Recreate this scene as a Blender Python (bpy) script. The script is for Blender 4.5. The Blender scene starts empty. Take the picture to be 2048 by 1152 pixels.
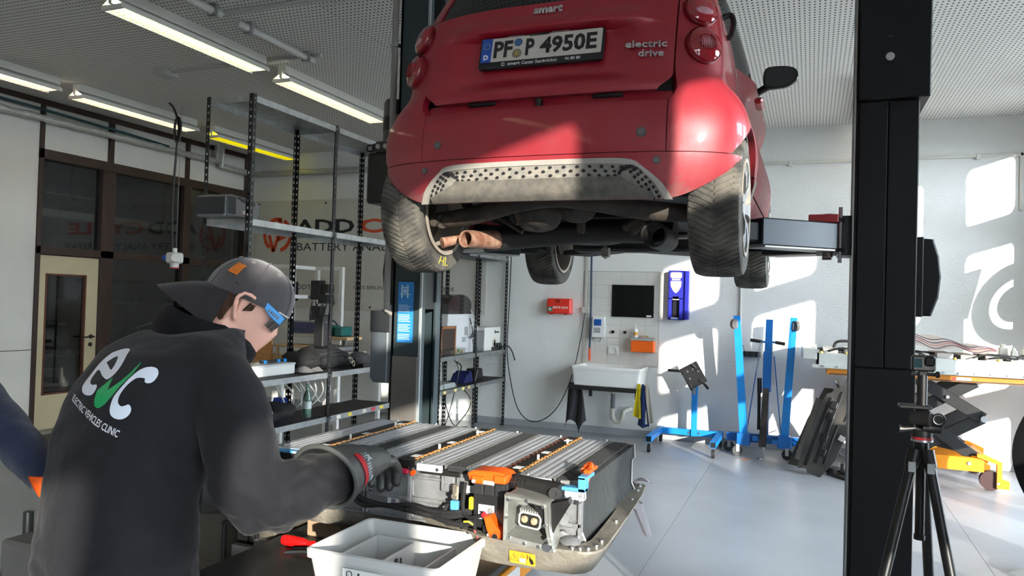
import bpy, bmesh, math, random
from math import pi, sin, cos, radians, sqrt, atan2, exp
from mathutils import Vector as V, Matrix, noise
from mathutils.bvhtree import BVHTree
random.seed(7)
SC = bpy.context.scene
COL = SC.collection

# ------------------------------------------------------------------ camera
cam = bpy.data.objects.new('camera', bpy.data.cameras.new('camera'))
COL.objects.link(cam)
SC.camera = cam
cam.data.sensor_width = 36.0
cam.data.lens = 36.0 * 1520 / 2048
cam.data.clip_start = 0.05
cam.matrix_world = Matrix(((0.93029, -0.02075, 0.36625, 0.0),
                           (0.36562, -0.02659, -0.93038, 0.0),
                           (0.02905, 0.99943, -0.01715, 1.62),
                           (0, 0, 0, 1)))
_m = cam.matrix_world.to_3x3()
_q = _m.to_quaternion(); _q.normalize()
cam.matrix_world = Matrix.Translation((0, 0, 1.62)) @ _q.to_matrix().to_4x4()

# ------------------------------------------------------------------ world, sun, exposure
SUN = V((-0.69, 1.0, -0.2346)).normalized()
w = bpy.data.worlds.new('sky'); SC.world = w; w.use_nodes = True
wn = w.node_tree.nodes; bg = wn['Background']
bg.inputs['Color'].default_value = (0.80, 0.90, 1.0, 1)
bg.inputs['Strength'].default_value = 24.0
sl = bpy.data.lights.new('sun', 'SUN'); sl.energy = 26.0; sl.angle = radians(0.55); sl.color = (1.0, 0.93, 0.82)
so = bpy.data.objects.new('sun', sl); COL.objects.link(so)
so.rotation_euler = SUN.to_track_quat('-Z', 'Y').to_euler(); so.location = (12, -12, 8)
SC.view_settings.view_transform = 'Standard'
SC.view_settings.look = 'None'
SC.view_settings.exposure = 0.3
SC.view_settings.gamma = 1.0
SC.view_settings.use_curve_mapping = False
SC.cycles.use_denoising = True
SC.cycles.max_bounces = 8
SC.cycles.diffuse_bounces = 5
SC.cycles.glossy_bounces = 3
SC.cycles.transmission_bounces = 4
SC.cycles.transparent_max_bounces = 8
SC.cycles.caustics_reflective = False
SC.cycles.caustics_refractive = False
SC.cycles.sample_clamp_indirect = 6.0

# ------------------------------------------------------------------ materials
def srgb(c):
    return tuple(((x / 255) / 12.92 if x <= 10 else (((x / 255) + 0.055) / 1.055) ** 2.4) for x in c)
MATS = {}
def M(name, col, rough=0.5, metal=0.0, var=0.0, vs=8.0, bump=0.0, bs=60.0, spec=0.5, coat=0.0, dirt=None, emit=0.0, trans=0.0, sheen=0.0, stretch=None):
    """procedural material: sRGB colour, noise variation of colour and roughness, noise bump, optional dirt colour"""
    if name in MATS: return MATS[name]
    m = bpy.data.materials.new(name); m.use_nodes = True
    nt = m.node_tree; b = nt.nodes['Principled BSDF']; L = nt.links.new; N = nt.nodes.new
    c = srgb(col)
    b.inputs['Base Color'].default_value = (*c, 1)
    b.inputs['Roughness'].default_value = rough; b.inputs['Metallic'].default_value = metal
    b.inputs['Specular IOR Level'].default_value = spec
    b.inputs['Coat Weight'].default_value = coat; b.inputs['Coat Roughness'].default_value = 0.06
    b.inputs['Sheen Weight'].default_value = sheen
    b.inputs['Transmission Weight'].default_value = trans
    if emit:
        b.inputs['Emission Color'].default_value = (*c, 1); b.inputs['Emission Strength'].default_value = emit
    tc = None
    def coords():
        nonlocal tc
        if tc is None:
            t = N('ShaderNodeTexCoord'); tc = t.outputs['Object']
            if stretch:
                mp = N('ShaderNodeMapping'); mp.inputs['Scale'].default_value = stretch
                L(tc, mp.inputs['Vector']); tc = mp.outputs['Vector']
        return tc
    if var or dirt:
        n = N('ShaderNodeTexNoise'); n.inputs['Scale'].default_value = vs; n.inputs['Detail'].default_value = 6
        L(coords(), n.inputs['Vector'])
        r = N('ShaderNodeValToRGB'); L(n.outputs['Fac'], r.inputs['Fac'])
        e = r.color_ramp.elements
        if dirt:
            e[0].position = 0.38; e[0].color = (*c, 1); e[1].position = 0.72; e[1].color = (*srgb(dirt), 1)
        else:
            e[0].position = 0.3; e[0].color = (*[max(0, x * (1 - var)) for x in c], 1)
            e[1].position = 0.7; e[1].color = (*[min(1, x * (1 + var)) for x in c], 1)
        L(r.outputs['Color'], b.inputs['Base Color'])
    if bump:
        n2 = N('ShaderNodeTexNoise'); n2.inputs['Scale'].default_value = bs; n2.inputs['Detail'].default_value = 3
        L(coords(), n2.inputs['Vector'])
        bp = N('ShaderNodeBump'); bp.inputs['Strength'].default_value = bump; bp.inputs['Distance'].default_value = 0.01
        L(n2.outputs['Fac'], bp.inputs['Height']); L(bp.outputs['Normal'], b.inputs['Normal'])
    MATS[name] = m
    return m
def glass_mat(name, tint=(0.9, 0.95, 0.95), refl=0.08, fres=True):
    if name in MATS: return MATS[name]
    m = bpy.data.materials.new(name); m.use_nodes = True; nt = m.node_tree; nt.nodes.clear()
    N = nt.nodes.new; L = nt.links.new
    o = N('ShaderNodeOutputMaterial'); mx = N('ShaderNodeMixShader'); t = N('ShaderNodeBsdfTransparent'); g = N('ShaderNodeBsdfGlossy')
    t.inputs['Color'].default_value = (*tint, 1); g.inputs['Roughness'].default_value = 0.02
    if fres:
        lw = N('ShaderNodeLayerWeight'); lw.inputs['Blend'].default_value = 0.25
        mr = N('ShaderNodeMath'); mr.operation = 'MULTIPLY_ADD'; mr.inputs[1].default_value = 0.6; mr.inputs[2].default_value = refl
        L(lw.outputs['Fresnel'], mr.inputs[0]); L(mr.outputs[0], mx.inputs[0])
    else: mx.inputs[0].default_value = refl
    L(t.outputs[0], mx.inputs[1]); L(g.outputs[0], mx.inputs[2]); L(mx.outputs[0], o.inputs['Surface'])
    MATS[name] = m
    return m

# ------------------------------------------------------------------ mesh builder
class MB:
    def __init__(self): self.bm = bmesh.new()
    def _add(self, verts, faces, X=None, smooth=True):
        if X is not None: verts = [X @ V(v) for v in verts]
        bv = [self.bm.verts.new(v) for v in verts]
        for f in faces:
            try:
                fc = self.bm.faces.new([bv[i] for i in f]); fc.smooth = smooth
            except ValueError: pass
        return bv
    def box(self, x0, x1, y0, y1, z0, z1, bev=0.0, X=None, seg=1):
        vs = [(x0,y0,z0),(x1,y0,z0),(x1,y1,z0),(x0,y1,z0),(x0,y0,z1),(x1,y0,z1),(x1,y1,z1),(x0,y1,z1)]
        fs = [(3,2,1,0),(4,5,6,7),(0,1,5,4),(1,2,6,5),(2,3,7,6),(3,0,4,7)]
        if not bev: self._add(vs, fs, X); return self
        t = bmesh.new(); bv = [t.verts.new(v) for v in vs]
        for f in fs: t.faces.new([bv[i] for i in f])
        bmesh.ops.bevel(t, geom=t.edges[:], offset=bev, segments=seg, profile=0.6, affect='EDGES')
        self._merge(t, X); return self
    def _merge(self, t, X=None):
        t.verts.index_update()
        self._add([v.co.copy() for v in t.verts], [[v.index for v in f.verts] for f in t.faces], X); t.free()
    def cbox(self, c, s, bev=0.0, X=None, seg=1):
        return self.box(c[0]-s[0]/2, c[0]+s[0]/2, c[1]-s[1]/2, c[1]+s[1]/2, c[2]-s[2]/2, c[2]+s[2]/2, bev, X, seg)
    def cyl(self, p0, p1, r0, r1=None, n=16, caps=True, X=None):
        r1 = r0 if r1 is None else r1
        p0, p1 = V(p0), V(p1); d = (p1 - p0).normalized()
        a = d.orthogonal().normalized(); b = d.cross(a)
        vs = []
        for p, r in ((p0, r0), (p1, r1)):
            for i in range(n):
                t = 2*pi*i/n; vs.append(p + a*(r*cos(t)) + b*(r*sin(t)))
        fs = [(i, (i+1) % n, n+(i+1) % n, n+i) for i in range(n)]
        if caps: fs += [tuple(range(n-1, -1, -1)), tuple(range(n, 2*n))]
        self._add(vs, fs, X); return self
    def loft(self, rings, close=True, caps=True, X=None):
        n = len(rings[0]); vs = [p for r in rings for p in r]; fs = []
        for k in range(len(rings)-1):
            for i in range(n if close else n-1):
                j = (i+1) % n
                fs.append((k*n+i, k*n+j, (k+1)*n+j, (k+1)*n+i))
        if caps and close:
            fs += [tuple(range(n-1, -1, -1)), tuple(range((len(rings)-1)*n, len(rings)*n))]
        self._add(vs, fs, X); return self
    def tube(self, pts, r, n=8, closed=False, X=None, caps=True, up=None):
        pts = [V(p) for p in pts]; m = len(pts)
        rr = r if isinstance(r, (list, tuple)) else [r]*m
        rings = []; a = None
        for i, p in enumerate(pts):
            if closed: d = pts[(i+1) % m] - pts[i-1]
            else: d = pts[min(i+1, m-1)] - pts[max(i-1, 0)]
            d.normalize()
            if a is None: a = (up and V(up).cross(d).normalized()) or d.orthogonal().normalized()
            a = (a - d*a.dot(d))
            a = a.normalized() if a.length > 1e-6 else d.orthogonal().normalized()
            b = d.cross(a)
            rings.append([p + a*(rr[i]*cos(2*pi*k/n)) + b*(rr[i]*sin(2*pi*k/n)) for k in range(n)])
        if closed: rings.append(rings[0])
        self.loft(rings, True, caps and not closed, X)
        if closed: bmesh.ops.remove_doubles(self.bm, verts=self.bm.verts[:], dist=1e-6)
        return self
    def lathe(self, prof, n=24, X=None):
        """prof: (r, z) pairs, axis Z"""
        vs = []; fs = []; m = len(prof)
        for i in range(n):
            t = 2*pi*i/n
            for r, z in prof: vs.append((r*cos(t), r*sin(t), z))
        for i in range(n):
            j = (i+1) % n
            for k in range(m-1): fs.append((i*m+k, j*m+k, j*m+k+1, i*m+k+1))
        self._add(vs, fs, X)
        bmesh.ops.remove_doubles(self.bm, verts=self.bm.verts[:], dist=1e-6)
        return self
    def prism(self, poly, z0, z1, X=None, bev=0.0):
        """poly in XY extruded z0..z1"""
        n = len(poly)
        vs = [(p[0], p[1], z0) for p in poly] + [(p[0], p[1], z1) for p in poly]
        fs = [tuple(range(n-1, -1, -1)), tuple(range(n, 2*n))] + [(i, (i+1) % n, n+(i+1) % n, n+i) for i in range(n)]
        if not bev: self._add(vs, fs, X); return self
        t = bmesh.new(); bv = [t.verts.new(v) for v in vs]
        for f in fs: t.faces.new([bv[i] for i in f])
        t.faces.ensure_lookup_table()
        es = set(e for f in t.faces[:2] for e in f.edges)
        bmesh.ops.bevel(t, geom=list(es), offset=bev, segments=1, affect='EDGES')
        self._merge(t, X); return self
    def sphere(self, c, r, n=16, m=10, X=None):
        c = V(c); rx, ry, rz = r if isinstance(r, (tuple, list)) else (r, r, r)
        vs = [c + V((rx*sin(pi*k/m)*cos(2*pi*i/n), ry*sin(pi*k/m)*sin(2*pi*i/n), rz*cos(pi*k/m))) for i in range(n) for k in range(m+1)]
        fs = [(i*(m+1)+k, i*(m+1)+k+1, ((i+1) % n)*(m+1)+k+1, ((i+1) % n)*(m+1)+k) for i in range(n) for k in range(m)]
        self._add(vs, fs, X)
        bmesh.ops.remove_doubles(self.bm, verts=self.bm.verts[:], dist=1e-6)
        return self
    def grid(self, f, nu, nv, closeu=False, X=None, thick=0.0):
        """f(u,v)->point, u,v in 0..1"""
        vs = [f(i/nu, j/nv) for i in range(nu+1) for j in range(nv+1)]
        fs = [(i*(nv+1)+j, (i+1)*(nv+1)+j, (i+1)*(nv+1)+j+1, i*(nv+1)+j+1) for i in range(nu) for j in range(nv)]
        self._add(vs, fs, X); return self
    def quad(self, a, b, c, d, X=None): self._add([a, b, c, d], [(0,1,2,3)], X); return self
    def poly(self, pts, X=None): self._add(pts, [tuple(range(len(pts)))], X); return self
    def mesh(self, name, mat, sharp=35, solid=0.0):
        bm = self.bm
        if solid: bmesh.ops.solidify(bm, geom=bm.faces[:], thickness=solid)
        bmesh.ops.recalc_face_normals(bm, faces=bm.faces[:])
        s = radians(sharp)
        for e in bm.edges:
            if len(e.link_faces) == 2 and e.calc_face_angle(0) > s: e.smooth = False
        me = bpy.data.meshes.new(name); bm.to_mesh(me); bm.free()
        if mat is not None:
            for mm in (mat if isinstance(mat, (list, tuple)) else [mat]): me.materials.append(mm)
        return me

# ------------------------------------------------------------------ objects
def thing(name, label, cat, loc=(0,0,0), rz=0.0, group=None):
    o = bpy.data.objects.new(name, None); COL.objects.link(o)
    o.empty_display_size = 0.1
    o.location = loc; o.rotation_euler = (0, 0, rz)
    o['label'] = label; o['category'] = cat
    if group: o['group'] = group
    return o
def put(mb, name, mat, parent=None, label=None, local=False, sharp=35, kind=None, solid=0.0):
    """link a builder (or mesh) as one object; world coordinates unless local"""
    me = mb.mesh(name, mat, sharp, solid) if isinstance(mb, MB) else mb
    o = bpy.data.objects.new(name, me); COL.objects.link(o)
    if parent is not None:
        o.parent = parent
        if not local:
            root = parent
            while root.parent is not None: root = root.parent
            if parent is root: o.matrix_parent_inverse = Matrix.LocRotScale(root.location, root.rotation_euler, root.scale).inverted()
    if label: o['label'] = label
    if kind: o['kind'] = kind
    return o
def solo(mb, name, mat, label, cat, group=None, sharp=35, solid=0.0, kind=None):
    """a thing that is one mesh, origin moved to its base centre"""
    me = mb.mesh(name, mat, sharp, solid) if isinstance(mb, MB) else mb
    n = len(me.vertices)
    lo = V([min(v.co[i] for v in me.vertices) for i in range(3)]); hi = V([max(v.co[i] for v in me.vertices) for i in range(3)])
    c = V(((lo.x+hi.x)/2, (lo.y+hi.y)/2, lo.z))
    me.transform(Matrix.Translation(-c))
    o = bpy.data.objects.new(name, me); COL.objects.link(o); o.location = c
    o['label'] = label; o['category'] = cat
    if group: o['group'] = group
    if kind: o['kind'] = kind
    return o
def struct(mb, name, mat, sharp=35, parent=None):
    o = put(mb, name, mat, parent, sharp=sharp)
    if parent is None: o['kind'] = 'structure'
    return o
def copy_tree(o, loc=None, rz=None, label=None, parent=None):
    c = o.copy(); COL.objects.link(c)
    if parent is not None:
        c.parent = parent; c.matrix_parent_inverse = o.matrix_parent_inverse.copy()
    if loc is not None: c.location = loc
    if rz is not None: c.rotation_euler = (0, 0, rz)
    if label: c['label'] = label
    for ch in list(o.children): copy_tree(ch, parent=c)
    return c
def linked(o, parent, X, name=None):
    """another piece sharing o's mesh"""
    c = bpy.data.objects.new(name or o.name.split('.')[0], o.data); COL.objects.link(c)
    c.parent = parent; c.matrix_local = X
    return c
def text_mesh(s, size=1.0, ext=0.0, align='CENTER', spacing=1.0, wide=1.0, bold=0.0, res=2):
    cu = bpy.data.curves.new('lettering', 'FONT'); cu.body = s; cu.size = size; cu.extrude = ext; cu.align_x = align
    cu.align_y = 'CENTER'; cu.space_character = spacing; cu.resolution_u = res; cu.offset = bold
    o = bpy.data.objects.new('lettering', cu); COL.objects.link(o)
    dg = bpy.context.evaluated_depsgraph_get()
    me = bpy.data.meshes.new_from_object(o.evaluated_get(dg))
    bpy.data.objects.remove(o); bpy.data.curves.remove(cu)
    if wide != 1.0: me.transform(Matrix.Diagonal((wide, 1, 1, 1)))
    return me
def frame(o, ex, ey):
    """matrix with local x,y axes"""
    ex = V(ex).normalized(); ey = V(ey); ey = (ey - ex*ey.dot(ex)).normalized(); ez = ex.cross(ey)
    m = Matrix((ex, ey, ez)).transposed().to_4x4(); m.translation = V(o); return m
def letters(s, size, o, ex, ey, mat, parent, name='lettering', ext=0.0005, **k):
    me = text_mesh(s, size, ext, **k); me.transform(frame(o, ex, ey)); me.materials.append(mat)
    return put(me, name, None, parent, kind='stuff')
def rrect(w, h, r, n=5, cx=0, cy=0):
    P = []
    for sx, sy, a0 in ((1,1,0),(-1,1,90),(-1,-1,180),(1,-1,270)):
        for i in range(n+1):
            t = radians(a0 + 90*i/n); P.append((cx + sx*(w/2-r) + r*cos(t), cy + sy*(h/2-r) + r*sin(t)))
    return P
def bez(pts, n=8):
    """Catmull-Rom through points"""
    pts = [V(p) for p in pts]; out = []
    for i in range(len(pts)-1):
        p0 = pts[max(i-1, 0)]; p1 = pts[i]; p2 = pts[i+1]; p3 = pts[min(i+2, len(pts)-1)]
        for k in range(n):
            t = k/n
            out.append(0.5*((2*p1) + (p2-p0)*t + (2*p0-5*p1+4*p2-p3)*t*t + (3*p1-p0-3*p2+p3)*t**3))
    out.append(pts[-1]); return out
def lerp(a, b, t): return a + (b-a)*t
def interp(tab, x):
    """piecewise-linear (smooth-ish) table lookup; tab sorted by first"""
    if x <= tab[0][0]: return tab[0][1]
    for (a, ya), (b, yb) in zip(tab, tab[1:]):
        if x <= b:
            t = (x-a)/(b-a); return ya + (yb-ya)*t
    return tab[-1][1]
def sm_interp(tab, x):
    """monotone-ish cubic (Catmull-Rom on values)"""
    n = len(tab)
    if x <= tab[0][0]: return tab[0][1]
    if x >= tab[-1][0]: return tab[-1][1]
    for i in range(n-1):
        if x <= tab[i+1][0]:
            x0, y0 = tab[i]; x1, y1 = tab[i+1]; h = x1-x0; t = (x-x0)/h
            def sl(j):
                if j <= 0 or j >= n-1: 
                    a = max(0, min(n-2, j if j < n-1 else n-2)); return (tab[a+1][1]-tab[a][1])/(tab[a+1][0]-tab[a][0])
                return (tab[j+1][1]-tab[j-1][1])/(tab[j+1][0]-tab[j-1][0])
            m0, m1 = sl(i)*h, sl(i+1)*h
            return (2*t**3-3*t*t+1)*y0 + (t**3-2*t*t+t)*m0 + (-2*t**3+3*t*t)*y1 + (t**3-t*t)*m1
RX = lambda a: Matrix.Rotation(a, 4, 'X')
RY = lambda a: Matrix.Rotation(a, 4, 'Y')
RZ = lambda a: Matrix.Rotation(a, 4, 'Z')
T = lambda *p: Matrix.Translation(p if len(p) == 3 else p[0])

# common materials
white_wall = M('white_wall_paint', (222, 221, 216), 0.75, var=0.03, vs=3, bump=0.25, bs=90)
black_plastic = M('black_plastic', (22, 22, 24), 0.45, var=0.15, vs=20)
dark_plastic = M('dark_grey_plastic', (44, 45, 47), 0.5, var=0.1, vs=15)
steel = M('bright_steel', (190, 192, 195), 0.3, 1.0, var=0.1, vs=20)
alu = M('cast_aluminium', (142, 143, 145), 0.42, 0.35, var=0.14, vs=25, bump=0.15, bs=120)
zinc = M('galvanised_zinc', (168, 172, 172), 0.38, 0.8, var=0.2, vs=14)
white_paper = M('white_paper', (235, 235, 232), 0.7)
white_plastic = M('white_plastic', (226, 226, 222), 0.35)
grey_plastic = M('grey_plastic', (110, 112, 114), 0.45, var=0.08)
orange = M('orange_plastic', (240, 92, 18), 0.42, var=0.06)
rubber = M('black_rubber', (30, 30, 31), 0.7, var=0.2, vs=12)
blue_mat = M('blue_plastic', (22, 70, 165), 0.4)
# ================================================================== ROOM
XL, XR, YF, YB, ZC = -8.02, 2.30, -6.0, 9.29, 3.72
# floor: pale grey coating with fine saw-cut joints, slightly glossy
fm = M('floor_coating', (156, 160, 165), 0.32, var=0.07, vs=1.3, bump=0.03, bs=9)
def floor_joints():
    nt = fm.node_tree; b = nt.nodes['Principled BSDF']; N = nt.nodes.new; L = nt.links.new
    n = N('ShaderNodeTexNoise'); n.inputs['Scale'].default_value = 2.2; n.inputs['Detail'].default_value = 8
    tc = N('ShaderNodeTexCoord'); L(tc.outputs['Object'], n.inputs['Vector'])
    mr = N('ShaderNodeMapRange'); mr.inputs[1].default_value = 0.3; mr.inputs[2].default_value = 0.75; mr.inputs[3].default_value = 0.30; mr.inputs[4].default_value = 0.40
    L(n.outputs['Fac'], mr.inputs[0]); L(mr.outputs[0], b.inputs['Roughness'])
floor_joints()
fl = MB()
# saw-cut joints: the slab is cast in bays, 3 mm apart
xs = [XL-0.2, -6.9, -4.9, -2.9, -0.925, 1.1, XR+0.2]; ys = [YF-0.2, -3.0, 0.6, 4.2, 7.65, YB+0.2]
for i in range(len(xs)-1):
    for j in range(len(ys)-1):
        fl.box(xs[i]+0.0015, xs[i+1]-0.0015, ys[j]+0.0015, ys[j+1]-0.0015, -0.1, 0)
fl.box(XL-0.3, XR+0.3, YF-0.3, YB+0.3, -0.16, -0.006)
struct(fl, 'floor', fm)
# ceiling: perforated acoustic panels
cm = M('perforated_ceiling', (205, 203, 197), 0.8)
def perforate():
    nt = cm.node_tree; b = nt.nodes['Principled BSDF']; N = nt.nodes.new; L = nt.links.new
    tc = N('ShaderNodeTexCoord'); sp = N('ShaderNodeSeparateXYZ'); L(tc.outputs['Object'], sp.inputs[0])
    def mth(op, a, v=None, c=None):
        n = N('ShaderNodeMath'); n.operation = op
        for i, x in enumerate((a, v, c)):
            if x is None: continue
            if isinstance(x, (int, float)): n.inputs[i].default_value = x
            else: L(x, n.inputs[i])
        return n.outputs[0]
    fx = mth('SUBTRACT', mth('FRACT', mth('DIVIDE', sp.outputs['X'], 0.0335)), 0.5)
    fy = mth('SUBTRACT', mth('FRACT', mth('DIVIDE', sp.outputs['Y'], 0.0500)), 0.5)
    d = mth('SQRT', mth('ADD', mth('POWER', mth('MULTIPLY', fx, 1.0), 2), mth('POWER', mth('MULTIPLY', fy, 0.95), 2)))
    hole = mth('LESS_THAN', d, 0.21)
    mx = N('ShaderNodeMix'); mx.data_type = 'RGBA'
    L(hole, mx.inputs[0]); mx.inputs[6].default_value = (*srgb((230, 228, 222)), 1); mx.inputs[7].default_value = (*srgb((62, 62, 63)), 1)
    L(mx.outputs[2], b.inputs['Base Color'])
perforate()
ce = MB()
px = [XL-0.2, -6.1, -4.85, -3.6, -2.35, -1.1, 0.15, 1.4, XR+0.2]; py = [YF-0.2, -4.0, -2.0, 0.0, 2.0, 4.0, 6.0, 8.0, YB+0.2]
for i in range(len(px)-1):
    for j in range(len(py)-1):
        ce.box(px[i]+0.001, px[i+1]-0.001, py[j]+0.001, py[j+1]-0.001, ZC, ZC+0.08)
ce.box(XL-0.3, XR+0.3, YF-0.3, YB+0.3, ZC+0.004, ZC+0.14)
struct(ce, 'ceiling', cm)
# two removable square hatches in the ceiling near the lift
for k, (a, b_, c, d) in enumerate(((-3.35, -2.72, 4.55, 5.5), (-3.0, -2.5, 3.95, 4.5))):
    struct(MB().box(a, b_, c, d, ZC-0.008, ZC+0.001, 0.002), 'trim_%d' % (k+20), cm)
wall_warm = M('wall_paint_left', (214, 212, 205), 0.72, var=0.03, vs=2, bump=0.1, bs=60)
struct(MB().box(XL-0.3, XR+0.3, YB, YB+0.2, -0.1, ZC+0.1), 'wall_back', M('wall_back_paint', (226, 226, 223), 0.8, var=0.02, vs=3, bump=0.5, bs=55))
struct(MB().box(XL-0.3, XR+0.3, YF-0.2, YF, -0.1, ZC+0.1), 'wall_front', M('wall_front_paint', (120, 116, 112), 0.8, var=0.05))
# grey skirting coated up the wall
skm = M('skirting_coat', (158, 162, 164), 0.5, var=0.04)
struct(MB().box(XL, XR, YB-0.012, YB+0.01, 0, 0.085, 0.003), 'baseboard_back', skm)

# ---- right wall: sectional doors with rounded window panes
PX = M('door_panel_white', (205, 206, 206), 0.5, var=0.03)
rows = [(2.81, 3.43), (1.90, 2.52), (0.99, 1.61), (0.08, 0.70)]
cols = [(3.42+1.551*k, 4.4635+1.551*k) for k in range(-6, 4) if k not in (-2, -1)]   # two door sets with a plain pier between
cols[-1] = (cols[-1][0], 8.80)
cols = [(a - 0.19, b) if -3 < a < -2.5 else (-3.82, b) if -4.5 < a < -4.2 else (a, -4.27) if -6 < a < -5.7 else (a, b) for a, b in cols]
wr = MB(); thick = 0.06
ze = [0.0, 0.845, 1.755, 2.665, ZC]
ye = [YF] + [(cols[i][1]+cols[i+1][0])/2 for i in range(len(cols)-1)] + [YB]
pier = (0.20, 3.25)
def cells(i):
    if i == len(cols)-1: return [((0.08, 0.70), (0.0, 0.845)), ((0.99, 2.52), (0.845, 2.665)), ((2.81, 3.43), (2.665, ZC))]
    return [((r[0] + (0.12 if j == 3 and cols[i][0] < 0 else 0.0), r[1]), (ze[j], ze[j+1])) for j, r in enumerate(rows[::-1])]
for i, (y0, y1) in enumerate(cols):
    for (z0, z1), (oz0, oz1) in cells(i):
        oy0, oy1 = ye[i], ye[i+1]
        if oy0 < 2 < oy1 + 0.5 and y0 > 2: oy0 = pier[1]
        if y1 < 2 and oy1 > 0.2: oy1 = pier[0]
        h = rrect(y1-y0, z1-z0, 0.10, 6, (y0+y1)/2, (z0+z1)/2)   # counter-clockwise from the right
        cy, cz = (y0+y1)/2, (z0+z1)/2
        outer = []
        for (a, b) in h:
            # march to the cell border along the ray from the pane centre, corners snapped
            da, db = (a-cy)/(y1-y0)*2, (b-cz)/(z1-z0)*2
            if abs(da) > 0.82 and abs(db) > 0.70:
                outer.append((oy1 if da > 0 else oy0, oz1 if db > 0 else oz0))
            elif abs(da)*(y1-y0) > 0 and abs(da) > abs(db): outer.append((oy1 if da > 0 else oy0, b))
            else: outer.append((a, oz1 if db > 0 else oz0))
        n = len(h)
        for xx in (XR, XR+thick):
            for k in range(n):
                q = [h[k], h[(k+1) % n], outer[(k+1) % n], outer[k]]
                pts = []
                for p in q:
                    if not pts or (abs(p[0]-pts[-1][0]) + abs(p[1]-pts[-1][1])) > 1e-6: pts.append(p)
                if len(pts) > 2 and (abs(pts[0][0]-pts[-1][0])+abs(pts[0][1]-pts[-1][1])) < 1e-6: pts.pop()
                if len(pts) >= 3: wr.poly([(xx, p[0], p[1]) for p in pts])
        for k in range(n):
            a, b = h[k], h[(k+1) % n]
            wr.quad((XR, *a), (XR, *b), (XR+thick, *b), (XR+thick, *a))
wr.box(XR, XR+thick, pier[0], pier[1], 0, ZC)
struct(wr, 'wall_right', PX)
pane_glass = glass_mat('door_pane_glass', (0.97, 0.98, 0.98), 0.05)
n_ = 0
film = M('window_film', (228, 228, 226), 0.6)
for i, (y0, y1) in enumerate(cols):
    for (z0, z1), _ in cells(i)[::-1]:
        p = MB().prism(rrect(y1-y0+0.03, z1-z0+0.03, 0.1, 5), -0.003, 0.003)
        n_ += 1
        o = struct(p, 'window_%d' % n_, pane_glass)
        o.matrix_world = Matrix(((0, 0, 1, XR+0.03), (1, 0, 0, (y0+y1)/2), (0, 1, 0, (z0+z1)/2), (0, 0, 0, 1)))
        if z1-z0 > 1:
            # lettering cut from film on the tall glass: a slanting stroke and a round C, shown by their outlines
            f = MB(); h = (y1-y0)/2
            f.poly([(-h+0.03, 0.58, 0.004), (-h+0.27, 0.58, 0.004), (-h+0.09, 0.08, 0.004), (-h+0.03, 0.08, 0.004)])
            put(f, 'film_letter', film, o, local=True)
            for (a0, b0, a1, b1) in ((0.36, 0.26, 0.60, 0.43), (0.0, 0.0, 0.26, 0.19)):
                f = MB()
                for k in range(24):
                    t0, t1 = radians(90+180*k/24), radians(90+180*(k+1)/24)
                    q = [(h+a0*cos(t0), 0.11+b0*sin(t0), 0.004), (h+a1*cos(t0), 0.11+b1*sin(t0), 0.004), (h+a1*cos(t1), 0.11+b1*sin(t1), 0.004), (h+a0*cos(t1), 0.11+b0*sin(t1), 0.004)]
                    f.poly(q if a0 > 0 else q[1:3]+[q[0]])
                put(f, 'film_letter', film, o, local=True)
# ground outside so that the panes look out on something
struct(MB().box(XR+0.4, XR+60, -60, 60, -0.4, -0.25), 'trim_30', M('yard_asphalt', (120, 120, 118), 0.9, var=0.1))

# ---- left wall: timber and glass partition with a door
brown = M('brown_timber_frame', (50, 33, 24), 0.5, var=0.25, vs=6, stretch=(8, 8, 0.6))
lw = MB()
lw.box(XL-0.12, XL, YF-0.2, 5.90, -0.1, 0.921).box(XL-0.12, XL, YF-0.2, 5.90, 0.929, ZC+0.1)
struct(lw, 'wall_left', wall_warm)
struct(MB().box(XL-0.1, XL-0.004, YF, 5.90, 0.918, 0.932), 'trim_1', black_plastic)
fr = MB()
for (y0, y1, z0, z1) in ((YF, YB, 3.66, ZC), (5.90, YB, 3.06, 3.17), (5.90, YB, 1.995, 2.085), (6.93, YB, 0.0, 0.12)):
    pass
def rail(y0, y1, z0, z1, x0=XL-0.10, x1=XL+0.025):
    return MB().box(x0, x1, y0, y1, z0, z1, 0.004)
k = 2
for (y0, y1, z0, z1) in ((YF, YB, 3.66, ZC), (5.90, YB, 3.06, 3.17), (5.90, YB, 1.993, 2.085), (6.93, YB, 0.0, 0.12),
                         (5.90, 5.95, 0.0, 3.66), (6.715, 6.90, 0.0, 3.06), (6.80, 6.86, 3.17, 3.66), (8.00, 8.13, 0.0, 3.06), (8.03, 8.08, 3.17, 3.66), (9.20, YB, 0.0, 3.66)):
    struct(rail(y0, y1, z0, z1), 'trim_%d' % k, brown); k += 1
up = MB()
for (y0, y1) in ((5.95, 6.80), (6.86, 8.03), (8.08, 9.20)): up.box(XL-0.08, XL-0.02, y0, y1, 3.17, 3.66)
struct(up, 'trim_12', wall_warm)
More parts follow.
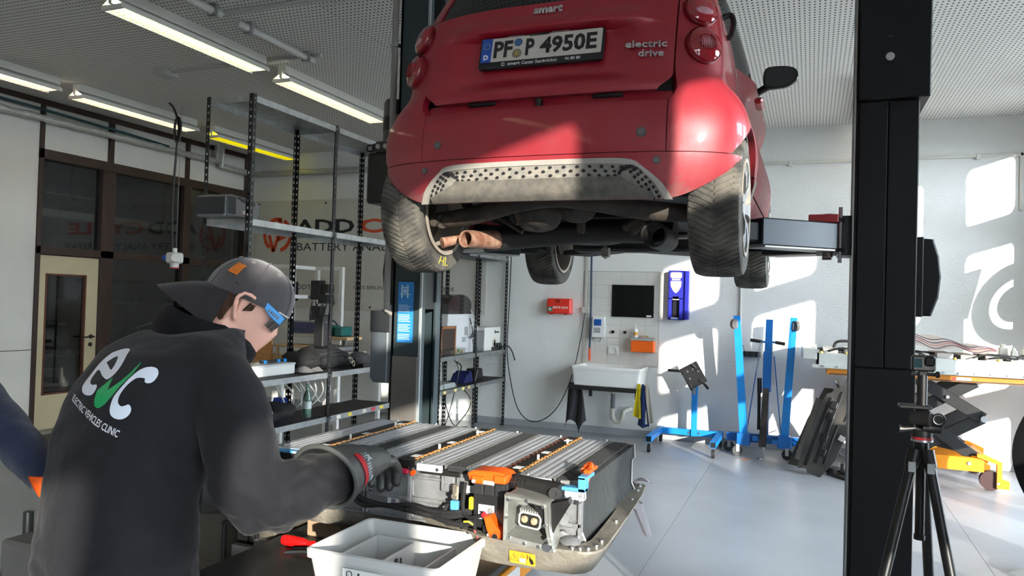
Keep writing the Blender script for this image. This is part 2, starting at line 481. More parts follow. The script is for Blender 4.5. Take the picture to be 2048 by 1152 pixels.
# panes (parts of the partition)
og = glass_mat('office_glass', (0.62, 0.66, 0.68), 0.10)
kk = 60
for (y0, y1, z0, z1) in ((5.95, 6.715, 2.085, 3.06), (6.90, 8.00, 2.085, 3.06), (6.90, 8.00, 0.12, 1.993), (8.13, 9.20, 2.085, 3.06), (8.13, 9.20, 0.12, 1.993)):
    struct(MB().box(XL-0.045, XL-0.037, y0, y1, z0, z1), 'window_%d' % kk, og); kk += 1
cream = M('cream_door_paint', (196, 183, 150), 0.45, var=0.03)
d = MB()
d.box(XL-0.05, XL, 5.95, 6.04, 0.02, 1.985, 0.003).box(XL-0.05, XL, 6.55, 6.715, 0.02, 1.985, 0.003).box(XL-0.05, XL, 6.03, 6.56, 1.775, 1.985, 0.003).box(XL-0.05, XL, 6.03, 6.56, 0.02, 0.41, 0.003)
door = struct(d, 'door_1', cream)
bead = MB()
for (a, b, c, e) in ((6.035, 6.055, 0.405, 1.78), (6.535, 6.555, 0.405, 1.78), (6.035, 6.555, 0.405, 0.425), (6.035, 6.555, 1.76, 1.78)): bead.box(XL-0.04, XL+0.006, a, b, c, e)
put(bead, 'glazing_bead', M('red_brown_bead', (92, 48, 30), 0.45), door)
put(MB().box(XL-0.03, XL-0.024, 6.05, 6.54, 0.42, 1.765), 'door_pane', og, door)
hd = MB().cyl((XL, 6.64, 1.05), (XL+0.055, 6.64, 1.05), 0.011).tube([(XL+0.055, 6.645, 1.05), (XL+0.058, 6.60, 1.05), (XL+0.056, 6.50, 1.047)], 0.0095, 8).cyl((XL, 6.64, 1.05), (XL+0.008, 6.64, 1.05), 0.026)
put(hd, 'door_handle', black_plastic, door)
put(MB().cyl((XL, 6.635, 0.955), (XL+0.008, 6.635, 0.955), 0.026), 'lock_rosette', black_plastic, door)
struct(MB().box(XL-0.05, XL+0.17, 5.6, YB, 0.0, 0.02, 0.004), 'trim_13', M('sill_grey', (140, 136, 124), 0.6, var=0.1))
# hazard tape on the floor in front of the partition
hz = MB(); yel = M('hazard_yellow', (226, 186, 20), 0.5, var=0.06); 
tape = solo(MB().box(-7.80, -7.28, 4.2, 8.9, 0.0, 0.0025), 'hazard_tape', M('hazard_black', (22, 24, 30), 0.5), 'wide black and yellow striped tape on floor below cream door', 'tape')
ym = MB(); y = 4.3
base = V(tape.location)
while y < 8.4:
    ym.poly([(-7.28, y, 0.0031), (-7.28, y+0.17, 0.0031), (-7.80, y+0.47, 0.0031), (-7.80, y+0.30, 0.0031)]); y += 0.36
put(ym, 'yellow_stripe', yel, tape, kind='stuff')

# ---- the office behind the partition
of = MB(); ow = M('office_wall', (128, 132, 138), 0.8)
of.box(-11.6, -11.5, 4.0, 9.4, 0, 3.4).box(-11.6, -8.15, 9.35, 9.45, 0, 3.4).box(-11.6, -8.15, 4.0, 4.1, 0, 3.4).box(-11.6, -8.13, 4.0, 9.45, 3.3, 3.4).box(-11.6, -8.13, 4.0, 9.45, -0.1, 0.0)
struct(of, 'wall_office', ow)
dk = M('dark_wood', (46, 36, 30), 0.5, var=0.2)
c = thing('cupboard', 'tall dark cupboard behind the glass above the cream door', 'cupboard', (-10.3, 7.7, 0))
put(MB().box(-10.6, -10.0, 7.2, 8.25, 0.0, 3.1, 0.01), 'body', dk, c)
for zz in (1.1, 2.1, 2.9): put(MB().box(-9.98, -9.70, 7.25, 8.2, zz, zz+0.03), 'shelf', M('shelf_cream', (190, 182, 158), 0.6), c)
pl = thing('pendant_lamp', 'long cream office lamp hanging behind the partition glass', 'lamp', (-9.4, 8.2, 2.55))
put(MB().box(-9.46, -9.32, 6.9, 9.25, 2.56, 2.66, 0.01), 'shade', M('lamp_cream', (200, 192, 165), 0.5), pl)
for yy in (7.4, 9.0): put(MB().cyl((-9.39, yy, 2.66), (-9.39, yy, 3.3), 0.006, n=6), 'cord', dk, pl)
dsk = thing('office_desk', 'grey office desk seen through the door pane', 'desk', (-9.5, 7.6, 0))
put(MB().box(-9.9, -9.1, 6.6, 9.0, 0.72, 0.75, 0.004), 'desk_top', grey_plastic, dsk)
for yy in (6.7, 8.9): put(MB().box(-9.8, -9.2, yy-0.02, yy+0.02, 0, 0.72), 'leg', dark_plastic, dsk)
mon = thing('monitor', 'black monitor on the office desk behind the door', 'monitor', (-9.5, 7.1, 0.75), 0)
put(MB().box(-9.52, -9.48, 6.85, 7.35, 0.86, 1.18, 0.008), 'screen', black_plastic, mon)
put(MB().box(-9.58, -9.42, 7.0, 7.2, 0.75, 0.765).box(-9.53, -9.51, 7.07, 7.13, 0.76, 0.9), 'stand', dark_plastic, mon)
m2 = copy_tree(mon, (-9.5, 7.75, 0.75), label='second black monitor behind the partition glass, right of the door')
ch = thing('office_chair', 'dark rounded office chair behind the lower partition glass', 'chair', (-8.85, 7.55, 0))
put(MB().prism(rrect(0.50, 0.55, 0.14, 6), -0.03, 0.03, X=Matrix(((0,0,1,-8.75),(1,0,0,7.55),(0,1,0,1.15),(0,0,0,1)))), 'backrest', dark_plastic, ch)
put(MB().box(-9.1, -8.65, 7.32, 7.78, 0.5, 0.58, 0.03), 'seat', black_plastic, ch)
put(MB().cyl((-8.87, 7.55, 0.05), (-8.87, 7.55, 0.5), 0.03), 'post', black_plastic, ch)
put(MB().cyl((-8.87, 7.55, 0.0), (-8.87, 7.55, 0.06), 0.26, 0.05), 'base', black_plastic, ch)
dl = thing('desk_lamp', 'white jointed desk lamp behind the partition, lower right', 'lamp', (-9.2, 8.7, 0.75))
put(MB().cyl((-9.2, 8.7, 0.75), (-9.2, 8.7, 0.78), 0.09).tube([(-9.2, 8.7, 0.78), (-9.0, 8.2, 1.08), (-8.75, 8.9, 1.35)], 0.014, 8), 'arm', white_plastic, dl)
put(MB().cyl((-8.75, 8.9, 1.37), (-8.74, 8.92, 1.27), 0.03, 0.09), 'shade', white_plastic, dl)
put(MB().box(-9.45, -9.15, 6.7, 7.2, 0.12, 0.55, 0.02), 'drawer_unit', M('dark_red_box', (96, 26, 22), 0.5), dsk)

# ---- pipes and trunking
pw = M('pipe_lagging', (186, 186, 178), 0.4, 0.35, var=0.12, vs=14, bump=0.6, bs=40)
pp = []
for i in range(60):
    t = i/59; y = lerp(2.0, 8.45, t); pp.append((XL+0.10, y, 3.485+0.14*t*0+0.004*sin(i*1.7)))
solo(MB().tube(pp, [0.042+0.006*sin(i*2.3) for i in range(60)], 10).tube([(XL+0.10, 8.45, 3.485), (XL+0.10, 8.50, 3.50), (XL+0.10, 8.52, 3.72)], 0.055, 10), 'insulated_pipe', pw, 'foil lagged pipe running along the top of the left wall', 'pipe')
solo(MB().tube(bez([(XL+0.09, 2.0, 3.60), (XL+0.10, 4.6, 3.60), (XL+0.11, 6.6, 3.56), (XL+0.12, 7.6, 3.52)], 8), 0.016, 8), 'green_hose', M('dark_green_hose', (22, 60, 66), 0.5), 'dark green hose lying on the lagged pipe', 'hose')
solo(MB().tube([(XL+0.1, 8.58, 3.72), (XL+0.1, 8.58, 3.44), (XL+0.12, 9.2, 3.42), (-7.8, YB-0.06, 3.42), (-5.2, YB-0.06, 3.42)], 0.045, 10), 'wall_pipe', pw, 'silver pipe turning the far left corner below the ceiling', 'pipe')
co = M('conduit_white', (208, 206, 198), 0.5)
cd = thing('conduit', 'white conduit running level along the sunlit back wall', 'conduit', (0.8, YB-0.02, 3.30))
put(MB().box(-2.6, 2.03, YB-0.03, YB, 3.285, 3.32, 0.004), 'duct', co, cd)
put(MB().box(2.0, 2.035, YB-0.03, YB, 2.72, 3.32, 0.004), 'down_pipe', co, cd)
for xx in (-1.6, -0.255, 1.62): put(MB().box(xx-0.02, xx+0.02, YB-0.036, YB, 3.26, 3.325, 0.004), 'clip', co, cd)
solo(MB().cyl((-0.765, YB-0.016, 1.14), (-0.765, YB-0.016, 3.285), 0.014, n=10), 'wall_conduit', co, 'thin upright white conduit behind the blue crane', 'conduit')
gd = thing('ceiling_conduit', 'grey tube clipped under the ceiling beside the lift', 'conduit', (-4.1, 4.9, 3.65))
gm = M('tube_light_grey', (188, 188, 184), 0.4)
put(MB().cyl((-4.1, 2.6, 3.67), (-4.1, 4.38, 3.67), 0.03, n=12), 'tube', gm, gd)
put(MB().cyl((-4.1, 4.55, 3.67), (-4.1, 5.5, 3.67), 0.03, n=12), 'tube', gm, gd)
for yy in (4.3, 4.68, 5.4): put(MB().box(-4.14, -4.06, yy-0.012, yy+0.012, 3.635, ZC), 'clip', steel, gd)
solo(MB().box(-5.75, -4.0, 5.46, 5.50, 3.69, ZC, 0.004), 'cable_trunking', gm, 'flat grey trunking across the ceiling at the first lamps', 'trunking')
solo(MB().box(-4.1, -2.6, 4.42, 4.455, 3.695, ZC, 0.004), 'cable_trunking', gm, 'flat grey trunking across the ceiling from the broken tube', 'trunking')
solo(MB().box(-5.85, -5.68, 5.40, 5.56, 3.66, ZC, 0.01), 'junction_box', gm, 'square grey junction box on ceiling above hanging cable', 'junction box')
# lamp fittings -------------------------------------------------------------
hw = M('lamp_housing_white', (214, 213, 206), 0.4)
def lamp_emit(name, col, s):
    return M(name, col, 0.5, emit=s)
def make_lamp(label, tube_mat, slat_mat, L=1.56):
    t = thing('ceiling_light', label, 'lamp', (0, 0, ZC))
    put(MB().box(-0.045, 0.045, 0, L, -0.075, 0.0, 0.004), 'housing', hw, t, local=True)
    tr = MB()
    tr.prism([(-0.03, -0.075), (0.03, -0.075), (0.095, -0.115), (0.10, -0.15), (0.094, -0.15), (0.088, -0.118), (0.028, -0.081), (-0.028, -0.081), (-0.088, -0.118), (-0.094, -0.15), (-0.10, -0.15), (-0.095, -0.115)], 0.0, L-0.02, X=Matrix(((1,0,0,0),(0,0,1,0),(0,1,0,0),(0,0,0,1))))
    put(tr, 'reflector', hw, t, local=True)
    for x in (-0.04, 0.04):
        put(MB().cyl((x, 0.01, -0.108), (x, L-0.05, -0.108), 0.013, n=8), 'tube', tube_mat, t, local=True)
    s0 = None
    n = 30
    for i in range(n):
        X = T(0, 0.03 + (L-0.09)*i/(n-1), -0.132)
        if s0 is None:
            s0 = put(MB().prism([(-0.09, -0.016), (0.09, -0.016), (0.087, 0.014), (0.0, 0.008), (-0.087, 0.014)], -0.002, 0.002, X=Matrix(((1,0,0,0),(0,0,1,0),(0,1,0,0),(0,0,0,1)))), 'louvre_slat', slat_mat, t, local=True)
            s0.matrix_local = X
        else: linked(s0, t, X)
    put(MB().box(-0.095, 0.095, 0.0, 0.025, -0.152, -0.120, 0.003).box(-0.015, 0.015, -0.015, 0.01, -0.12, -0.06), 'end_cap', hw, t, local=True)
    return t
warm_t = lamp_emit('tube_warm', (255, 240, 215), 8.0); pink_t = lamp_emit('tube_pink', (255, 232, 216), 8.0); green_t = lamp_emit('tube_greenish', (244, 255, 220), 8.0); yel_t = lamp_emit('tube_yellow', (250, 240, 40), 4.5)
slat_w = M('slat_white', (206, 204, 190), 0.4); slat_y = M('slat_yellow', (206, 200, 30), 0.4)
lampA = make_lamp('long louvred ceiling lamp, nearest and largest, upper left', green_t, slat_w); lampA.location = (-4.56, 3.84, ZC)
l2 = make_lamp('white louvred ceiling lamp left of the red car, above the tall rack', warm_t, slat_w, 1.72); l2.location = (-4.56, 5.66, ZC)
l3 = make_lamp('white louvred ceiling lamp beside the hanging cable', warm_t, slat_w, 1.62); l3.location = (-7.06, 5.56, ZC)
l4 = make_lamp('yellow glowing louvred ceiling lamp in the far left corner', yel_t, slat_y, 1.62); l4.location = (-7.06, 7.47, ZC)
l0 = make_lamp('pinkish louvred ceiling lamp cut by the left picture edge', pink_t, slat_w, 1.62); l0.location = (-7.06, 3.74, ZC)
copy_tree(l2, (0.47, 7.38, ZC), label='white louvred ceiling lamp mostly hidden by the right lift post')
for (x, y) in ((-2.05, 7.38), (-2.05, 5.6), (-7.06, 0.2), (-7.06, -2.4), (-4.56, 1.2), (-4.56, -1.4), (-4.56, -3.9), (-2.05, -0.6), (-2.05, -3.2), (0.47, -1.4)):  # unseen lamps added along the rows as fill light
    copy_tree(l2, (x, y, ZC), label='unseen louvred ceiling lamp added to brighten the room')['group'] = 'added unseen ceiling lamps'
# floor socket hanging on a cable
cb = thing('pendant_socket', 'white socket box hanging on black cable and chain before the partition', 'socket', (-6.61, 6.5, 1.95))
X0, Y0 = -6.61, 6.5
hk = V((-5.74, 5.50, 3.66))
bx = MB().box(X0-0.075, X0+0.075, Y0-0.07, Y0+0.07, 1.93, 2.05, 0.02).cyl((X0, Y0, 2.05), (X0, Y0, 2.10), 0.025).cyl((X0, Y0, 1.93), (X0, Y0, 1.885), 0.05, 0.045)
put(bx, 'box', white_plastic, cb)
put(MB().cyl((X0-0.07, Y0-0.02, 1.99), (X0-0.125, Y0-0.04, 1.985), 0.036, 0.03), 'blue_outlet', blue_mat, cb, 'blue socket flap')
put(MB().cyl((X0+0.06, Y0-0.05, 1.99), (X0+0.10, Y0-0.09, 1.99), 0.042), 'outlet', white_plastic, cb)
put(MB().cyl((X0, Y0, 1.885), (X0, Y0, 1.872), 0.046), 'red_ring', M('red_plastic', (190, 28, 30), 0.4), cb)
put(MB().tube(bez([(X0-0.04, Y0, 2.07), (X0-0.06, Y0, 2.6), (X0-0.02, Y0-0.01, 3.2), (X0+0.02, Y0-0.03, 3.45), (X0-0.03, Y0-0.05, 3.64), (X0-0.1, Y0-0.06, ZC)], 6), 0.012, 8), 'cable', black_plastic, cb)
cp = [(X0+0.005+0.075*sin(t*pi/8)*0.6, Y0-0.03, 3.42+0.14*cos(t*pi/8)) for t in range(16)]
put(MB().tube(cp, 0.014, 7, closed=True), 'cable_loop', black_plastic, cb)
chn = MB()
for i in range(60):
    z = 2.10+i*0.027
    if z > ZC-0.02: break
    X = T(X0+0.02, Y0, z) @ RZ(pi/2*(i % 2))
    chn.tube([(0.006*cos(a), 0, 0.016*sin(a)) for a in [2*pi*q/6 for q in range(6)]], 0.0022, 4, closed=True, X=X)
put(chn, 'chain', steel, cb, kind='stuff')
# ================================================================== THE RED CAR ON THE LIFT
CX, CY, CZ = -1.045, 2.85, 1.745
def W(x, y, z): return V((CX+x, CY+y, CZ+z))
PW = 3.0
_w = [(0.26, 0.735), (0.36, 0.772), (0.46, 0.798), (0.57, 0.808), (0.65, 0.794), (0.70, 0.770), (0.735, 0.743), (0.765, 0.716), (0.80, 0.704), (0.90, 0.700), (1.0, 0.690), (1.10, 0.672), (1.30, 0.61), (1.50, 0.53), (1.56, 0.46)]
_y = [(0.26, 0.055), (0.34, 0.022), (0.42, 0.004), (0.50, 0.0), (0.60, 0.006), (0.68, 0.022), (0.72, 0.03), (0.85, 0.05), (1.0, 0.085), (1.12, 0.125), (1.30, 0.22), (1.50, 0.34), (1.56, 0.40)]
DD = 0.30
def cw(z): return sm_interp(_w, z)
def cy0(z): return sm_interp(_y, z)
def phi_of(x, z):
    a = min(1.0, abs(x)/cw(z)); return math.copysign(math.asin(a**(PW/2)), x)
def body_at(phi, z, off=0.0):
    """|phi|<=pi/2: round the tail; beyond: along the flank (1 rad = 1 m)"""
    s = 1 if phi >= 0 else -1; p = abs(phi); w_ = cw(z); y_ = cy0(z)
    if p <= pi/2:
        c, n = cos(p), sin(p)
        x = w_*(n**(2/PW)) if n > 0 else 0.0; y = y_ + DD*(1-(c**(2/PW) if c > 1e-9 else 0.0))
    else:
        x = w_; y = y_ + DD + (p-pi/2)
    nx = 0.0
    if off:
        e = 1e-3
        q = body_at(phi+e, z); r = body_at(phi-e, z); u = body_at(phi, min(1.55, z+e)); v_ = body_at(phi, max(0.27, z-e))
        n_ = (q-r).cross(u-v_)
        if n_.length > 0: 
            n_.normalize(); return V((s*x, y, z)) + n_*off
    return V((s*x, y, z))
def panel(name, pl, pr, zb, zt, nu, nv, mat, parent, off=0.0, depth=0.02, disp=None, label=None, sharp=30):
    """pl,pr: phi limits as functions of z; zb,zt: functions of phi"""
    mb = MB(); rows_ = []
    for j in range(nv+1):
        v = j/nv; r = []
        for i in range(nu+1):
            u = i/nu
            # first guess of z from mid phi, then refine
            z = 0.7
            for _ in range(3):
                ph = lerp(pl(z), pr(z), u); z = lerp(zb(ph), zt(ph), v)
            o = off + (disp(body_at(ph, z), u, v) if disp else 0.0)
            r.append(W(*body_at(ph, z, o or 1e-5)))
        rows_.append(r)
    n = nu+1
    vs = [p for r in rows_ for p in r]
    fs = [(j*n+i, j*n+i+1, (j+1)*n+i+1, (j+1)*n+i) for j in range(nv) for i in range(nu)]
    mb._add(vs, fs)
    # turned-in edge all round
    loop = [(0, i) for i in range(nu+1)] + [(j, nu) for j in range(1, nv+1)] + [(nv, i) for i in range(nu-1, -1, -1)] + [(j, 0) for j in range(nv-1, 0, -1)]
    cen = sum(vs, V((0, 0, 0)))/len(vs)
    ed = []; inn = []
    for (j, i) in loop:
        p = rows_[j][i]; ed.append(p)
        inward = (V((CX, CY+0.9, p.z)) - p).normalized()
        inn.append(p + inward*depth + (cen-p).normalized()*0.002)
    m = len(ed)
    mb._add(ed+inn, [(k, (k+1) % m, m+(k+1) % m, m+k) for k in range(m)])
    bmesh.ops.remove_doubles(mb.bm, verts=mb.bm.verts[:], dist=1e-5)
    return put(mb, name, mat, parent, label, sharp=sharp)

car_red = M('car_red', (196, 20, 44), 0.30, 0.15, var=0.05, vs=2, coat=0.5, bump=0.03, bs=300)
def dusty():
    """road dust that thickens low on the tail, broken by noise"""
    nt = car_red.node_tree; b = nt.nodes['Principled BSDF']; N = nt.nodes.new; L = nt.links.new
    g = N('ShaderNodeNewGeometry'); s = N('ShaderNodeSeparateXYZ'); L(g.outputs['Position'], s.inputs[0])
    mr = N('ShaderNodeMapRange'); mr.inputs[1].default_value = CZ+0.30; mr.inputs[2].default_value = CZ+0.95; mr.inputs[3].default_value = 0.38; mr.inputs[4].default_value = 0.08
    L(s.outputs['Z'], mr.inputs[0])
    mr2 = N('ShaderNodeMapRange'); mr2.inputs[1].default_value = CZ+0.29; mr2.inputs[2].default_value = CZ+0.43; mr2.inputs[3].default_value = 0.30; mr2.inputs[4].default_value = 0.0
    L(s.outputs['Z'], mr2.inputs[0])
    n = N('ShaderNodeTexNoise'); n.inputs['Scale'].default_value = 26; n.inputs['Detail'].default_value = 9; n.inputs['Roughness'].default_value = 0.7
    L(g.outputs['Position'], n.inputs['Vector'])
    n2 = N('ShaderNodeTexNoise'); n2.inputs['Scale'].default_value = 4; n2.inputs['Detail'].default_value = 3; L(g.outputs['Position'], n2.inputs['Vector'])
    a = N('ShaderNodeMath'); a.operation = 'ADD'; L(n.outputs['Fac'], a.inputs[0]); L(mr2.outputs[0], a.inputs[1])
    gt = N('ShaderNodeMapRange'); gt.inputs[1].default_value = 0.62; gt.inputs[2].default_value = 0.74; gt.inputs[3].default_value = 0.0; gt.inputs[4].default_value = 0.8; L(a.outputs[0], gt.inputs[0])
    m1 = N('ShaderNodeMath'); m1.operation = 'MULTIPLY'; L(mr.outputs[0], m1.inputs[0])
    q = N('ShaderNodeMapRange'); q.inputs[1].default_value = 0.3; q.inputs[2].default_value = 0.7; q.inputs[3].default_value = 0.5; q.inputs[4].default_value = 1.2; L(n2.outputs['Fac'], q.inputs[0]); L(q.outputs[0], m1.inputs[1])
    gz = N('ShaderNodeMath'); gz.operation = 'MULTIPLY'; L(gt.outputs[0], gz.inputs[0]); 
    z2 = N('ShaderNodeMapRange'); z2.inputs[1].default_value = CZ+0.30; z2.inputs[2].default_value = CZ+0.50; z2.inputs[3].default_value = 1.0; z2.inputs[4].default_value = 0.0; L(s.outputs['Z'], z2.inputs[0]); L(z2.outputs[0], gz.inputs[1])
    mxm = N('ShaderNodeMath'); mxm.operation = 'MAXIMUM'; L(m1.outputs[0], mxm.inputs[0]); L(gz.outputs[0], mxm.inputs[1])
    mx = N('ShaderNodeMix'); mx.data_type = 'RGBA'; L(mxm.outputs[0], mx.inputs[0]); mx.inputs[6].default_value = (*srgb((160, 6, 36)), 1); mx.inputs[7].default_value = (*srgb((126, 88, 86)), 1)
    L(mx.outputs[2], b.inputs['Base Color'])
    rr = N('ShaderNodeMapRange'); rr.inputs[1].default_value = 0; rr.inputs[2].default_value = 0.6; rr.inputs[3].default_value = 0.28; rr.inputs[4].default_value = 0.75; L(mxm.outputs[0], rr.inputs[0]); L(rr.outputs[0], b.inputs['Roughness'])
    cr = N('ShaderNodeMapRange'); cr.inputs[1].default_value = 0; cr.inputs[2].default_value = 0.5; cr.inputs[3].default_value = 0.6; cr.inputs[4].default_value = 0.0; L(mxm.outputs[0], cr.inputs[0]); L(cr.outputs[0], b.inputs['Coat Weight'])
dusty()
under_black = M('underbody_black', (18, 18, 19), 0.6, var=0.4, vs=9, dirt=(38, 34, 31))
rust = M('rusty_iron', (124, 80, 60), 0.8, var=0.4, vs=22, dirt=(172, 140, 118), bump=0.3)
brown_iron = M('dirty_iron', (42, 37, 34), 0.75, var=0.4, vs=14, dirt=(70, 59, 50), bump=0.3)
dust_grey = M('dusty_grey_plastic', (128, 125, 119), 0.7, var=0.12, vs=30, dirt=(158, 150, 138), bump=0.2)
tyre_m = M('tyre_rubber', (56, 55, 53), 0.85, var=0.25, vs=10, dirt=(112, 107, 98))
car = thing('car', 'small dusty red hatchback raised on the two-post lift, seen from behind', 'car', (CX, CY+1.3, CZ))
P2 = pi/2
def sm(a, b, x):
    t = max(0, min(1, (x-a)/(b-a))); return t*t*(3-2*t)
# tailgate with plate recess and lip
def tg_disp(p, u, v):
    x, z = p.x, p.z
    m = sm(-0.415, -0.30, x)*(1-sm(0.30, 0.415, x))
    rec = sm(0.735, 0.80, z)*(1-sm(0.975, 0.992, z))
    lip = sm(0.978, 0.995, z)*(1-sm(0.995, 1.08, z))*sm(-0.50, -0.34, x)*(1-sm(0.34, 0.50, x))
    bot = 1-sm(0.0, 0.07, v)
    return -0.030*m*rec + 0.022*lip - 0.012*bot*bot
def tg_l(z): return phi_of(-0.530, z) + 0.10*(1-sm(0.705, 0.775, z))**2
def tg_r(z): return phi_of(0.530, z) - 0.10*(1-sm(0.705, 0.775, z))**2
tg = panel('tailgate', tg_l, tg_r, lambda p: 0.705+0.012*abs(p)**3, lambda p: 1.115-0.02*p*p, 64, 60, car_red, car, off=0.012, depth=0.07, disp=tg_disp, sharp=50)
# black gap and recessed ledge below the tailgate
put(MB().grid(lambda u, v: W(*(body_at(lerp(phi_of(-0.60, 0.7), phi_of(0.60, 0.7), u), lerp(0.655, 1.12, v)) + V((0, 0.055, 0)))), 30, 6), 'inner_panel', under_black, car)
put(MB().grid(lambda u, v: W(*(body_at(lerp(phi_of(-0.535, 0.69), phi_of(0.535, 0.69), u), lerp(0.64, 0.71, v)) + V((0, 0.040, 0)))), 30, 3), 'ledge', car_red, car)
for x in (-0.26, 0.28): put(MB().box(CX+x-0.06, CX+x+0.06, CY+0.050, CY+0.078, CZ+0.690, CZ+0.704, 0.003), 'catch', black_plastic, car)
put(MB().box(CX-0.012, CX+0.012, CY+0.036, CY+0.06, CZ+0.655, CZ+0.700, 0.002), 'latch', black_plastic, car)
# rear window
gl = M('dark_car_glass', (14, 18, 16), 0.05, spec=0.6)
panel('rear_window', lambda z: phi_of(-0.52+0.3*max(0, z-1.1), z), lambda z: phi_of(0.52-0.3*max(0, z-1.1), z), lambda p: 1.122-0.02*p*p, lambda p: 1.46, 20, 12, gl, car, off=0.004, depth=0.02)
# rear bumper: upper skin, lower skin
panel('bumper', lambda z: phi_of(-0.520, z), lambda z: phi_of(0.520, z), lambda p: 0.4615, lambda p: 0.668, 36, 10, car_red, car, off=0.0, depth=0.05,
      disp=lambda p, u, v: -0.010*sm(0.86, 1.0, v)**2)
def arch(y, ya, R, za=0.287):
    d = R*R-(y-ya)**2; return za+sqrt(d) if d > 0 else 0.0
RA, YA = 0.325, 0.41
def low_edge(p):
    x = body_at(p, 0.42).x; ax = abs(x)
    if ax < 0.52: return 0.285
    return 0.285 + 0.165*((ax-0.52)/0.275)**2.0
panel('bumper_skirt', lambda z: -1.36, lambda z: 1.36, lambda p: min(0.452, low_edge(p)), lambda p: 0.4585, 64, 12, car_red, car, depth=0.03)
# rear wings with lamps, flowing into the flank up to the door
def wing(s):
    def zb(p):
        y = body_at(p, 0.5).y
        a = max(arch(y, YA, RA), 0.4615) if abs(y-YA) < RA else (0.4615 if y < YA else 0.30)
        return a
    lo = lambda z: phi_of(s*interp([(0.46, 0.5235), (0.668, 0.5235), (0.70, 0.553), (0.80, 0.537), (1.1, 0.537), (1.5, 0.50)], z), z)
    hi = lambda z: s*(P2+0.50)
    return panel('wing', lo, hi, zb, lambda p: 1.12 - 0.0*p, 60, 26, car_red, car, depth=0.03)
wing(-1); wing(1)
for s in (-1, 1):
    panel('roof_pillar', lambda z: phi_of(s*(0.545-0.3*max(0, z-1.1)), z), lambda z: s*(P2+0.30), lambda p: 1.125, lambda p: 1.53, 16, 10, car_red, car, depth=0.02)
# flank: door, sill, front wing, each side (grazing view on the right)
def flank(s, y0, y1, zb, zt, name, mat, n=20, nv=12, dx=0.0, tap=True):
    def f(u, v):
        y = lerp(y0, y1, u); z = lerp(zb(y), zt(y), v)
        w_ = (cw(z)+0.075*sm(0.75, 1.15, y)*sm(0.72, 0.98, z))*(1-0.22*max(0, (y-1.9)/0.75)**2) + dx
        return W(s*w_, y, z)
    mb = MB().grid(f, n, nv)
    return put(mb, name, mat, car, solid=-0.012 if s > 0 else 0.012)
YF2 = 0.41+1.867
sill_m = M('sill_silver', (160, 158, 155), 0.4, 0.5)
for s in (-1, 1):
    dr = flank(s, 0.815, 1.78, lambda y: 0.40, lambda y: 1.0, 'door', car_red)
    put(MB().box(CX+s*0.795-0.02, CX+s*0.795+0.02, CY+0.90, CY+1.06, CZ+0.845, CZ+0.875, 0.01), 'door_handle', car_red, dr)
    flank(s, 0.70, 1.90, lambda y: 0.22, lambda y: 0.392, 'sill', car_red)
    flank(s, 0.80, 1.80, lambda y: 1.012, lambda y: 1.42, 'side_window', gl, dx=-0.02)
    flank(s, 1.79, 2.66, lambda y: max(arch(y, YF2, RA), 0.30) if abs(y-YF2) < RA else 0.30, lambda y: 0.98-0.25*max(0, y-1.9), 'front_wing', car_red, 40)
    if s > 0:
        flank(s, 0.74, 0.80, lambda y: 0.26, lambda y: 0.45, 'silver_trim', sill_m, 4, 4, 0.006)
put(MB().grid(lambda u, v: W(lerp(-0.56, 0.56, u), lerp(0.38, 1.6, v), 1.50+0.04*sin(pi*v)+0.03*sin(pi*u)), 10, 8), 'roof', M('roof_black', (20, 20, 21), 0.3), car, solid=0.01)
put(MB().grid(lambda u, v: W(lerp(-0.60, 0.60, u)*(1-0.1*v), lerp(2.55, 1.6, v), lerp(0.85, 1.5, v)), 10, 8), 'windscreen', gl, car, solid=0.01)
put(MB().grid(lambda u, v: W(lerp(-0.66, 0.66, u), 2.62-0.12*abs(2*u-1)**2-0.1*(v-0.4)**2, lerp(0.25, 0.86, v)), 12, 8), 'front_bumper', car_red, car, solid=0.02)
# tail lamps
lens = M('tail_lamp_red', (150, 16, 30), 0.08, var=0.1, vs=30, coat=0.8)
clear = M('tail_lamp_clear', (205, 150, 160), 0.12, 0.4, var=0.3, vs=60, stretch=(1, 1, 0.1))
for s in (-1, 1):
    for (xx, zz, r) in ((0.632, 0.895, 0.074), (0.612, 1.048, 0.070)):
        ph = phi_of(s*xx, zz); c = body_at(ph, zz, 0.004)
        n_ = (body_at(ph, zz, 0.02)-body_at(ph, zz, 0.001)).normalized()
        ex = V((0, 0, 1)).cross(n_).normalized(); ey = n_.cross(ex)
        X = frame(W(*c), ex, ey)
        if X.col[2].xyz.dot(n_) < 0: X = frame(W(*c), -ex, ey)
        prof = [(r*1.0, -0.03), (r*1.0, 0.004), (r*0.94, 0.016), (r*0.72, 0.026), (r*0.4, 0.031), (0, 0.033)]
        lm = put(MB().lathe(prof, 32, X=X), 'tail_lamp', lens, car)
        put(MB().lathe([(r*1.045, -0.03), (r*1.045, 0.006), (r*1.0, 0.010)], 32, X=X), 'lamp_rim', M('lamp_rim_red', (120, 12, 26), 0.3), lm)
        if zz < 1:
            q = MB()
            q.sphere((0, 0, 0.022), (r*0.60, r*0.52, 0.0135), 20, 8, X=X); put(q, 'reflector', clear, lm)
            for k in range(9):
                a = -0.8+1.6*k/8
                q2 = MB().box(r*0.55*a-0.0008, r*0.55*a+0.0008, -r*0.45*sqrt(1-a*a*0.9), r*0.45*sqrt(1-a*a*0.9), 0.030, 0.0365, X=X)
                put(q2, 'lens_rib', lens, lm)
        else:
            q = MB().sphere((0, -r*0.25, 0.018), (r*0.72, r*0.42, 0.0155), 20, 8, X=X); put(q, 'reflector', clear, lm)
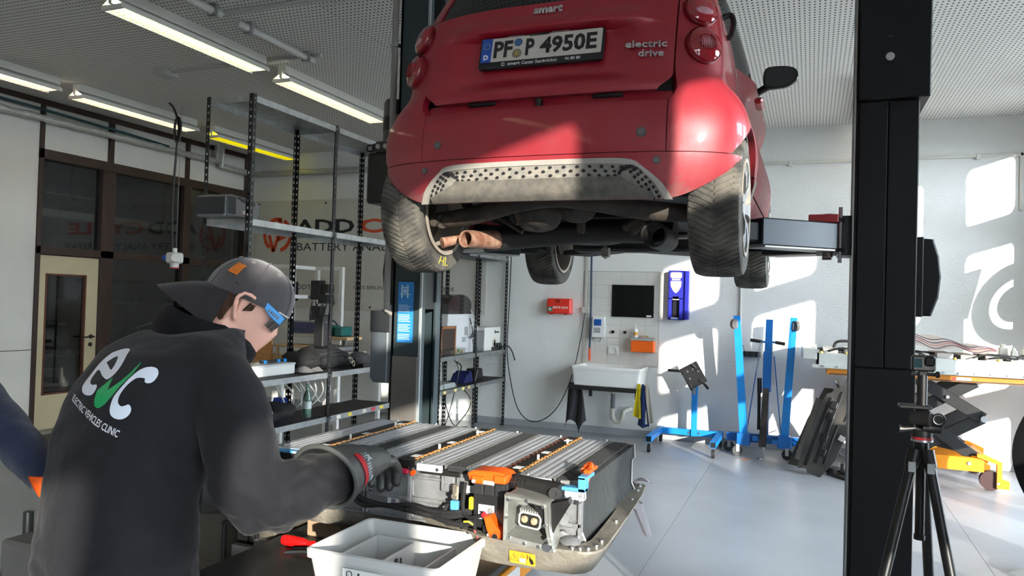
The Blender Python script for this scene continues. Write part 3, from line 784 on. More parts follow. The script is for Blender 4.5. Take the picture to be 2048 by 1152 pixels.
# parking sensors
for (x, z, r) in ((-0.442, 0.525, 0.0155), (0.428, 0.535, 0.0175), (-0.507, 0.422, 0.0125), (0.487, 0.428, 0.0135)):
    ph = phi_of(x, z); c = body_at(ph, z); n_ = (body_at(ph, z, 0.02)-body_at(ph, z, 0.001)).normalized()
    sn = put(MB().cyl(W(*(c-n_*0.004)), W(*(c+n_*0.003)), r*1.12, n=20), 'parking_sensor', M('sensor_grey', (84, 80, 82), 0.5), car)
    put(MB().cyl(W(*(c+n_*0.003)), W(*(c+n_*0.005)), r*0.8, n=20), 'sensor_face', M('sensor_face_grey', (102, 98, 98), 0.5), sn)
# diffuser: rim, honeycomb plate, lower lip
def dif_pt(u, v, off):
    """u -1..1 across, v 0 bottom .. 1 top; a trapezium with rounded shoulders"""
    hw_ = lerp(0.535, 0.372, sm(0, 1, v)**0.9)
    z = 0.290 + 0.142*v - 0.0*u
    return W(*body_at(phi_of(u*hw_, z), z, off))
def strip(pa, pb, n, off, name, mat, depth=0.015):
    mb = MB()
    A = [pa(i/n, off) for i in range(n+1)]; B = [pb(i/n, off) for i in range(n+1)]
    A2 = [p+V((0, depth, 0)) for p in A]; B2 = [p+V((0, depth, 0)) for p in B]
    mb.loft([[A[i], B[i], B2[i], A2[i]] for i in range(n+1)]); return put(mb, name, mat, dif)
dif = put(MB().grid(lambda u, v: dif_pt(2*u-1, v, 0.004), 40, 6), 'diffuser', dust_grey, car)
def path(m):
    """outline of the diffuser from lower left over the shoulders to lower right, inset m"""
    def f(t, off):
        # t 0..1
        L = [(-0.535+m*1.5, 0.288), (-0.50+m*1.4, 0.345), (-0.435+m*1.15, 0.402), (-0.375+m*0.8, 0.430-m), (-0.2, 0.4355-m), (0.0, 0.4365-m), (0.2, 0.4355-m), (0.375-m*0.8, 0.430-m), (0.435-m*1.15, 0.402), (0.50-m*1.4, 0.345), (0.535-m*1.5, 0.288)]
        k = t*(len(L)-1); i = min(len(L)-2, int(k)); q = k-i
        p0, p1, p2, p3 = (V((*L[max(0, min(len(L)-1, j))], 0)) for j in (i-1, i, i+1, i+2))
        p = 0.5*((2*p1)+(p2-p0)*q+(2*p0-5*p1+4*p2-p3)*q*q+(3*p1-p0-3*p2+p3)*q**3)
        return W(*body_at(phi_of(p.x, p.y), p.y, off))
    return f
strip(path(-0.004), path(0.016), 60, 0.010, 'diffuser_rim', M('rim_light_grey', (172, 166, 158), 0.5, 0.2, var=0.06, vs=30))
strip(path(0.016), path(0.066), 60, 0.005, 'honeycomb_plate', dust_grey, 0.008)
lipm = MB()
lipm.grid(lambda u, v: W(*(body_at(phi_of((2*u-1)*lerp(0.475, 0.355, sm(0.2, 1, v)), 0.288+0.083*v), 0.288+0.083*v, 0.012+0.014*sin(pi*min(1, v*1.2))))), 40, 8)
put(lipm, 'diffuser_lip', dust_grey, dif, solid=0.012)
holes = MB()
pth = [path(0.026+0.0155*r) for r in range(3)]
for r in range(3):
    n = 36 - 0*r
    for i in range(n):
        t = (i+0.5*(r % 2)+0.25)/n
        p = pth[r](t, 0.0062); q = pth[r](min(1, t+0.004), 0.0062); d = (q-p).normalized()
        if d.length < 0.5: continue
        nrm = d.cross(V((0, 0, 1))); nrm = V((nrm.x, nrm.y, 0)).normalized(); nrm = -nrm if nrm.y > 0 else nrm
        up_ = d.cross(nrm); R = 0.0064
        X = frame(p, d, up_)
        pts = [(R*1.15*cos(a), R*0.9*sin(a)) for a in [pi/6+2*pi*k/6 for k in range(6)]]
        holes.prism(pts, -0.004, 0.0022, X=X)
put(holes, 'honeycomb_openings', M('grille_hole', (22, 20, 24), 0.8), dif, kind='stuff')
# number plate
pz, py = 0.918, cy0(0.918)-0.001
plate_c = W(-0.005, py-0.004, pz)
tilt = atan2(cy0(0.97)-cy0(0.87), 0.10)
PX_ = frame(plate_c, (1, 0, 0), (0, sin(tilt), cos(tilt)))
pt = put(MB().prism(rrect(0.536, 0.142, 0.010, 4, 0, -0.012), -0.012, 0.006, X=PX_, bev=0.002), 'number_plate', M('plate_frame_black', (26, 26, 28), 0.5), car)
put(MB().prism(rrect(0.519, 0.108, 0.006, 4), 0.0, 0.0085, X=PX_, bev=0.001), 'plate_face', M('plate_white', (206, 198, 188), 0.45, var=0.05, vs=8), pt)
ink = M('plate_ink', (34, 34, 36), 0.5)
put(MB().box(-0.2595, -0.214, -0.054, 0.054, 0.004, 0.0092, X=PX_), 'euro_band', M('euro_blue', (28, 78, 168), 0.5), pt)
def fit_text(s, w, h, ext=0.0006, bold=0.0, sp=1.0):
    me = text_mesh(s, 0.1, 0.0, bold=bold*0.1, spacing=sp)
    x = [v.co.x for v in me.vertices]; y = [v.co.y for v in me.vertices]
    cx, cy, sx, sy = (min(x)+max(x))/2, (min(y)+max(y))/2, w/(max(x)-min(x)), h/(max(y)-min(y))
    me.transform(Matrix.Diagonal((sx, sy, 1, 1)) @ T(-cx, -cy, 0))
    return me
def plate_fit(s, x0, x1, h, y, mat, z=0.0096, bold=0.0):
    me = fit_text(s, x1-x0, h, bold=bold); me.transform(PX_ @ T((x0+x1)/2, y, z)); me.materials.append(mat)
    return put(me, 'lettering', None, pt, kind='stuff')
def plate_txt(s, size, x, y, mat, wide=1.0, spacing=1.0, bold=0.0, z=0.0096):
    me = text_mesh(s, size, 0.0006, wide=wide, spacing=spacing, bold=bold); me.transform(PX_ @ T(x, y, z)); me.materials.append(mat)
    return put(me, 'lettering', None, pt, kind='stuff')
plate_txt('D', 0.030, -0.237, -0.033, white_paper, bold=0.0015)
st = MB()
for k in range(12):
    a = 2*pi*k/12; st.prism([(0.0028*cos(b), 0.0028*sin(b)) for b in [2*pi*q/5 for q in range(5)]], 0.0090, 0.0097, X=PX_ @ T(-0.237+0.0135*cos(a), 0.020+0.0135*sin(a), 0))
put(st, 'star_ring', M('star_yellow', (150, 150, 110), 0.5), pt, kind='stuff')
plate_fit('PF', -0.203, -0.120, 0.077, 0, ink, bold=0.035)
plate_fit('P', -0.062, -0.024, 0.077, 0, ink, bold=0.035)
plate_fit('4950E', 0.000, 0.240, 0.077, 0, ink, bold=0.035)
put(MB().cyl((-0.097, 0.026, 0.008), (-0.097, 0.026, 0.0098), 0.018, n=24, X=PX_), 'inspection_seal', M('seal_blue', (58, 98, 140), 0.5), pt)
put(MB().cyl((-0.099, -0.025, 0.008), (-0.099, -0.025, 0.0098), 0.021, n=24, X=PX_), 'registration_seal', M('seal_grey', (138, 130, 110), 0.5), pt)
put(MB().box(-0.104, -0.094, -0.033, -0.017, 0.0097, 0.0106, X=PX_), 'seal_crest', M('seal_gold', (176, 150, 40), 0.5), pt)
plate_fit('smart', -0.136, -0.082, 0.0125, -0.068, white_paper, 0.0066, 0.02)
plate_fit('Center Saarbr\u00fccken', -0.074, 0.078, 0.0145, -0.068, white_paper, 0.0066, 0.012)
plate_fit('96 80 80', 0.112, 0.176, 0.0135, -0.068, white_paper, 0.0066, 0.02)
put(MB().tube([(-0.156+0.0068*cos(a), -0.068+0.0068*sin(a), 0.0068) for a in [radians(20+320*k/12) for k in range(13)]], 0.0014, 5, X=PX_), 'emblem', white_paper, pt)
for x, wd in ((-0.115, 0.075), (0.075, 0.075)):
    put(MB().box(CX+x-wd/2, CX+x+wd/2, CY+0.065, CY+0.095, CZ+0.972, CZ+0.9795, 0.002), 'plate_lamp', M('plate_lamp_lens', (120, 96, 100), 0.3), car)
put(MB().box(CX-0.055, CX+0.03, CY+0.060, CY+0.10, CZ+0.968, CZ+0.977, 0.002), 'tailgate_handle', black_plastic, car)
# badges
chrome = M('badge_silver', (188, 180, 180), 0.4, 0.25)
def badge(s, w, h, x, z, bold=0.1):
    ph = phi_of(x, z); p = body_at(ph, z, 0.016); dz = body_at(ph, z+0.03, 0.016)-p; dx = body_at(ph+0.03, z, 0.016)-p
    me = fit_text(s, w, h, bold=bold); bmx = bmesh.new(); bmx.from_mesh(me)
    r = bmesh.ops.extrude_face_region(bmx, geom=bmx.faces[:]); bmesh.ops.translate(bmx, vec=(0, 0, 0.005), verts=[q for q in r['geom'] if isinstance(q, bmesh.types.BMVert)])
    bmx.to_mesh(me); bmx.free()
    me.transform(frame(W(*p), dx, dz)); me.materials.append(chrome)
    return put(me, 'badge', None, car, kind='stuff')
badge('smart', 0.125, 0.036, 0.012, 1.076, 0.035)
badge('electric', 0.160, 0.030, 0.425, 0.886, 0.02)
badge('drive', 0.098, 0.030, 0.445, 0.848, 0.02)
# door mirrors
mm = M('mirror_black', (16, 16, 17), 0.25)
for s in (-1, 1):
    c0 = W(s*0.862, 1.55, 1.150)
    X = frame(c0, (s, 0, 0), (0, 0, 1))
    out = [(-0.085, -0.055), (-0.03, -0.066), (0.04, -0.058), (0.085, -0.03), (0.095, 0.005), (0.08, 0.04), (0.03, 0.058), (-0.05, 0.060), (-0.082, 0.045), (-0.09, 0.0)]
    out = [tuple(p[:2]) for p in bez([(*p, 0) for p in out+out[:1]], 3)[:-1]]
    dz_ = 1 if s < 0 else -1
    rings = [[X @ V((x*k, y*k, dz_*d)) for x, y in out] for k, d in ((0.96, -0.012), (1.0, 0.0), (0.98, 0.03), (0.85, 0.06), (0.5, 0.085))]
    mi = put(MB().loft(rings).tube([W(s*0.71, 1.58, 1.06), W(s*0.76, 1.57, 1.085), W(s*0.80, 1.56, 1.105)], [0.024, 0.02, 0.022], 10), 'mirror', mm, car)
    put(MB().prism([(x*0.86, y*0.84) for x, y in out], 0.0125, 0.0145, X=frame(c0, (1, 0, 0), (0, 0, 1)) @ Matrix.Diagonal((s, 1, 1, 1))), 'mirror_glass', M('mirror_glass', (16, 17, 19), 0.06, spec=0.8), mi)
put(MB().tube(bez([W(0.665, 0.50, 1.12), W(0.70, 0.50, 1.13), W(0.712, 0.50, 1.09), W(0.70, 0.50, 1.04), W(0.675, 0.50, 1.03)], 4), 0.012, 8), 'fuel_flap_trim', mm, car)
# wheels
def tyre_mesh():
    N_, rows_n, R0, wd = 432, 72, 0.287, 0.094
    prof = []
    for k in range(25):
        u = -1+2*k/24; prof.append((u, R0-0.012*abs(u)**4, u*wd))
    mb = MB(); rings = []
    for i in range(N_):
        a = 2*pi*i/N_; ring = []
        for (u, r, x) in prof:
            au = abs(u)
            ph = (i/N_*rows_n + 1.9*(au**0.8)) % 1.0
            g = 0.0
            if ph < 0.17 and 0.06 < au: g = 0.0065
            if au < 0.045: g = 0.005 if ((i/N_*rows_n) % 1.0) < 0.5 else 0.0
            if 0.52 < au < 0.58: g = max(g, 0.004) if ((i/N_*rows_n*1.0) % 1.0) < 0.6 else g
            ring.append((r-g, x))
        side = [(0.262, wd*1.06), (0.235, wd*1.08), (0.205, wd*0.98), (0.196, wd*0.90)]
        full = [(r, -x) for r, x in side[::-1]] + ring + side
        rings.append([V((x, r*cos(a), r*sin(a))) for r, x in full])
    n = len(rings[0]); vs = [p for r in rings for p in r]
    fs = [(i*n+k, ((i+1) % N_)*n+k, ((i+1) % N_)*n+k+1, i*n+k+1) for i in range(N_) for k in range(n-1)]
    mb._add(vs, fs); return mb
def rim_mesh(out):
    mb = MB(); wd = 0.09
    prof = [(0.200, -wd), (0.192, -wd), (0.180, -wd+0.02), (0.172, 0.0), (0.178, wd-0.03), (0.190, wd+0.002), (0.202, wd+0.006), (0.202, wd+0.013), (0.186, wd+0.012), (0.170, wd-0.04), (0.165, 0.0), (0.174, -wd+0.02)]
    mb.lathe(prof+[prof[0]], 48, X=Matrix.Rotation(pi/2, 4, 'Y'))
    return mb
silver = M('alloy_silver', (188, 190, 192), 0.3, 0.85, var=0.06)
rim_in = M('rim_inside_dirty', (160, 152, 142), 0.6, 0.3, var=0.25, vs=14, dirt=(176, 164, 148))
ty0 = None
def spokes(s):
    mb = MB()
    for k in range(6):
        a = 2*pi*k/6
        for da in (-0.13, 0.13):
            pts = []
            for (r, x, wdt) in ((0.03, 0.080, 0.018), (0.09, 0.096, 0.017), (0.15, 0.098, 0.016), (0.187, 0.092, 0.020)):
                an = a + da*(r/0.185)
                pts.append((r, x, wdt, an))
            rings = []
            for r, x, wdt, an in pts:
                c = V((s*x, r*cos(an), r*sin(an))); t = V((0, -sin(an), cos(an)))
                rings.append([c+t*wdt+V((s*0.008, 0, 0)), c-t*wdt+V((s*0.008, 0, 0)), c-t*wdt*0.7-V((s*0.014, 0, 0)), c+t*wdt*0.7-V((s*0.014, 0, 0))])
            mb.loft(rings)
    mb.cyl((s*0.06, 0, 0), (s*0.094, 0, 0), 0.05, 0.042, n=24)
    return mb
sp = {}
for (sx, yy) in ((-1, YA), (1, YA), (-1, YF2), (1, YF2)):
    c = W(sx*0.688, yy, 0.287)
    X = T(c)
    if ty0 is None:
        wt = put(tyre_mesh(), 'tyre', tyre_m, None, sharp=25); ty0 = wt
        rm = put(rim_mesh(1), 'wheel_rim', rim_in, None); rim0 = rm
    else:
        wt = bpy.data.objects.new('tyre', ty0.data); rm = bpy.data.objects.new('wheel_rim', rim0.data); COL.objects.link(wt); COL.objects.link(rm)
    for o_ in (wt, rm):
        o_.parent = car; o_.matrix_parent_inverse = Matrix.Translation(car.location).inverted(); o_.location = c
    if sx not in sp:
        so_ = put(spokes(sx), 'spokes', silver, None); sp[sx] = so_
    else:
        so_ = bpy.data.objects.new('spokes', sp[sx].data); COL.objects.link(so_)
    so_.parent = rm; so_.location = (0, 0, 0)
    dk_ = put(MB().cyl((-sx*0.005, 0, 0), (sx*0.018, 0, 0), 0.125, n=32).cyl((-sx*0.08, 0, 0), (0, 0, 0), 0.07, n=20), 'brake_drum', brown_iron, None); dk_.parent = rm
# yellow chalk mark on the inner side of the left rear tyre
chalk = M('yellow_chalk', (214, 196, 70), 0.8)
def mark(pts):
    c = W(-0.688, YA, 0.287)
    return [c + V((0.094*1.09+0.002, -r*sin(a), -r*cos(a))) for r, a in pts]
mk = MB()
for pts in ([(0.255, 0.28), (0.215, 0.22)], [(0.255, 0.10), (0.215, 0.08)], [(0.235, 0.25), (0.237, 0.10)], [(0.252, 0.02), (0.212, 0.0)], [(0.252, 0.02), (0.250, -0.10)]):
    mk.tube(mark(pts), 0.0018, 5)
put(mk, 'chalk_mark', chalk, car, kind='stuff')
# wheel-arch liners
for (sx, yy) in ((-1, YA), (1, YA), (-1, YF2), (1, YF2)):
    put(MB().grid(lambda u, v: W(sx*lerp(0.52, 0.775, v), yy+RA*cos(lerp(0.0, 2.30 if yy < 1 else pi, u)), 0.287+(RA+0.004)*sin(lerp(0.0, 2.30 if yy < 1 else pi, u))), 24, 2), 'arch_liner', under_black, car)
# ---- running gear seen from below
ub = put(MB().box(CX-0.60, CX+0.60, CY+0.95, CY+2.15, CZ+0.30, CZ+0.40, 0.02), 'floor_pan', under_black, car)
put(MB().box(CX-0.52, CX+0.52, CY+0.08, CY+0.95, CZ+0.50, CZ+0.56), 'boot_floor', under_black, car)
put(MB().grid(lambda u, v: W(lerp(-0.62, 0.62, u), 0.95+0.12*(1-v), lerp(0.36, 0.72, v)), 8, 4), 'bulkhead', under_black, car, solid=0.01)
put(MB().tube(bez([W(-0.60, 0.33, 0.245), W(-0.42, 0.30, 0.255), W(-0.12, 0.20, 0.30), W(0.12, 0.20, 0.305), W(0.40, 0.30, 0.27), W(0.60, 0.34, 0.255)], 6), [0.032+0.010*abs(sin(i*0.2)) for i in range(31)], 12), 'axle_tube', brown_iron, car)
put(MB().cyl(W(-0.575, 0.30, 0.235), W(-0.575, 0.255, 0.225), 0.02, n=6).cyl(W(-0.60, 0.33, 0.245), W(-0.55, 0.30, 0.235), 0.034, n=12), 'axle_bolt', brown_iron, car)
put(MB().tube(bez([W(-0.47, 0.60, 0.172), W(-0.2, 0.66, 0.200), W(0.1, 0.68, 0.222), W(0.46, 0.66, 0.215)], 6), 0.058, 18), 'cross_tube', under_black, car)
put(MB().box(CX-0.60, CX+0.60, CY+0.55, CY+1.0, CZ+0.36, CZ+0.46, 0.01), 'bay_shield', under_black, car)
# rusty tail pipe, left, cut at a slant
tp = MB()
c0 = W(-0.44, 0.42, 0.155)
ring_o = [c0+V((0.040*cos(a)-0.0, -0.10-0.012*cos(a), 0.040*sin(a))) for a in [2*pi*k/20 for k in range(20)]]
ring_i = [c0+V((0.033*cos(a), -0.095-0.012*cos(a), 0.033*sin(a))) for a in [2*pi*k/20 for k in range(20)]]
back_o = [W(-0.40, 0.62, 0.175)+V((0.048*cos(a), 0, 0.048*sin(a))) for a in [2*pi*k/20 for k in range(20)]]
back_i = [p+V((0, 0.10, 0)) for p in ring_i]
tp.loft([back_o, ring_o, ring_i, back_i], caps=False)
put(tp, 'tail_pipe', rust, car, 'rusty slant-cut tail pipe')
put(MB().cyl(W(-0.50, 0.45, 0.17), W(-0.58, 0.36, 0.14), 0.018, 0.026, n=12), 'pipe_bracket', rust, car)
t2 = MB(); c1 = W(0.42, 0.36, 0.175)
t2.loft([[c1+V((r*cos(a), y, r*sin(a))) for a in [2*pi*k/20 for k in range(20)]] for r, y in ((0.056, 0.3), (0.056, 0.0), (0.047, 0.0), (0.047, 0.2))], caps=False)
put(t2, 'open_tube', under_black, car)
gb = MB()
def lump(c, r, seed):
    mbm = MB().sphere(c, r, 18, 12)
    for v_ in mbm.bm.verts:
        d = V(v_.co)-V(c); v_.co += d*0.22*noise.noise(V(v_.co)*14+V((seed, 0, 0)))
    return mbm
put(lump(W(-0.10, 0.36, 0.275), (0.12, 0.10, 0.085), 1), 'gearbox', brown_iron, car)
put(lump(W(0.06, 0.40, 0.295), (0.09, 0.10, 0.06), 5), 'motor_mount', brown_iron, car)
put(MB().cyl(W(-0.01, 0.26, 0.335), W(0.09, 0.26, 0.335), 0.03, n=16), 'drive_shaft', M('rust_dark', (96, 52, 36), 0.8, var=0.3), car)
put(MB().cyl(W(0.09, 0.26, 0.335), W(0.26, 0.27, 0.335), 0.042, n=16), 'motor', under_black, car)
put(MB().box(CX+0.10, CX+0.28, CY+0.25, CY+0.45, CZ+0.285, CZ+0.31, 0.006), 'motor_bracket', M('bracket_light', (104, 100, 94), 0.6, 0.2, var=0.2), car)
for (a, b, r) in ((W(-0.38, 0.50, 0.29), W(-0.22, 0.48, 0.20), 0.012), (W(0.26, 0.52, 0.22), W(0.40, 0.42, 0.27), 0.02), (W(0.30, 0.50, 0.20), W(0.36, 0.45, 0.25), 0.02), (W(-0.47, 0.35, 0.34), W(-0.40, 0.30, 0.27), 0.022)):
    put(MB().cyl(a, b, r, n=8), 'link_rod', brown_iron, car)
put(MB().box(CX+0.05, CX+0.09, CY+0.44, CY+0.47, CZ+0.19, CZ+0.27, 0.008), 'hanger', brown_iron, car)
# front subframe and arms
put(MB().tube(bez([W(-0.30, 1.30, 0.24), W(-0.05, 1.35, 0.235), W(0.10, 1.40, 0.27)], 5), 0.03, 8), 'coolant_pipe', M('hose_grey', (66, 66, 66), 0.5), car)
put(MB().prism([(-0.55, 2.15), (-0.08, 1.72), (0.0, 1.80), (-0.10, 1.95), (-0.40, 2.30)], 0.20, 0.235, X=T(CX, CY, CZ), bev=0.008), 'control_arm', under_black, car)
put(MB().prism([(0.55, 2.15), (0.08, 1.72), (0.0, 1.80), (0.10, 1.95), (0.40, 2.30)], 0.20, 0.235, X=T(CX, CY, CZ), bev=0.008), 'control_arm', under_black, car)
put(MB().box(CX-0.32, CX+0.52, CY+1.60, CY+1.75, CZ+0.19, CZ+0.27, 0.015), 'subframe', under_black, car)
put(MB().box(CX-0.35, CX-0.18, CY+1.15, CY+1.4, CZ+0.225, CZ+0.30, 0.01), 'junction_block', under_black, car)
put(MB().box(CX-0.55, CX-0.15, CY+0.98, CY+1.02, CZ+0.24, CZ+0.26), 'floor_edge', car_red, car)
for i, (x, y, z, w_, h_) in enumerate(((0.05, 1.2, 0.25, 0.05, 0.06), (0.14, 1.25, 0.22, 0.035, 0.08), (0.20, 1.1, 0.24, 0.06, 0.05), (0.29, 1.3, 0.24, 0.05, 0.06), (-0.08, 1.3, 0.24, 0.07, 0.05))):
    put(MB().box(CX+x, CX+x+w_, CY+y, CY+y+0.08, CZ+z, CZ+z+h_, 0.008), 'connector', dark_plastic, car)
put(MB().tube(bez([W(0.02, 1.05, 0.22), W(0.035, 1.05, 0.15), W(0.03, 1.06, 0.115)], 4), 0.010, 6).box(CX+0.015, CX+0.055, CY+1.03, CY+1.07, CZ+0.12, CZ+0.17, 0.004), 'plug', M('plug_grey', (140, 134, 124), 0.5), car)
put(MB().tube(bez([W(0.20, 1.2, 0.25), W(0.26, 1.1, 0.225), W(0.34, 1.1, 0.235), W(0.44, 1.15, 0.24)], 5), 0.018, 8), 'corrugated_hose', dark_plastic, car)
put(MB().box(CX+0.30, CX+0.46, CY+1.0, CY+1.06, CZ+0.215, CZ+0.235, 0.004), 'cover_strip', M('strip_grey', (120, 116, 108), 0.5), car)
# ================================================================== TWO-POST LIFT
post_m = M('lift_post_black', (12, 14, 17), 0.5, 0.0, spec=0.22, var=0.08, vs=5)
teal_m = M('lift_post_teal', (52, 64, 68), 0.42, 0.1, var=0.08, vs=5)
arm_m = M('lift_arm_blue_black', (26, 36, 44), 0.35, 0.2, var=0.12, vs=8)
lift_r = thing('lift_post', 'black lift post standing full height right of the car, nearest post', 'lift post', (0.36, 4.3, 0))
put(MB().box(0.19, 0.21, 4.13, 4.50, 0.0, 3.6, 0.003).box(0.205, 0.445, 4.13, 4.15, 0.0, 3.6, 0.003).box(0.445, 0.475, 4.145, 4.50, 0.0, 3.6, 0.004).box(0.205, 0.475, 4.48, 4.50, 0.0, 3.6, 0.003), 'column', post_m, lift_r)
put(MB().box(0.205, 0.333, 4.118, 4.132, 1.345, 2.655, 0.003), 'cover_plate', post_m, lift_r)
put(MB().box(0.338, 0.470, 4.118, 4.132, 1.345, 2.655, 0.003), 'cover_plate', post_m, lift_r)
put(MB().box(0.205, 0.475, 4.112, 4.132, 0.02, 1.34, 0.003), 'lower_cover', post_m, lift_r)
put(MB().box(0.195, 0.515, 4.09, 4.52, 2.66, 3.68, 0.006), 'sleeve', post_m, lift_r)
put(MB().cyl((0.335, 4.09, 2.865), (0.335, 4.078, 2.865), 0.014, n=6).cyl((0.335, 4.09, 2.865), (0.335, 4.085, 2.865), 0.020, n=16), 'bolt', steel, lift_r)
put(MB().box(0.326, 0.342, 4.086, 4.092, 2.962, 2.972), 'slot', black_plastic, lift_r)
put(MB().box(0.0, 0.72, 4.0, 4.62, 0.0, 0.018, 0.003), 'base_plate', post_m, lift_r)
put(MB().box(0.183, 0.190, 4.12, 4.135, 0.0, 3.6), 'bright_edge', M('edge_highlight', (150, 148, 144), 0.35, 0.6), lift_r)  # pale strip paints the highlight on the post's left edge
cov = [(0.0, -0.19), (0.045, -0.19), (0.075, -0.10), (0.085, 0.0), (0.075, 0.10), (0.05, 0.185), (0.0, 0.19)]
put(MB().prism(cov, -0.12, 0.12, X=Matrix(((1,0,0,0.50),(0,0,1,4.30),(0,1,0,1.795),(0,0,0,1))), bev=0.008), 'pulley_cover', post_m, lift_r)
put(MB().box(0.475, 0.505, 4.16, 4.44, 1.60, 1.99, 0.004), 'cover_bracket', post_m, lift_r)
# carriage and swing arms on the right
put(MB().box(0.12, 0.195, 4.17, 4.43, 1.90, 2.10, 0.006), 'carriage', arm_m, lift_r)
for z in (1.925, 2.075): put(MB().box(0.02, 0.15, 4.14, 4.46, z-0.01, z+0.01, 0.003), 'arm_fork', post_m, lift_r)
for y in (4.19, 4.41): put(MB().cyl((0.075, y, 1.89), (0.075, y, 2.11), 0.024, n=16), 'pivot_pin', M('pin_steel', (120, 110, 104), 0.4, 0.7, var=0.2), lift_r)
put(MB().cyl((0.13, 4.15, 1.86), (0.13, 4.15, 2.14), 0.009, n=8), 'lock_rod', steel, lift_r)
def arm(p0, p1, parent, z=2.0, w0=0.07, h=0.075):
    p0, p1 = V((*p0, 0)), V((*p1, 0)); d = (p1-p0); L = d.length; a = atan2(d.y, d.x)
    X = T(p0.x, p0.y, z) @ RZ(a)
    o = put(MB().box(0, L*0.62, -w0, w0, -h, h-0.015, 0.006, X=X), 'swing_arm', arm_m, parent)
    put(MB().box(0.02, L*0.60, -w0-0.004, w0+0.004, -h-0.008, -h, X=X), 'arm_flange', M('arm_flange_light', (160, 158, 150), 0.4, 0.3), o)
    put(MB().box(L*0.3, L, -w0*0.75, w0*0.75, -h*0.72, h*0.5, 0.005, X=X), 'arm_extension', post_m, o)
    put(MB().cyl((L, 0, -h*0.6), (L, 0, 0.10), 0.035, n=20, X=X).cyl((L, 0, 0.085), (L, 0, 0.118), 0.058, n=20, X=X).box(L-0.08, L+0.07, -0.045, 0.045, -h*0.6, -h*0.2, 0.004, X=X), 'lifting_pad', M('pad_black', (20, 20, 21), 0.6), o)
    put(MB().box(L+0.068, L+0.074, -0.02, 0.02, -h*0.5, -h*0.25, X=X), 'pad_end', white_paper, o)
    return o
arm((0.075, 4.19), (-0.48, 3.72), lift_r)
arm((0.075, 4.41), (-0.42, 4.75), lift_r)
put(MB().box(-0.02, 0.12, 4.10, 4.16, 2.06, 2.10, 0.004), 'red_stop', M('stop_red', (150, 34, 34), 0.5), lift_r)

lift_l = thing('lift_post', 'dark teal lift post behind the left rear wheel, blue notice on it', 'lift post', (-2.3, 4.35, 0))
put(MB().box(-2.432, -2.225, 4.145, 4.165, 0.0, 3.6, 0.003).box(-2.432, -2.412, 4.145, 4.46, 0.0, 3.6, 0.003).box(-2.432, -2.245, 4.44, 4.46, 0.0, 3.6, 0.003).box(-2.245, -2.222, 4.145, 4.19, 0.0, 3.6, 0.003).box(-2.265, -2.245, 4.38, 4.46, 0.0, 3.6, 0.003), 'column', teal_m, lift_l)
put(MB().box(-2.40, -2.262, 4.20, 4.42, 1.55, 3.0, 0.004), 'carriage', black_plastic, lift_l)
put(MB().box(-2.235, -2.221, 4.135, 4.147, 0, 3.6), 'bright_edge', M('edge_light', (170, 176, 176), 0.4, 0.3), lift_l)
put(MB().box(-2.75, -2.0, 4.0, 4.7, 0.0, 0.018, 0.003), 'base_plate', teal_m, lift_l)
put(MB().box(-2.415, -2.235, 4.128, 4.146, 0.05, 1.26, 0.004), 'splash_board', M('board_grey_brown', (96, 92, 88), 0.7, var=0.15, vs=6), lift_l)
nt_ = put(MB().box(-2.388, -2.280, 4.138, 4.146, 1.345, 1.72, 0.001), 'notice', M('notice_blue', (40, 132, 205), 0.5), lift_l, 'light blue operating notice')
nw = M('notice_white', (190, 222, 240), 0.6)
nb = MB()
for i in range(22):
    z = 1.575-0.010*i; w_ = 0.085*(0.75+0.25*abs(sin(i*1.7)))
    if i % 6 != 5: nb.box(-2.380, -2.380+w_, 4.1355, 4.1382, z-0.0022, z+0.0022)
nb.box(-2.375, -2.30, 4.1355, 4.1382, 1.64, 1.645).box(-2.365, -2.355, 4.1355, 4.1382, 1.62, 1.70).box(-2.325, -2.315, 4.1355, 4.1382, 1.62, 1.70).box(-2.365, -2.315, 4.1355, 4.1382, 1.68, 1.688).box(-2.35, -2.33, 4.1355, 4.1382, 1.65, 1.675)
put(nb, 'notice_text', nw, nt_, kind='stuff')
put(MB().cyl((-2.462, 4.13, 1.60), (-2.462, 4.13, 3.7), 0.021, n=12), 'cable_duct', M('duct_grey', (150, 146, 140), 0.5), lift_l)
put(MB().tube([(-2.462, 4.13, 1.60), (-2.462, 4.14, 1.54), (-2.45, 4.17, 1.52)], 0.02, 10), 'duct_elbow', M('duct_grey', (150, 146, 140), 0.5), lift_l)
for z in (2.0, 2.6, 3.2): put(MB().box(-2.49, -2.43, 4.11, 4.15, z-0.012, z+0.012, 0.003), 'duct_clip', steel, lift_l)
cov2 = [(0.0, -0.22), (0.05, -0.20), (0.085, -0.11), (0.095, 0.0), (0.085, 0.11), (0.05, 0.20), (0.0, 0.22)]
put(MB().prism(cov2, -0.12, 0.12, X=Matrix(((-1,0,0,-2.45),(0,0,1,4.32),(0,1,0,1.78),(0,0,0,1))), bev=0.008), 'pulley_cover', black_plastic, lift_l)
cbx = thing('control_box', 'grey control box with rounded cover on the left lift post', 'control box', (-2.52, 4.28, 1.08))
put(MB().prism([(-2.60, 1.11), (-2.575, 1.08), (-2.44, 1.08), (-2.44, 1.54), (-2.565, 1.54), (-2.60, 1.49)], 4.17, 4.40, X=Matrix(((1,0,0,0),(0,0,1,0),(0,1,0,0),(0,0,0,1))), bev=0.01), 'cover', M('control_grey', (84, 90, 96), 0.4), cbx)
put(MB().box(-2.598, -2.455, 4.160, 4.172, 1.40, 1.535, 0.004), 'lid', M('control_dark', (40, 42, 45), 0.4), cbx)
put(MB().box(-2.474, -2.464, 4.160, 4.172, 1.09, 1.40), 'lid_edge', M('control_light', (150, 156, 160), 0.4), cbx)
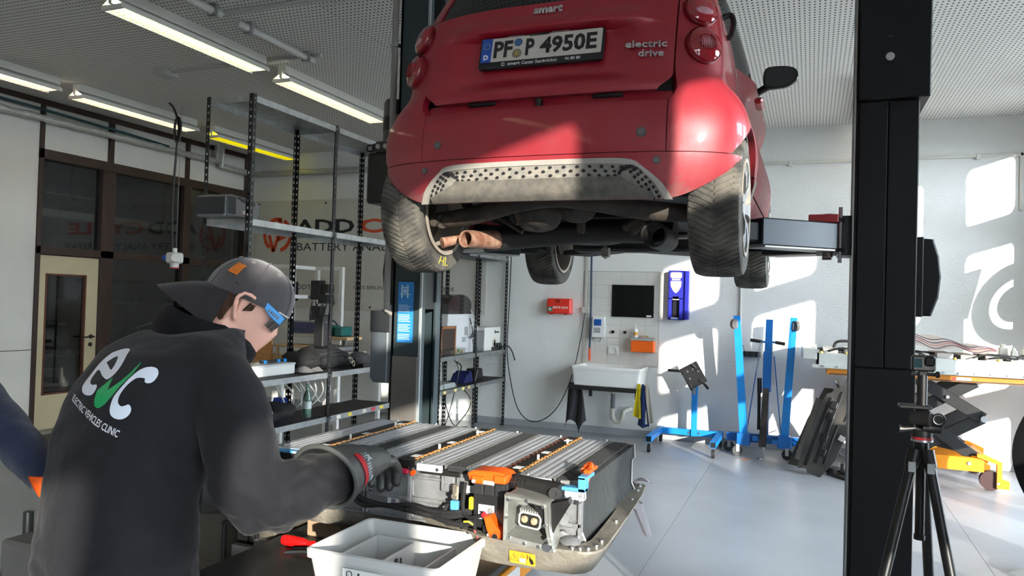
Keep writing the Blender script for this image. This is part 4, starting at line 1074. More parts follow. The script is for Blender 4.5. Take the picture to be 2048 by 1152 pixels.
pu = thing('power_unit', 'electric motor on black oil tank bolted to left lift post', 'pump', (-2.58, 4.3, 2.2))
put(MB().box(-2.675, -2.47, 4.18, 4.44, 2.22, 2.545, 0.015), 'oil_tank', M('tank_black', (17, 17, 18), 0.4), pu)
mg = M('motor_grey', (92, 94, 94), 0.45, 0.3, var=0.1)
mo = put(MB().cyl((-2.56, 4.30, 2.62), (-2.56, 4.30, 2.88), 0.062, n=24).cyl((-2.56, 4.30, 2.88), (-2.56, 4.30, 2.905), 0.062, 0.05, n=24), 'motor', mg, pu)
put(MB().cyl((-2.56, 4.30, 2.70), (-2.56, 4.30, 2.79), 0.064, n=24), 'motor_band', M('tank_black', (17, 17, 18), 0.4), mo)
put(MB().box(-2.515, -2.48, 4.235, 4.27, 2.70, 2.80, 0.005), 'terminal_box', mg, mo)
put(MB().box(-2.63, -2.50, 4.20, 4.40, 2.545, 2.62, 0.008), 'pump_block', M('pump_dark_grey', (66, 68, 68), 0.45, 0.4), pu)
for x in (-2.60, -2.545): put(MB().cyl((x, 4.20, 2.585), (x, 4.185, 2.585), 0.016, n=12).cyl((x, 4.186, 2.585), (x, 4.182, 2.585), 0.007, n=8), 'valve', steel, pu)
put(MB().tube(bez([(-2.63, 4.22, 2.59), (-2.68, 4.21, 2.60), (-2.70, 4.22, 2.57), (-2.66, 4.22, 2.56)], 4), 0.006, 6).box(-2.66, -2.62, 4.21, 4.30, 2.56, 2.61, 0.006), 'release_lever', black_plastic, pu)
put(MB().box(-2.262, -2.05, 4.20, 4.46, 1.90, 2.10, 0.006), 'carriage_plate', arm_m, lift_l)
arm((-2.02, 4.22), (-1.52, 3.80), lift_l, z=1.99)
arm((-2.04, 4.43), (-1.70, 4.88), lift_l, z=1.985, w0=0.055, h=0.06)

# ================================================================== SHELVING
rack_m = M('rack_black_steel', (25, 26, 28), 0.4, 0.2, var=0.1)
rack_g = M('rack_front_grey', (88, 90, 92), 0.4, 0.4, var=0.12)
shelf_black = M('shelf_board_black', (30, 30, 31), 0.6, var=0.15)
hole_m = M('slot_light', (196, 194, 186), 0.6)
def slot_post_bm(h):
    """perforated angle section, 35 mm legs; holes are real openings along both legs"""
    mb = MB(); s = 0.036; t = 0.002; pitch = 0.05; n = int(h/pitch)
    def leg(f):
        z = 0.0
        for i in range(n):
            z0 = i*pitch; a, b = s*0.33, s*0.67; h0, h1 = z0+0.016, z0+0.034
            for (u0, u1, v0, v1) in ((0, s, z0, h0), (0, a, h0, h1), (b, s, h0, h1), (0, s, h1, z0+pitch)):
                f(u0, u1, v0, v1)
        f(0, s, n*pitch, h)
    leg(lambda u0, u1, v0, v1: mb.quad((u0, 0, v0), (u1, 0, v0), (u1, 0, v1), (u0, 0, v1)))
    leg(lambda u0, u1, v0, v1: mb.quad((0, u0, v0), (0, u1, v0), (0, u1, v1), (0, u0, v1)))
    return mb
post30 = slot_post_bm(3.04).mesh('post', rack_m); post22 = slot_post_bm(2.2).mesh('post', rack_m)
rackm_front = slot_post_bm(3.04).mesh('post', rack_g)
def rack(name, label, ys, x0, x1, me, shelves, group=None, tops=None):
    t = thing(name, label, 'shelving', ((x0+x1)/2, sum(ys)/len(ys), 0), group=group)
    inv = Matrix.Translation(t.location).inverted()
    for y in ys:
        for (x, sx) in ((x0, 1), (x1, -1)):
            for sy in ((1,) if y == ys[0] else (-1,)):
                o = bpy.data.objects.new('post', me); COL.objects.link(o); o.parent = t; o.matrix_parent_inverse = inv
                o.matrix_basis = Matrix(((sx, 0, 0, x), (0, sy, 0, y), (0, 0, 1, 0), (0, 0, 0, 1)))
                put(MB().box(x-0.005*sx if sx > 0 else x-0.042, x+0.042 if sx > 0 else x+0.005, y-0.005 if sy > 0 else y-0.042, y+0.042 if sy > 0 else y+0.005, 0, 0.006), 'foot', rack_m, t)
    for (z, y0, y1, mat) in shelves:
        s = put(MB().box(x0+0.004, x1-0.004, y0+0.004, y1-0.004, z-0.004, z, 0.0), 'shelf', mat, t)
        lip = MB()
        lip.box(x1-0.006, x1-0.003, y0+0.03, y1-0.03, z-0.045, z).box(x0+0.003, x0+0.006, y0+0.03, y1-0.03, z-0.045, z).box(x0+0.03, x1-0.03, y0+0.003, y0+0.006, z-0.045, z).box(x0+0.03, x1-0.03, y1-0.006, y1-0.003, z-0.045, z)
        put(lip, 'shelf_edge', zinc, s)
        bl = MB()
        for y in (y0+0.018, y0+0.04, y1-0.018, y1-0.04):
            bl.cyl((x1-0.003, y, z-0.022), (x1+0.003, y, z-0.022), 0.006, n=6)
        put(bl, 'bolts', steel, s, kind='stuff')
    return t
R0x, R1x = -4.12, -3.70
rk = rack('tall_rack', 'tall black slotted shelving with zinc shelves behind the cap, up to the ceiling', (4.30, 5.34, 6.35), R0x, R1x, post30,
          [(3.03, 4.30, 5.34, zinc), (3.03, 5.34, 6.35, zinc), (2.15, 4.30, 5.34, zinc), (2.15, 5.34, 6.35, zinc), (0.985, 4.30, 5.34, shelf_black), (0.985, 5.34, 6.35, shelf_black), (0.62, 4.30, 5.34, shelf_black), (0.62, 5.34, 6.35, shelf_black)])
rk2 = rack('low_rack', 'lower black slotted shelving in the corner right of left lift post', (7.33, 8.30, 9.25), R0x, R1x, post22,
           [(2.18, 7.33, 8.30, zinc), (2.18, 8.30, 9.25, zinc), (0.985, 7.33, 8.30, zinc), (0.985, 8.30, 9.25, zinc), (0.62, 7.33, 8.30, shelf_black), (0.62, 8.30, 9.25, shelf_black)])
# shelf labels on the low shelf edges
lab_y = M('label_yellow', (222, 196, 60), 0.6); lab_w = M('label_white', (220, 216, 200), 0.6); lab_r = M('label_red', (200, 60, 70), 0.6)
for i, (y, m_) in enumerate(((5.45, lab_w), (5.62, lab_y), (5.85, lab_w), (6.0, lab_r), (6.14, lab_y))):
    put(MB().box(R1x-0.002, R1x+0.0005, y, y+0.06, 0.585, 0.612), 'shelf_label', m_, rk)
for i, (y, m_) in enumerate(((7.45, lab_y), (7.72, lab_y), (7.92, lab_y), (8.08, lab_y))):
    q = put(MB().box(R1x-0.002, R1x+0.0005, y, y+0.07, 0.583, 0.613), 'shelf_label', m_, rk2)
    put(MB().box(R1x-0.001, R1x+0.001, y+0.01, y+0.06, 0.590, 0.606), 'label_paper', lab_w, q)
# ================================================================== WASH PLACE ON THE BACK WALL
YW = YB
# tiles: 15 cm white tiles with joints, each a piece of the wall
wallb = bpy.data.objects['wall_back']
tile_m = M('white_tile', (216, 214, 208), 0.18, var=0.03, vs=5)
tx0, tz0, tp = -2.675, 0.86, 0.1585
td = MB().box(0.0, tp-0.003, -0.006, 0.004, 0.0, 0.1645-0.003, 0.0015).mesh('tile', tile_m)
for i in range(6):
    for j in range(7):
        o = bpy.data.objects.new('tile', td); COL.objects.link(o); o.parent = wallb; o.location = (tx0+i*tp, YW-0.002, tz0+j*0.1645+0.01)
put(MB().box(tx0-0.01, tx0+6*tp+0.008, YW-0.004, YW+0.001, tz0, tz0+7*0.1645+0.018), 'tile_bed', M('tile_joint', (176, 174, 168), 0.8), wallb)
cer = M('sink_ceramic', (228, 228, 224), 0.15, var=0.02)
sk = thing('sink', 'white rectangular wash basin on a black bracket below the tiles', 'sink', (-2.22, 9.05, 0))
sb = MB()
sx0, sx1, sy0, sy1 = -2.67, -1.83, 8.80, 9.28
def rr(k, z): return [(x, y, z) for x, y in rrect((sx1-sx0)*k, (sy1-sy0)*k, 0.035, 4, (sx0+sx1)/2, (sy0+sy1)/2)]
sb.loft([rr(0.95, 0.64), rr(0.99, 0.80), rr(1.0, 0.82), rr(1.02, 0.835), rr(1.02, 0.862), rr(1.0, 0.87), rr(0.93, 0.868), rr(0.90, 0.84), rr(0.82, 0.68)])
put(sb, 'basin', cer, sk)
blk = M('bracket_black', (24, 24, 25), 0.5)
put(MB().box(sx0-0.01, sx1+0.0, sy0-0.01, sy0+0.03, 0.585, 0.635, 0.003).box(sx0-0.02, sx0+0.02, sy0, YW, 0.585, 0.635, 0.003).box(sx1-0.05, sx1-0.01, sy0, YW, 0.585, 0.635, 0.003), 'bracket', blk, sk)
for x in (sx0+0.22, sx1-0.06): put(MB().box(x-0.02, x+0.02, sy0+0.1, sy0+0.115, 0.50, 0.60, 0.002), 'bracket_lug', blk, sk)
pm = M('waste_pipe_white', (204, 200, 188), 0.4)
put(MB().cyl((-2.22, 9.10, 0.64), (-2.22, 9.10, 0.54), 0.030, n=14).cyl((-2.22, 9.10, 0.56), (-2.22, 9.10, 0.53), 0.036, n=14), 'waste', pm, sk)
put(MB().cyl((-2.22, 9.10, 0.53), (-2.22, 9.10, 0.33), 0.027, n=14), 'grey_pipe', M('waste_pipe_grey', (112, 114, 116), 0.5), sk)
put(MB().tube(bez([(-2.22, 9.10, 0.34), (-2.22, 9.10, 0.26), (-2.19, 9.10, 0.20), (-2.13, 9.10, 0.195), (-2.10, 9.10, 0.25), (-2.09, 9.12, 0.31), (-2.05, 9.2, 0.33), (-2.04, YW-0.002, 0.33)], 5), 0.029, 12).cyl((-2.22, 9.10, 0.35), (-2.22, 9.10, 0.31), 0.035, n=14).cyl((-2.10, 9.10, 0.24), (-2.098, 9.10, 0.27), 0.036, n=14), 'trap', pm, sk)
hd_ = M('soap_dispenser_white', (218, 220, 220), 0.3)
sd = thing('soap_dispenser', 'white wall soap dispenser with blue window left of the mirror', 'dispenser', (-2.46, 9.25, 1.14))
put(MB().prism([(-0.145, 1.20), (0.0, 1.20), (0.0, 1.46), (-0.06, 1.455), (-0.075, 1.43), (-0.075, 1.23), (-0.085, 1.20)], -2.535, -2.385, X=Matrix(((0,0,1,0),(1,0,0,YW),(0,1,0,0),(0,0,0,1))), bev=0.004), 'body', hd_, sd)
put(MB().box(-2.515, -2.42, YW-0.079, YW-0.074, 1.345, 1.425, 0.002), 'blue_window', M('window_blue', (24, 84, 160), 0.3), sd)
put(MB().box(-2.515, -2.43, YW-0.079, YW-0.074, 1.255, 1.32, 0.002), 'label', M('label_grey', (160, 162, 160), 0.5), sd)
put(MB().tube([(-2.515, YW-0.06, 1.20), (-2.515, YW-0.12, 1.165), (-2.515, YW-0.125, 1.15), (-2.42, YW-0.125, 1.15), (-2.42, YW-0.12, 1.165), (-2.42, YW-0.06, 1.20)], 0.004, 6), 'lever', steel, sd)
mr_ = thing('wall_mirror', 'frameless mirror with painted dark reflection on the tiles above the basin', 'mirror', (-2.05, YW-0.01, 1.46))
put(MB().box(-2.307, -1.784, YW-0.022, YW-0.008, 1.463, 1.86, 0.002), 'panel', M('mirror_dark_reflection', (6, 7, 8), 0.03, spec=0.9), mr_)  # black base colour stands in for the mirror's dark reflection
put(MB().box(-1.87, -1.81, YW-0.024, YW-0.021, 1.472, 1.492), 'sticker', white_paper, mr_)
sf = thing('soap_dish', 'white square soap dish set in the tiles', 'soap dish', (-2.28, YW, 0.98))
put(MB().box(-2.352, -2.206, YW-0.02, YW, 0.975, 1.10, 0.012), 'body', cer, sf)
put(MB().tube([(x, YW-0.026, z) for x, z in rrect(0.095, 0.085, 0.02, 4, -2.28, 1.045)], 0.008, 8, closed=True), 'rim', cer, sf)
for x in (-2.284, -2.132): solo(MB().cyl((x, YW-0.035, 1.273), (x, YW, 1.273), 0.012, n=12).cyl((x, YW-0.03, 1.273), (x, YW-0.006, 1.273), 0.020, n=6), 'tap_stub', M('tap_dark', (60, 44, 44), 0.4, 0.6), 'small dark tap stub in tiles, %s one' % ('left' if x < -2.2 else 'right'), 'tap')
ob = thing('glove_box', 'orange box with grey rim hung on the tiles right of basin', 'box', (-1.88, 9.2, 1.046))
put(MB().box(-2.03, -1.755, YW-0.13, YW-0.006, 1.045, 1.185, 0.006), 'box', M('bright_orange', (236, 100, 14), 0.45), ob)
put(MB().box(-2.04, -1.745, YW-0.14, YW-0.006, 1.185, 1.215, 0.004), 'rim', M('rim_grey', (170, 170, 166), 0.5), ob)
bt = thing('pump_bottle', 'small white pump bottle standing on the orange box', 'bottle', (-1.99, YW-0.07, 1.215))
put(MB().lathe([(0, 0), (0.026, 0.0), (0.028, 0.01), (0.028, 0.085), (0.018, 0.105), (0.010, 0.11), (0.010, 0.125), (0, 0.125)], 16, X=T(-1.985, YW-0.07, 1.215)), 'body', white_plastic, bt)
put(MB().cyl((-1.985, YW-0.07, 1.34), (-1.985, YW-0.07, 1.365), 0.005, n=8).box(-2.005, -1.975, YW-0.076, YW-0.064, 1.362, 1.372, 0.002), 'pump', white_plastic, bt)
put(MB().lathe([(0.0285, 0.03), (0.0285, 0.07)], 16, X=T(-1.985, YW-0.07, 1.215)), 'label', M('label_amber', (206, 150, 60), 0.5), bt)
solo(MB().box(-1.94, -1.83, YW-0.10, YW-0.05, 1.215, 1.243, 0.012), 'nail_brush', M('brush_wood', (176, 142, 96), 0.6, var=0.1), 'brown nail brush lying on the orange box', 'brush')
solo(MB().grid(lambda u, v: V((lerp(-1.92, -1.76, u), lerp(YW-0.135, YW-0.08, v), 1.222+0.016*sin(u*9)*v+0.008*sin(7*v))), 14, 8), 'tissue', white_paper, 'crumpled white tissue on the orange box', 'tissue', solid=0.002)
# hose, conduit and socket beside the sink
solo(MB().tube(bez([(-2.57, YW-0.05, 3.0), (-2.575, YW-0.05, 2.3), (-2.565, YW-0.055, 1.6), (-2.56, YW-0.08, 1.05)], 6), 0.0125, 8), 'water_hose', M('hose_dark_blue', (30, 52, 74), 0.5), 'dark blue water hose hanging down to the basin', 'hose')
solo(MB().cyl((-2.56, YW-0.08, 1.06), (-2.56, YW-0.08, 0.98), 0.014, n=12).cyl((-2.56, YW-0.08, 1.0), (-2.555, YW-0.08, 0.90), 0.018, 0.013, n=12), 'hose_coupling', M('coupling_orange', (214, 78, 40), 0.45), 'orange and black hose coupling above the basin', 'coupling')
cs = thing('wall_socket', 'white conduit and small grey socket between first-aid box and tiles', 'socket', (-2.65, YW, 1.49))
put(MB().box(-2.665, -2.635, YW-0.02, YW, 1.56, 2.6, 0.003), 'conduit', co, cs)
put(MB().box(-2.69, -2.60, YW-0.045, YW, 1.49, 1.57, 0.008), 'socket', M('socket_grey', (196, 194, 186), 0.4), cs)
solo(MB().tube(bez([(-2.645, YW-0.04, 1.49), (-2.68, YW-0.06, 1.2), (-2.78, YW-0.08, 0.7), (-2.98, YW-0.10, 0.26), (-3.25, YW-0.12, 0.09), (-3.48, YW-0.10, 0.22), (-3.62, YW-0.07, 0.62), (-3.68, YW-0.05, 1.0), (-3.67, YW-0.05, 1.6), (-3.66, YW-0.05, 2.2)], 8), 0.0065, 6), 'extension_cable', black_plastic, 'black cable looping down along the back wall from shelf to socket', 'cable')
fa = thing('first_aid_box', 'red first-aid box with white cross mounted on the back wall', 'first aid box', (-2.97, 9.23, 1.467))
fr_ = M('first_aid_red', (222, 50, 34), 0.4)
put(MB().box(-3.13, -2.815, YW-0.06, YW, 1.475, 1.67, 0.012), 'base_half', fr_, fa)
put(MB().box(-3.13, -2.815, YW-0.115, YW-0.063, 1.475, 1.67, 0.014), 'lid_half', fr_, fa)
put(MB().box(-3.02, -2.94, YW-0.122, YW-0.112, 1.615, 1.66, 0.006).box(-3.08, -3.05, YW-0.12, YW-0.06, 1.467, 1.478).box(-2.90, -2.87, YW-0.12, YW-0.06, 1.467, 1.478), 'handle', M('first_aid_dark', (160, 30, 24), 0.4), fa)
gs = put(MB().box(-3.115, -3.05, YW-0.118, YW-0.1145, 1.503, 1.563), 'cross_field', M('aid_green', (30, 110, 74), 0.5), fa)
put(MB().box(-3.088, -3.077, YW-0.119, YW-0.1175, 1.509, 1.557).box(-3.109, -3.056, YW-0.119, YW-0.1175, 1.527, 1.539), 'white_cross', white_paper, gs)
letters('ERSTE HILFE', 0.038, (-2.945, YW-0.1152, 1.555), (1, 0, 0), (0, 0, 1), white_paper, fa, bold=0.0006)
# blue dispenser on the sunny wall
bd = thing('wipe_dispenser', 'tall dark blue dispenser box with white emblem on sunlit wall', 'dispenser', (-1.46, 9.2, 1.457))
db = M('dispenser_blue', (40, 44, 150), 0.35)
bx0, bx1, bd_ = -1.595, -1.415, 0.115
put(MB().box(bx0, bx1, YW-bd_, YW-bd_+0.004, 1.457, 1.47).box(bx0, bx1, YW-bd_, YW, 2.035, 2.042).box(bx0, bx1, YW-bd_, YW, 1.452, 1.458).box(bx0, bx0+0.004, YW-bd_, YW, 1.457, 2.04).box(bx1-0.004, bx1, YW-bd_, YW, 1.457, 2.04).box(bx0, bx1, YW-bd_, YW-bd_+0.004, 1.70, 2.04).box(bx0, -1.55, YW-bd_, YW-bd_+0.004, 1.457, 1.71).box(-1.46, bx1, YW-bd_, YW-bd_+0.004, 1.457, 1.71).box(bx0, bx1, YW-0.006, YW-0.002, 1.457, 2.04), 'case', db, bd)
put(MB().box(bx1+0.012, bx1+0.06, YW-0.10, YW, 1.457, 2.04, 0.004), 'side_rail', db, bd)
put(MB().box(-1.55, -1.46, YW-0.05, YW-0.045, 1.47, 1.70), 'chute', M('chute_dark', (10, 10, 26), 0.5), bd)
put(MB().box(-1.545, -1.465, YW-bd_+0.0, YW-bd_+0.03, 1.69, 1.735, 0.004), 'wipes', white_paper, bd)
emb = M('emblem_orange_white', (236, 214, 204), 0.5, vs=40, dirt=(220, 96, 50))
put(MB().prism(rrect(0.135, 0.07, 0.02, 4), 0, 0.002, X=frame((-1.505, YW-bd_-0.0005, 1.985), (1, 0, 0), (0, 0, 1))), 'emblem', emb, bd)
put(MB().prism([(-0.065, 0.07), (0.065, 0.07), (0.062, 0.01), (0.03, -0.05), (0.0, -0.075), (-0.03, -0.05), (-0.062, 0.01)], 0, 0.002, X=frame((-1.505, YW-bd_-0.0005, 1.845), (1, 0, 0), (0, 0, 1))), 'emblem', emb, bd)
put(MB().box(-1.555, -1.455, YW-bd_-0.0015, YW-bd_, 1.925, 1.942).box(-1.555, -1.475, YW-bd_-0.0015, YW-bd_, 1.463, 1.480), 'name_strip', M('strip_pale_blue', (170, 186, 214), 0.5), bd)
# towels
def cloth(fn, nu, nv, name, mat, label, cat='towel', th=0.004, group=None, parent=None):
    mb = MB().grid(fn, nu, nv)
    if parent is not None: return put(mb, name, mat, parent, solid=th, sharp=60)
    return solo(mb, name, mat, label, cat, solid=th, sharp=60)
cloth(lambda u, v: V((-2.72+lerp(0.03, 0.30 if v > 0.5 else 0.30, u)*lerp(0.55, 1.0, v**0.7)-0.05*v, 8.83+0.035*sin(u*11+2*v)*(0.4+v)-0.03*v, lerp(0.66, 0.06+0.16*abs(sin(u*4.2+0.3)), v))), 26, 18, 'grey_towel', M('towel_grey', (58, 58, 64), 0.95, var=0.1, bump=0.6, bs=260, sheen=0.3), 'dark grey towel hanging from the left end of the basin')
def tw(x0, w_, l, y, name, col, label, ph, top=0.70):
    cloth(lambda u, v: V((x0+w_*(u-0.5)*(0.25+0.9*v)+0.02*v, y+0.02*sin(u*8+ph)*v-0.02*v, lerp(top, top-l+0.05*abs(u-0.5), v))), 16, 14, name, M(name+'_cloth', col, 0.95, var=0.1, bump=0.5, bs=240, sheen=0.3), label, 'cloth')
tw(-1.84, 0.14, 0.40, 8.79, 'yellow_cloth', (226, 210, 30), 'yellow cloth hanging at the right end of the basin', 0.3)
tw(-1.79, 0.12, 0.50, 8.775, 'blue_cloth', (26, 50, 104), 'dark blue cloth hanging in front of the yellow one', 1.2)
tw(-1.745, 0.12, 0.46, 8.80, 'white_cloth', (206, 202, 188), 'checked off-white cloth hanging rightmost at the basin', 2.0)
# black shelf on the wall behind the crane
bs_ = thing('wall_box', 'small black three-part box on the wall behind the blue crane', 'box', (-0.64, 9.25, 1.05))
for k in range(3): put(MB().box(-0.75+0.075*k, -0.68+0.075*k, YW-0.06, YW, 1.05, 1.115, 0.004), 'compartment', black_plastic, bs_)
solo(MB().prism([(-0.66, 8.52), (-0.58, 8.50), (-0.57, 8.515), (-0.65, 8.54)], 0.0, 0.008), 'wood_offcut', M('wood_offcut', (140, 84, 56), 0.7), 'small brown wood splinter on the floor by the crane', 'wood')
solo(MB().tube(bez([(-0.765, YW-0.02, 1.16), (-0.745, YW-0.03, 1.20), (-0.72, YW-0.03, 1.16), (-0.71, YW-0.03, 1.115)], 5), 0.004, 6), 'thin_cable', black_plastic, 'thin cable between conduit and small black wall box', 'cable')
# ------------------------------------------------ lettering board on the back wall
sg = thing('sign_board', 'large white board with orange and black company lettering, back wall', 'sign', (-6.2, YB-0.01, 1.45))
bm_ = M('board_white', (204, 202, 194), 0.35, var=0.02)
put(MB().box(-7.86, -5.92, YB-0.018, YB-0.004, 1.42, 3.02, 0.002), 'board', bm_, sg)
put(MB().box(-5.915, -4.02, YB-0.018, YB-0.004, 1.42, 3.02, 0.002), 'board', bm_, sg)
for x in (-7.8, -7.2, -6.6, -6.0, -5.8, -5.2, -4.6, -4.1):
    for z in (1.47, 2.97): put(MB().cyl((x, YB-0.018, z), (x, YB-0.021, z), 0.016, n=10), 'screw', dark_plastic, sg)
so_ = M('sign_orange', (206, 78, 46), 0.6); sk_ = M('sign_black', (30, 34, 40), 0.6)
lg = MB(); LC = (-7.44, 2.505); R1_, R0_ = 0.265, 0.205
yb_ = YB-0.0195
def arc(a0, a1, r0, r1):
    n = 14
    for k in range(n):
        t0, t1 = radians(lerp(a0, a1, k/n)), radians(lerp(a0, a1, (k+1)/n))
        lg.poly([(LC[0]+r0*cos(t0), yb_, LC[1]+r0*sin(t0)), (LC[0]+r1*cos(t0), yb_, LC[1]+r1*sin(t0)), (LC[0]+r1*cos(t1), yb_, LC[1]+r1*sin(t1)), (LC[0]+r0*cos(t1), yb_, LC[1]+r0*sin(t1))])
arc(72, 232, R0_, R1_); arc(-75, 62, R0_, R1_)
for (a, b) in (((-0.07, -0.25), (0.07, 0.14)), ((0.07, 0.14), (0.015, 0.24)), ((0.0, -0.07), (0.15, -0.015)), ((-0.155, 0.0), (-0.07, -0.25))):
    d = (V((*b, 0))-V((*a, 0))).normalized(); n_ = V((-d.y, d.x, 0))*0.030
    lg.poly([(LC[0]+p.x, yb_, LC[1]+p.y) for p in (V((*a, 0))+n_, V((*a, 0))-n_, V((*b, 0))-n_, V((*b, 0))+n_)])
put(lg, 'emblem', so_, sg, kind='stuff')
def wall_fit(s, x0, x1, z, h, mat, bold=0.02):
    me = fit_text(s, x1-x0, h, bold=bold); me.transform(frame(((x0+x1)/2, YB-0.0195, z), (1, 0, 0), (0, 0, 1))); me.materials.append(mat)
    return put(me, 'lettering', None, sg, kind='stuff')
wall_fit('ADD', -7.13, -6.10, 2.63, 0.205, sk_, 0.03)
wall_fit('CYCLE', -6.02, -4.30, 2.63, 0.205, so_, 0.03)
wall_fit('BATTERY ANALYSIS & REPAIR', -7.08, -4.20, 2.33, 0.115, sk_, 0.0)
wall_fit('ADDTECH R', -7.15, -6.45, 1.74, 0.07, sk_, 0.0)
wall_fit('13405 BERLIN | MAIL: INFO@ADDCYCLE.DE', -6.08, -4.49, 1.745, 0.07, sk_, 0.0)

# ================================================================== ENGINE STAND
bl = M('hoist_blue', (24, 134, 216), 0.35, var=0.06)
bl2 = M('hoist_blue_deep', (22, 104, 180), 0.35, var=0.06)
def caster(parent, x, y, z, r=0.045, rot=0.0, mat=None, body=steel):
    X = T(x, y, r) @ RZ(rot)
    w_ = put(MB().cyl((-0.014, 0, 0), (0.014, 0, 0), r, n=20, X=X).cyl((-0.016, 0, 0), (0.016, 0, 0), r*0.55, n=14, X=X), 'wheel', mat or rubber, parent)
    put(MB().box(-0.022, -0.018, -0.018, 0.018, -0.01, z-r, X=X).box(0.018, 0.022, -0.018, 0.018, -0.01, z-r, X=X).box(-0.024, 0.024, -0.024, 0.024, z-r-0.008, z-r, X=X).cyl((-0.024, 0, 0), (0.024, 0, 0), 0.006, n=8, X=X), 'fork', body, w_)
es = thing('engine_stand', 'small blue engine stand on castors in front of the wash basin', 'engine stand', (-1.28, 8.8, 0))
put(MB().box(-1.60, -0.96, 9.03, 9.10, 0.115, 0.185, 0.004), 'cross_beam', bl, es)
for x in (-1.63, -0.94):
    q = MB()
    for (a, b, c, d) in ((-0.032, 0.032, 0.115, 0.118), (-0.032, 0.032, 0.177, 0.18), (-0.032, -0.029, 0.115, 0.18), (0.029, 0.032, 0.115, 0.18)): q.box(x+a, x+b, 8.36, 9.17, c, d)
    put(q, 'foot_beam', bl, es)
    put(MB().box(x-0.028, x+0.028, 8.37, 8.38, 0.119, 0.176), 'beam_end', black_plastic, es)
    caster(es, x, 8.40, 0.115, 0.045); caster(es, x, 9.12, 0.115, 0.045)
put(MB().box(-1.265, -1.20, 9.00, 9.07, 0.115, 0.70, 0.004), 'upright', bl, es)
for x in (-1.29, -1.175): put(MB().cyl((x, 9.03, 0.15), (x, 9.018, 0.15), 0.013, n=6), 'bolt', steel, es)
hd2 = M('stand_head_dark', (44, 44, 46), 0.4, 0.5, var=0.15)
X = frame((-1.235, 8.90, 0.80), (0.80, 0, -0.55), (0.55, 0, 0.80))
put(MB().prism(rrect(0.22, 0.26, 0.012, 3), -0.006, 0.006, X=frame((-1.235, 8.88, 0.83), (0.86, 0.0, 0.50), (-0.50, 0.0, 0.86)), bev=0.001), 'head_plate', hd2, es)
put(MB().cyl((-1.235, 8.885, 0.82), (-1.235, 9.06, 0.76), 0.038, n=18).tube([(-1.235, 9.03, 0.66), (-1.235, 9.03, 0.80)], 0.026, 10), 'head_tube', hd2, es)
for (a, b) in (((-1.33, 0.87), (-1.52, 0.875)), ((-1.14, 0.78), (-1.06, 0.69)), ((-1.20, 0.92), (-1.25, 0.96)), ((-1.27, 0.74), (-1.24, 0.66))):
    put(MB().cyl((a[0], 8.865, a[1]), (b[0], 8.85, b[1]), 0.016, n=10).cyl((a[0], 8.885, a[1]), (a[0], 8.85, a[1]), 0.024, n=12), 'mounting_arm', hd2, es)
for (x, z) in ((-1.30, 0.87), (-1.18, 0.88), (-1.27, 0.79), (-1.15, 0.79), (-1.24, 0.90)): put(MB().cyl((x, 8.875, z), (x, 8.862, z), 0.014, n=6), 'bolt', steel, es)
put(MB().box(-1.252, -1.222, 8.985, 9.0, 0.60, 0.74, 0.003), 'index_plate', M('index_silver', (170, 166, 160), 0.35, 0.7), es)

# ================================================================== FOLDED ENGINE CRANE
ec = thing('engine_crane', 'folded blue engine crane with two legs raised, castors at their tops', 'engine crane', (-0.46, 8.8, 0))
def legbar(x0, x1, z0, z1, y0, y1, wd=0.075):
    q = MB().loft([[(x0-wd/2, y0-0.04, z0), (x0+wd/2, y0-0.04, z0), (x0+wd/2, y0+0.04, z0), (x0-wd/2, y0+0.04, z0)], [(x1-wd*0.42, y1-0.035, z1), (x1+wd*0.42, y1-0.035, z1), (x1+wd*0.42, y1+0.035, z1), (x1-wd*0.42, y1+0.035, z1)]])
    return q
for (x0, x1, s) in ((-0.655, -0.755, -1), (-0.235, -0.165, 1)):
    lg_ = put(legbar(x0, x1, 0.22, 1.53, 8.76, 8.72, 0.085), 'folding_leg', bl, ec)
    X = T(x1-0.02*0+s*0.02, 8.66, 1.44)
    w_ = put(MB().cyl((-0.016, 0, 0), (0.016, 0, 0), 0.055, n=20, X=X @ RZ(0.6*s)), 'wheel', M('wheel_grey', (84, 80, 78), 0.5), lg_)
    put(MB().box(-0.03, 0.03, -0.0, 0.05, -0.04, 0.03, 0.004, X=X), 'fork', steel, w_)
    put(MB().box(x0-0.07, x0+0.07, 8.68, 8.80, 0.12, 0.25, 0.005), 'hinge_bracket', bl2, ec)
put(MB().box(-0.85, 0.05, 8.86, 8.95, 0.13, 0.22, 0.004), 'base_beam', bl2, ec)
put(MB().box(-0.70, -0.20, 8.74, 8.79, 0.15, 0.24, 0.004), 'cross_beam', bl2, ec)
put(MB().box(-0.475, -0.405, 8.80, 8.87, 0.2, 1.15, 0.004), 'mast', bl2, ec)
put(legbar(-0.425, -0.415, 0.72, 1.50, 8.70, 8.78, 0.085), 'boom', bl2, ec)
put(legbar(-0.455, -0.43, 0.13, 0.76, 8.66, 8.69, 0.075), 'boom_extension', M('boom_black', (34, 31, 29), 0.5, var=0.35, dirt=(80, 72, 64)), ec)
put(MB().cyl((-0.50, 8.72, 0.30), (-0.505, 8.72, 0.84), 0.018, n=12).cyl((-0.50, 8.72, 0.70), (-0.505, 8.72, 0.86), 0.024, n=12), 'jack', M('jack_black', (24, 26, 28), 0.4), ec)
for (a, b) in (((-0.61, 8.74, 1.27), (-0.49, 8.74, 1.255)), ((-0.35, 8.74, 1.255), (-0.25, 8.74, 1.24))): put(MB().cyl(a, b, 0.019, n=12), 'handle', black_plastic, ec)
put(MB().cyl((-0.49, 8.74, 1.255), (-0.35, 8.74, 1.255), 0.012, n=10), 'handle_rod', bl, ec)
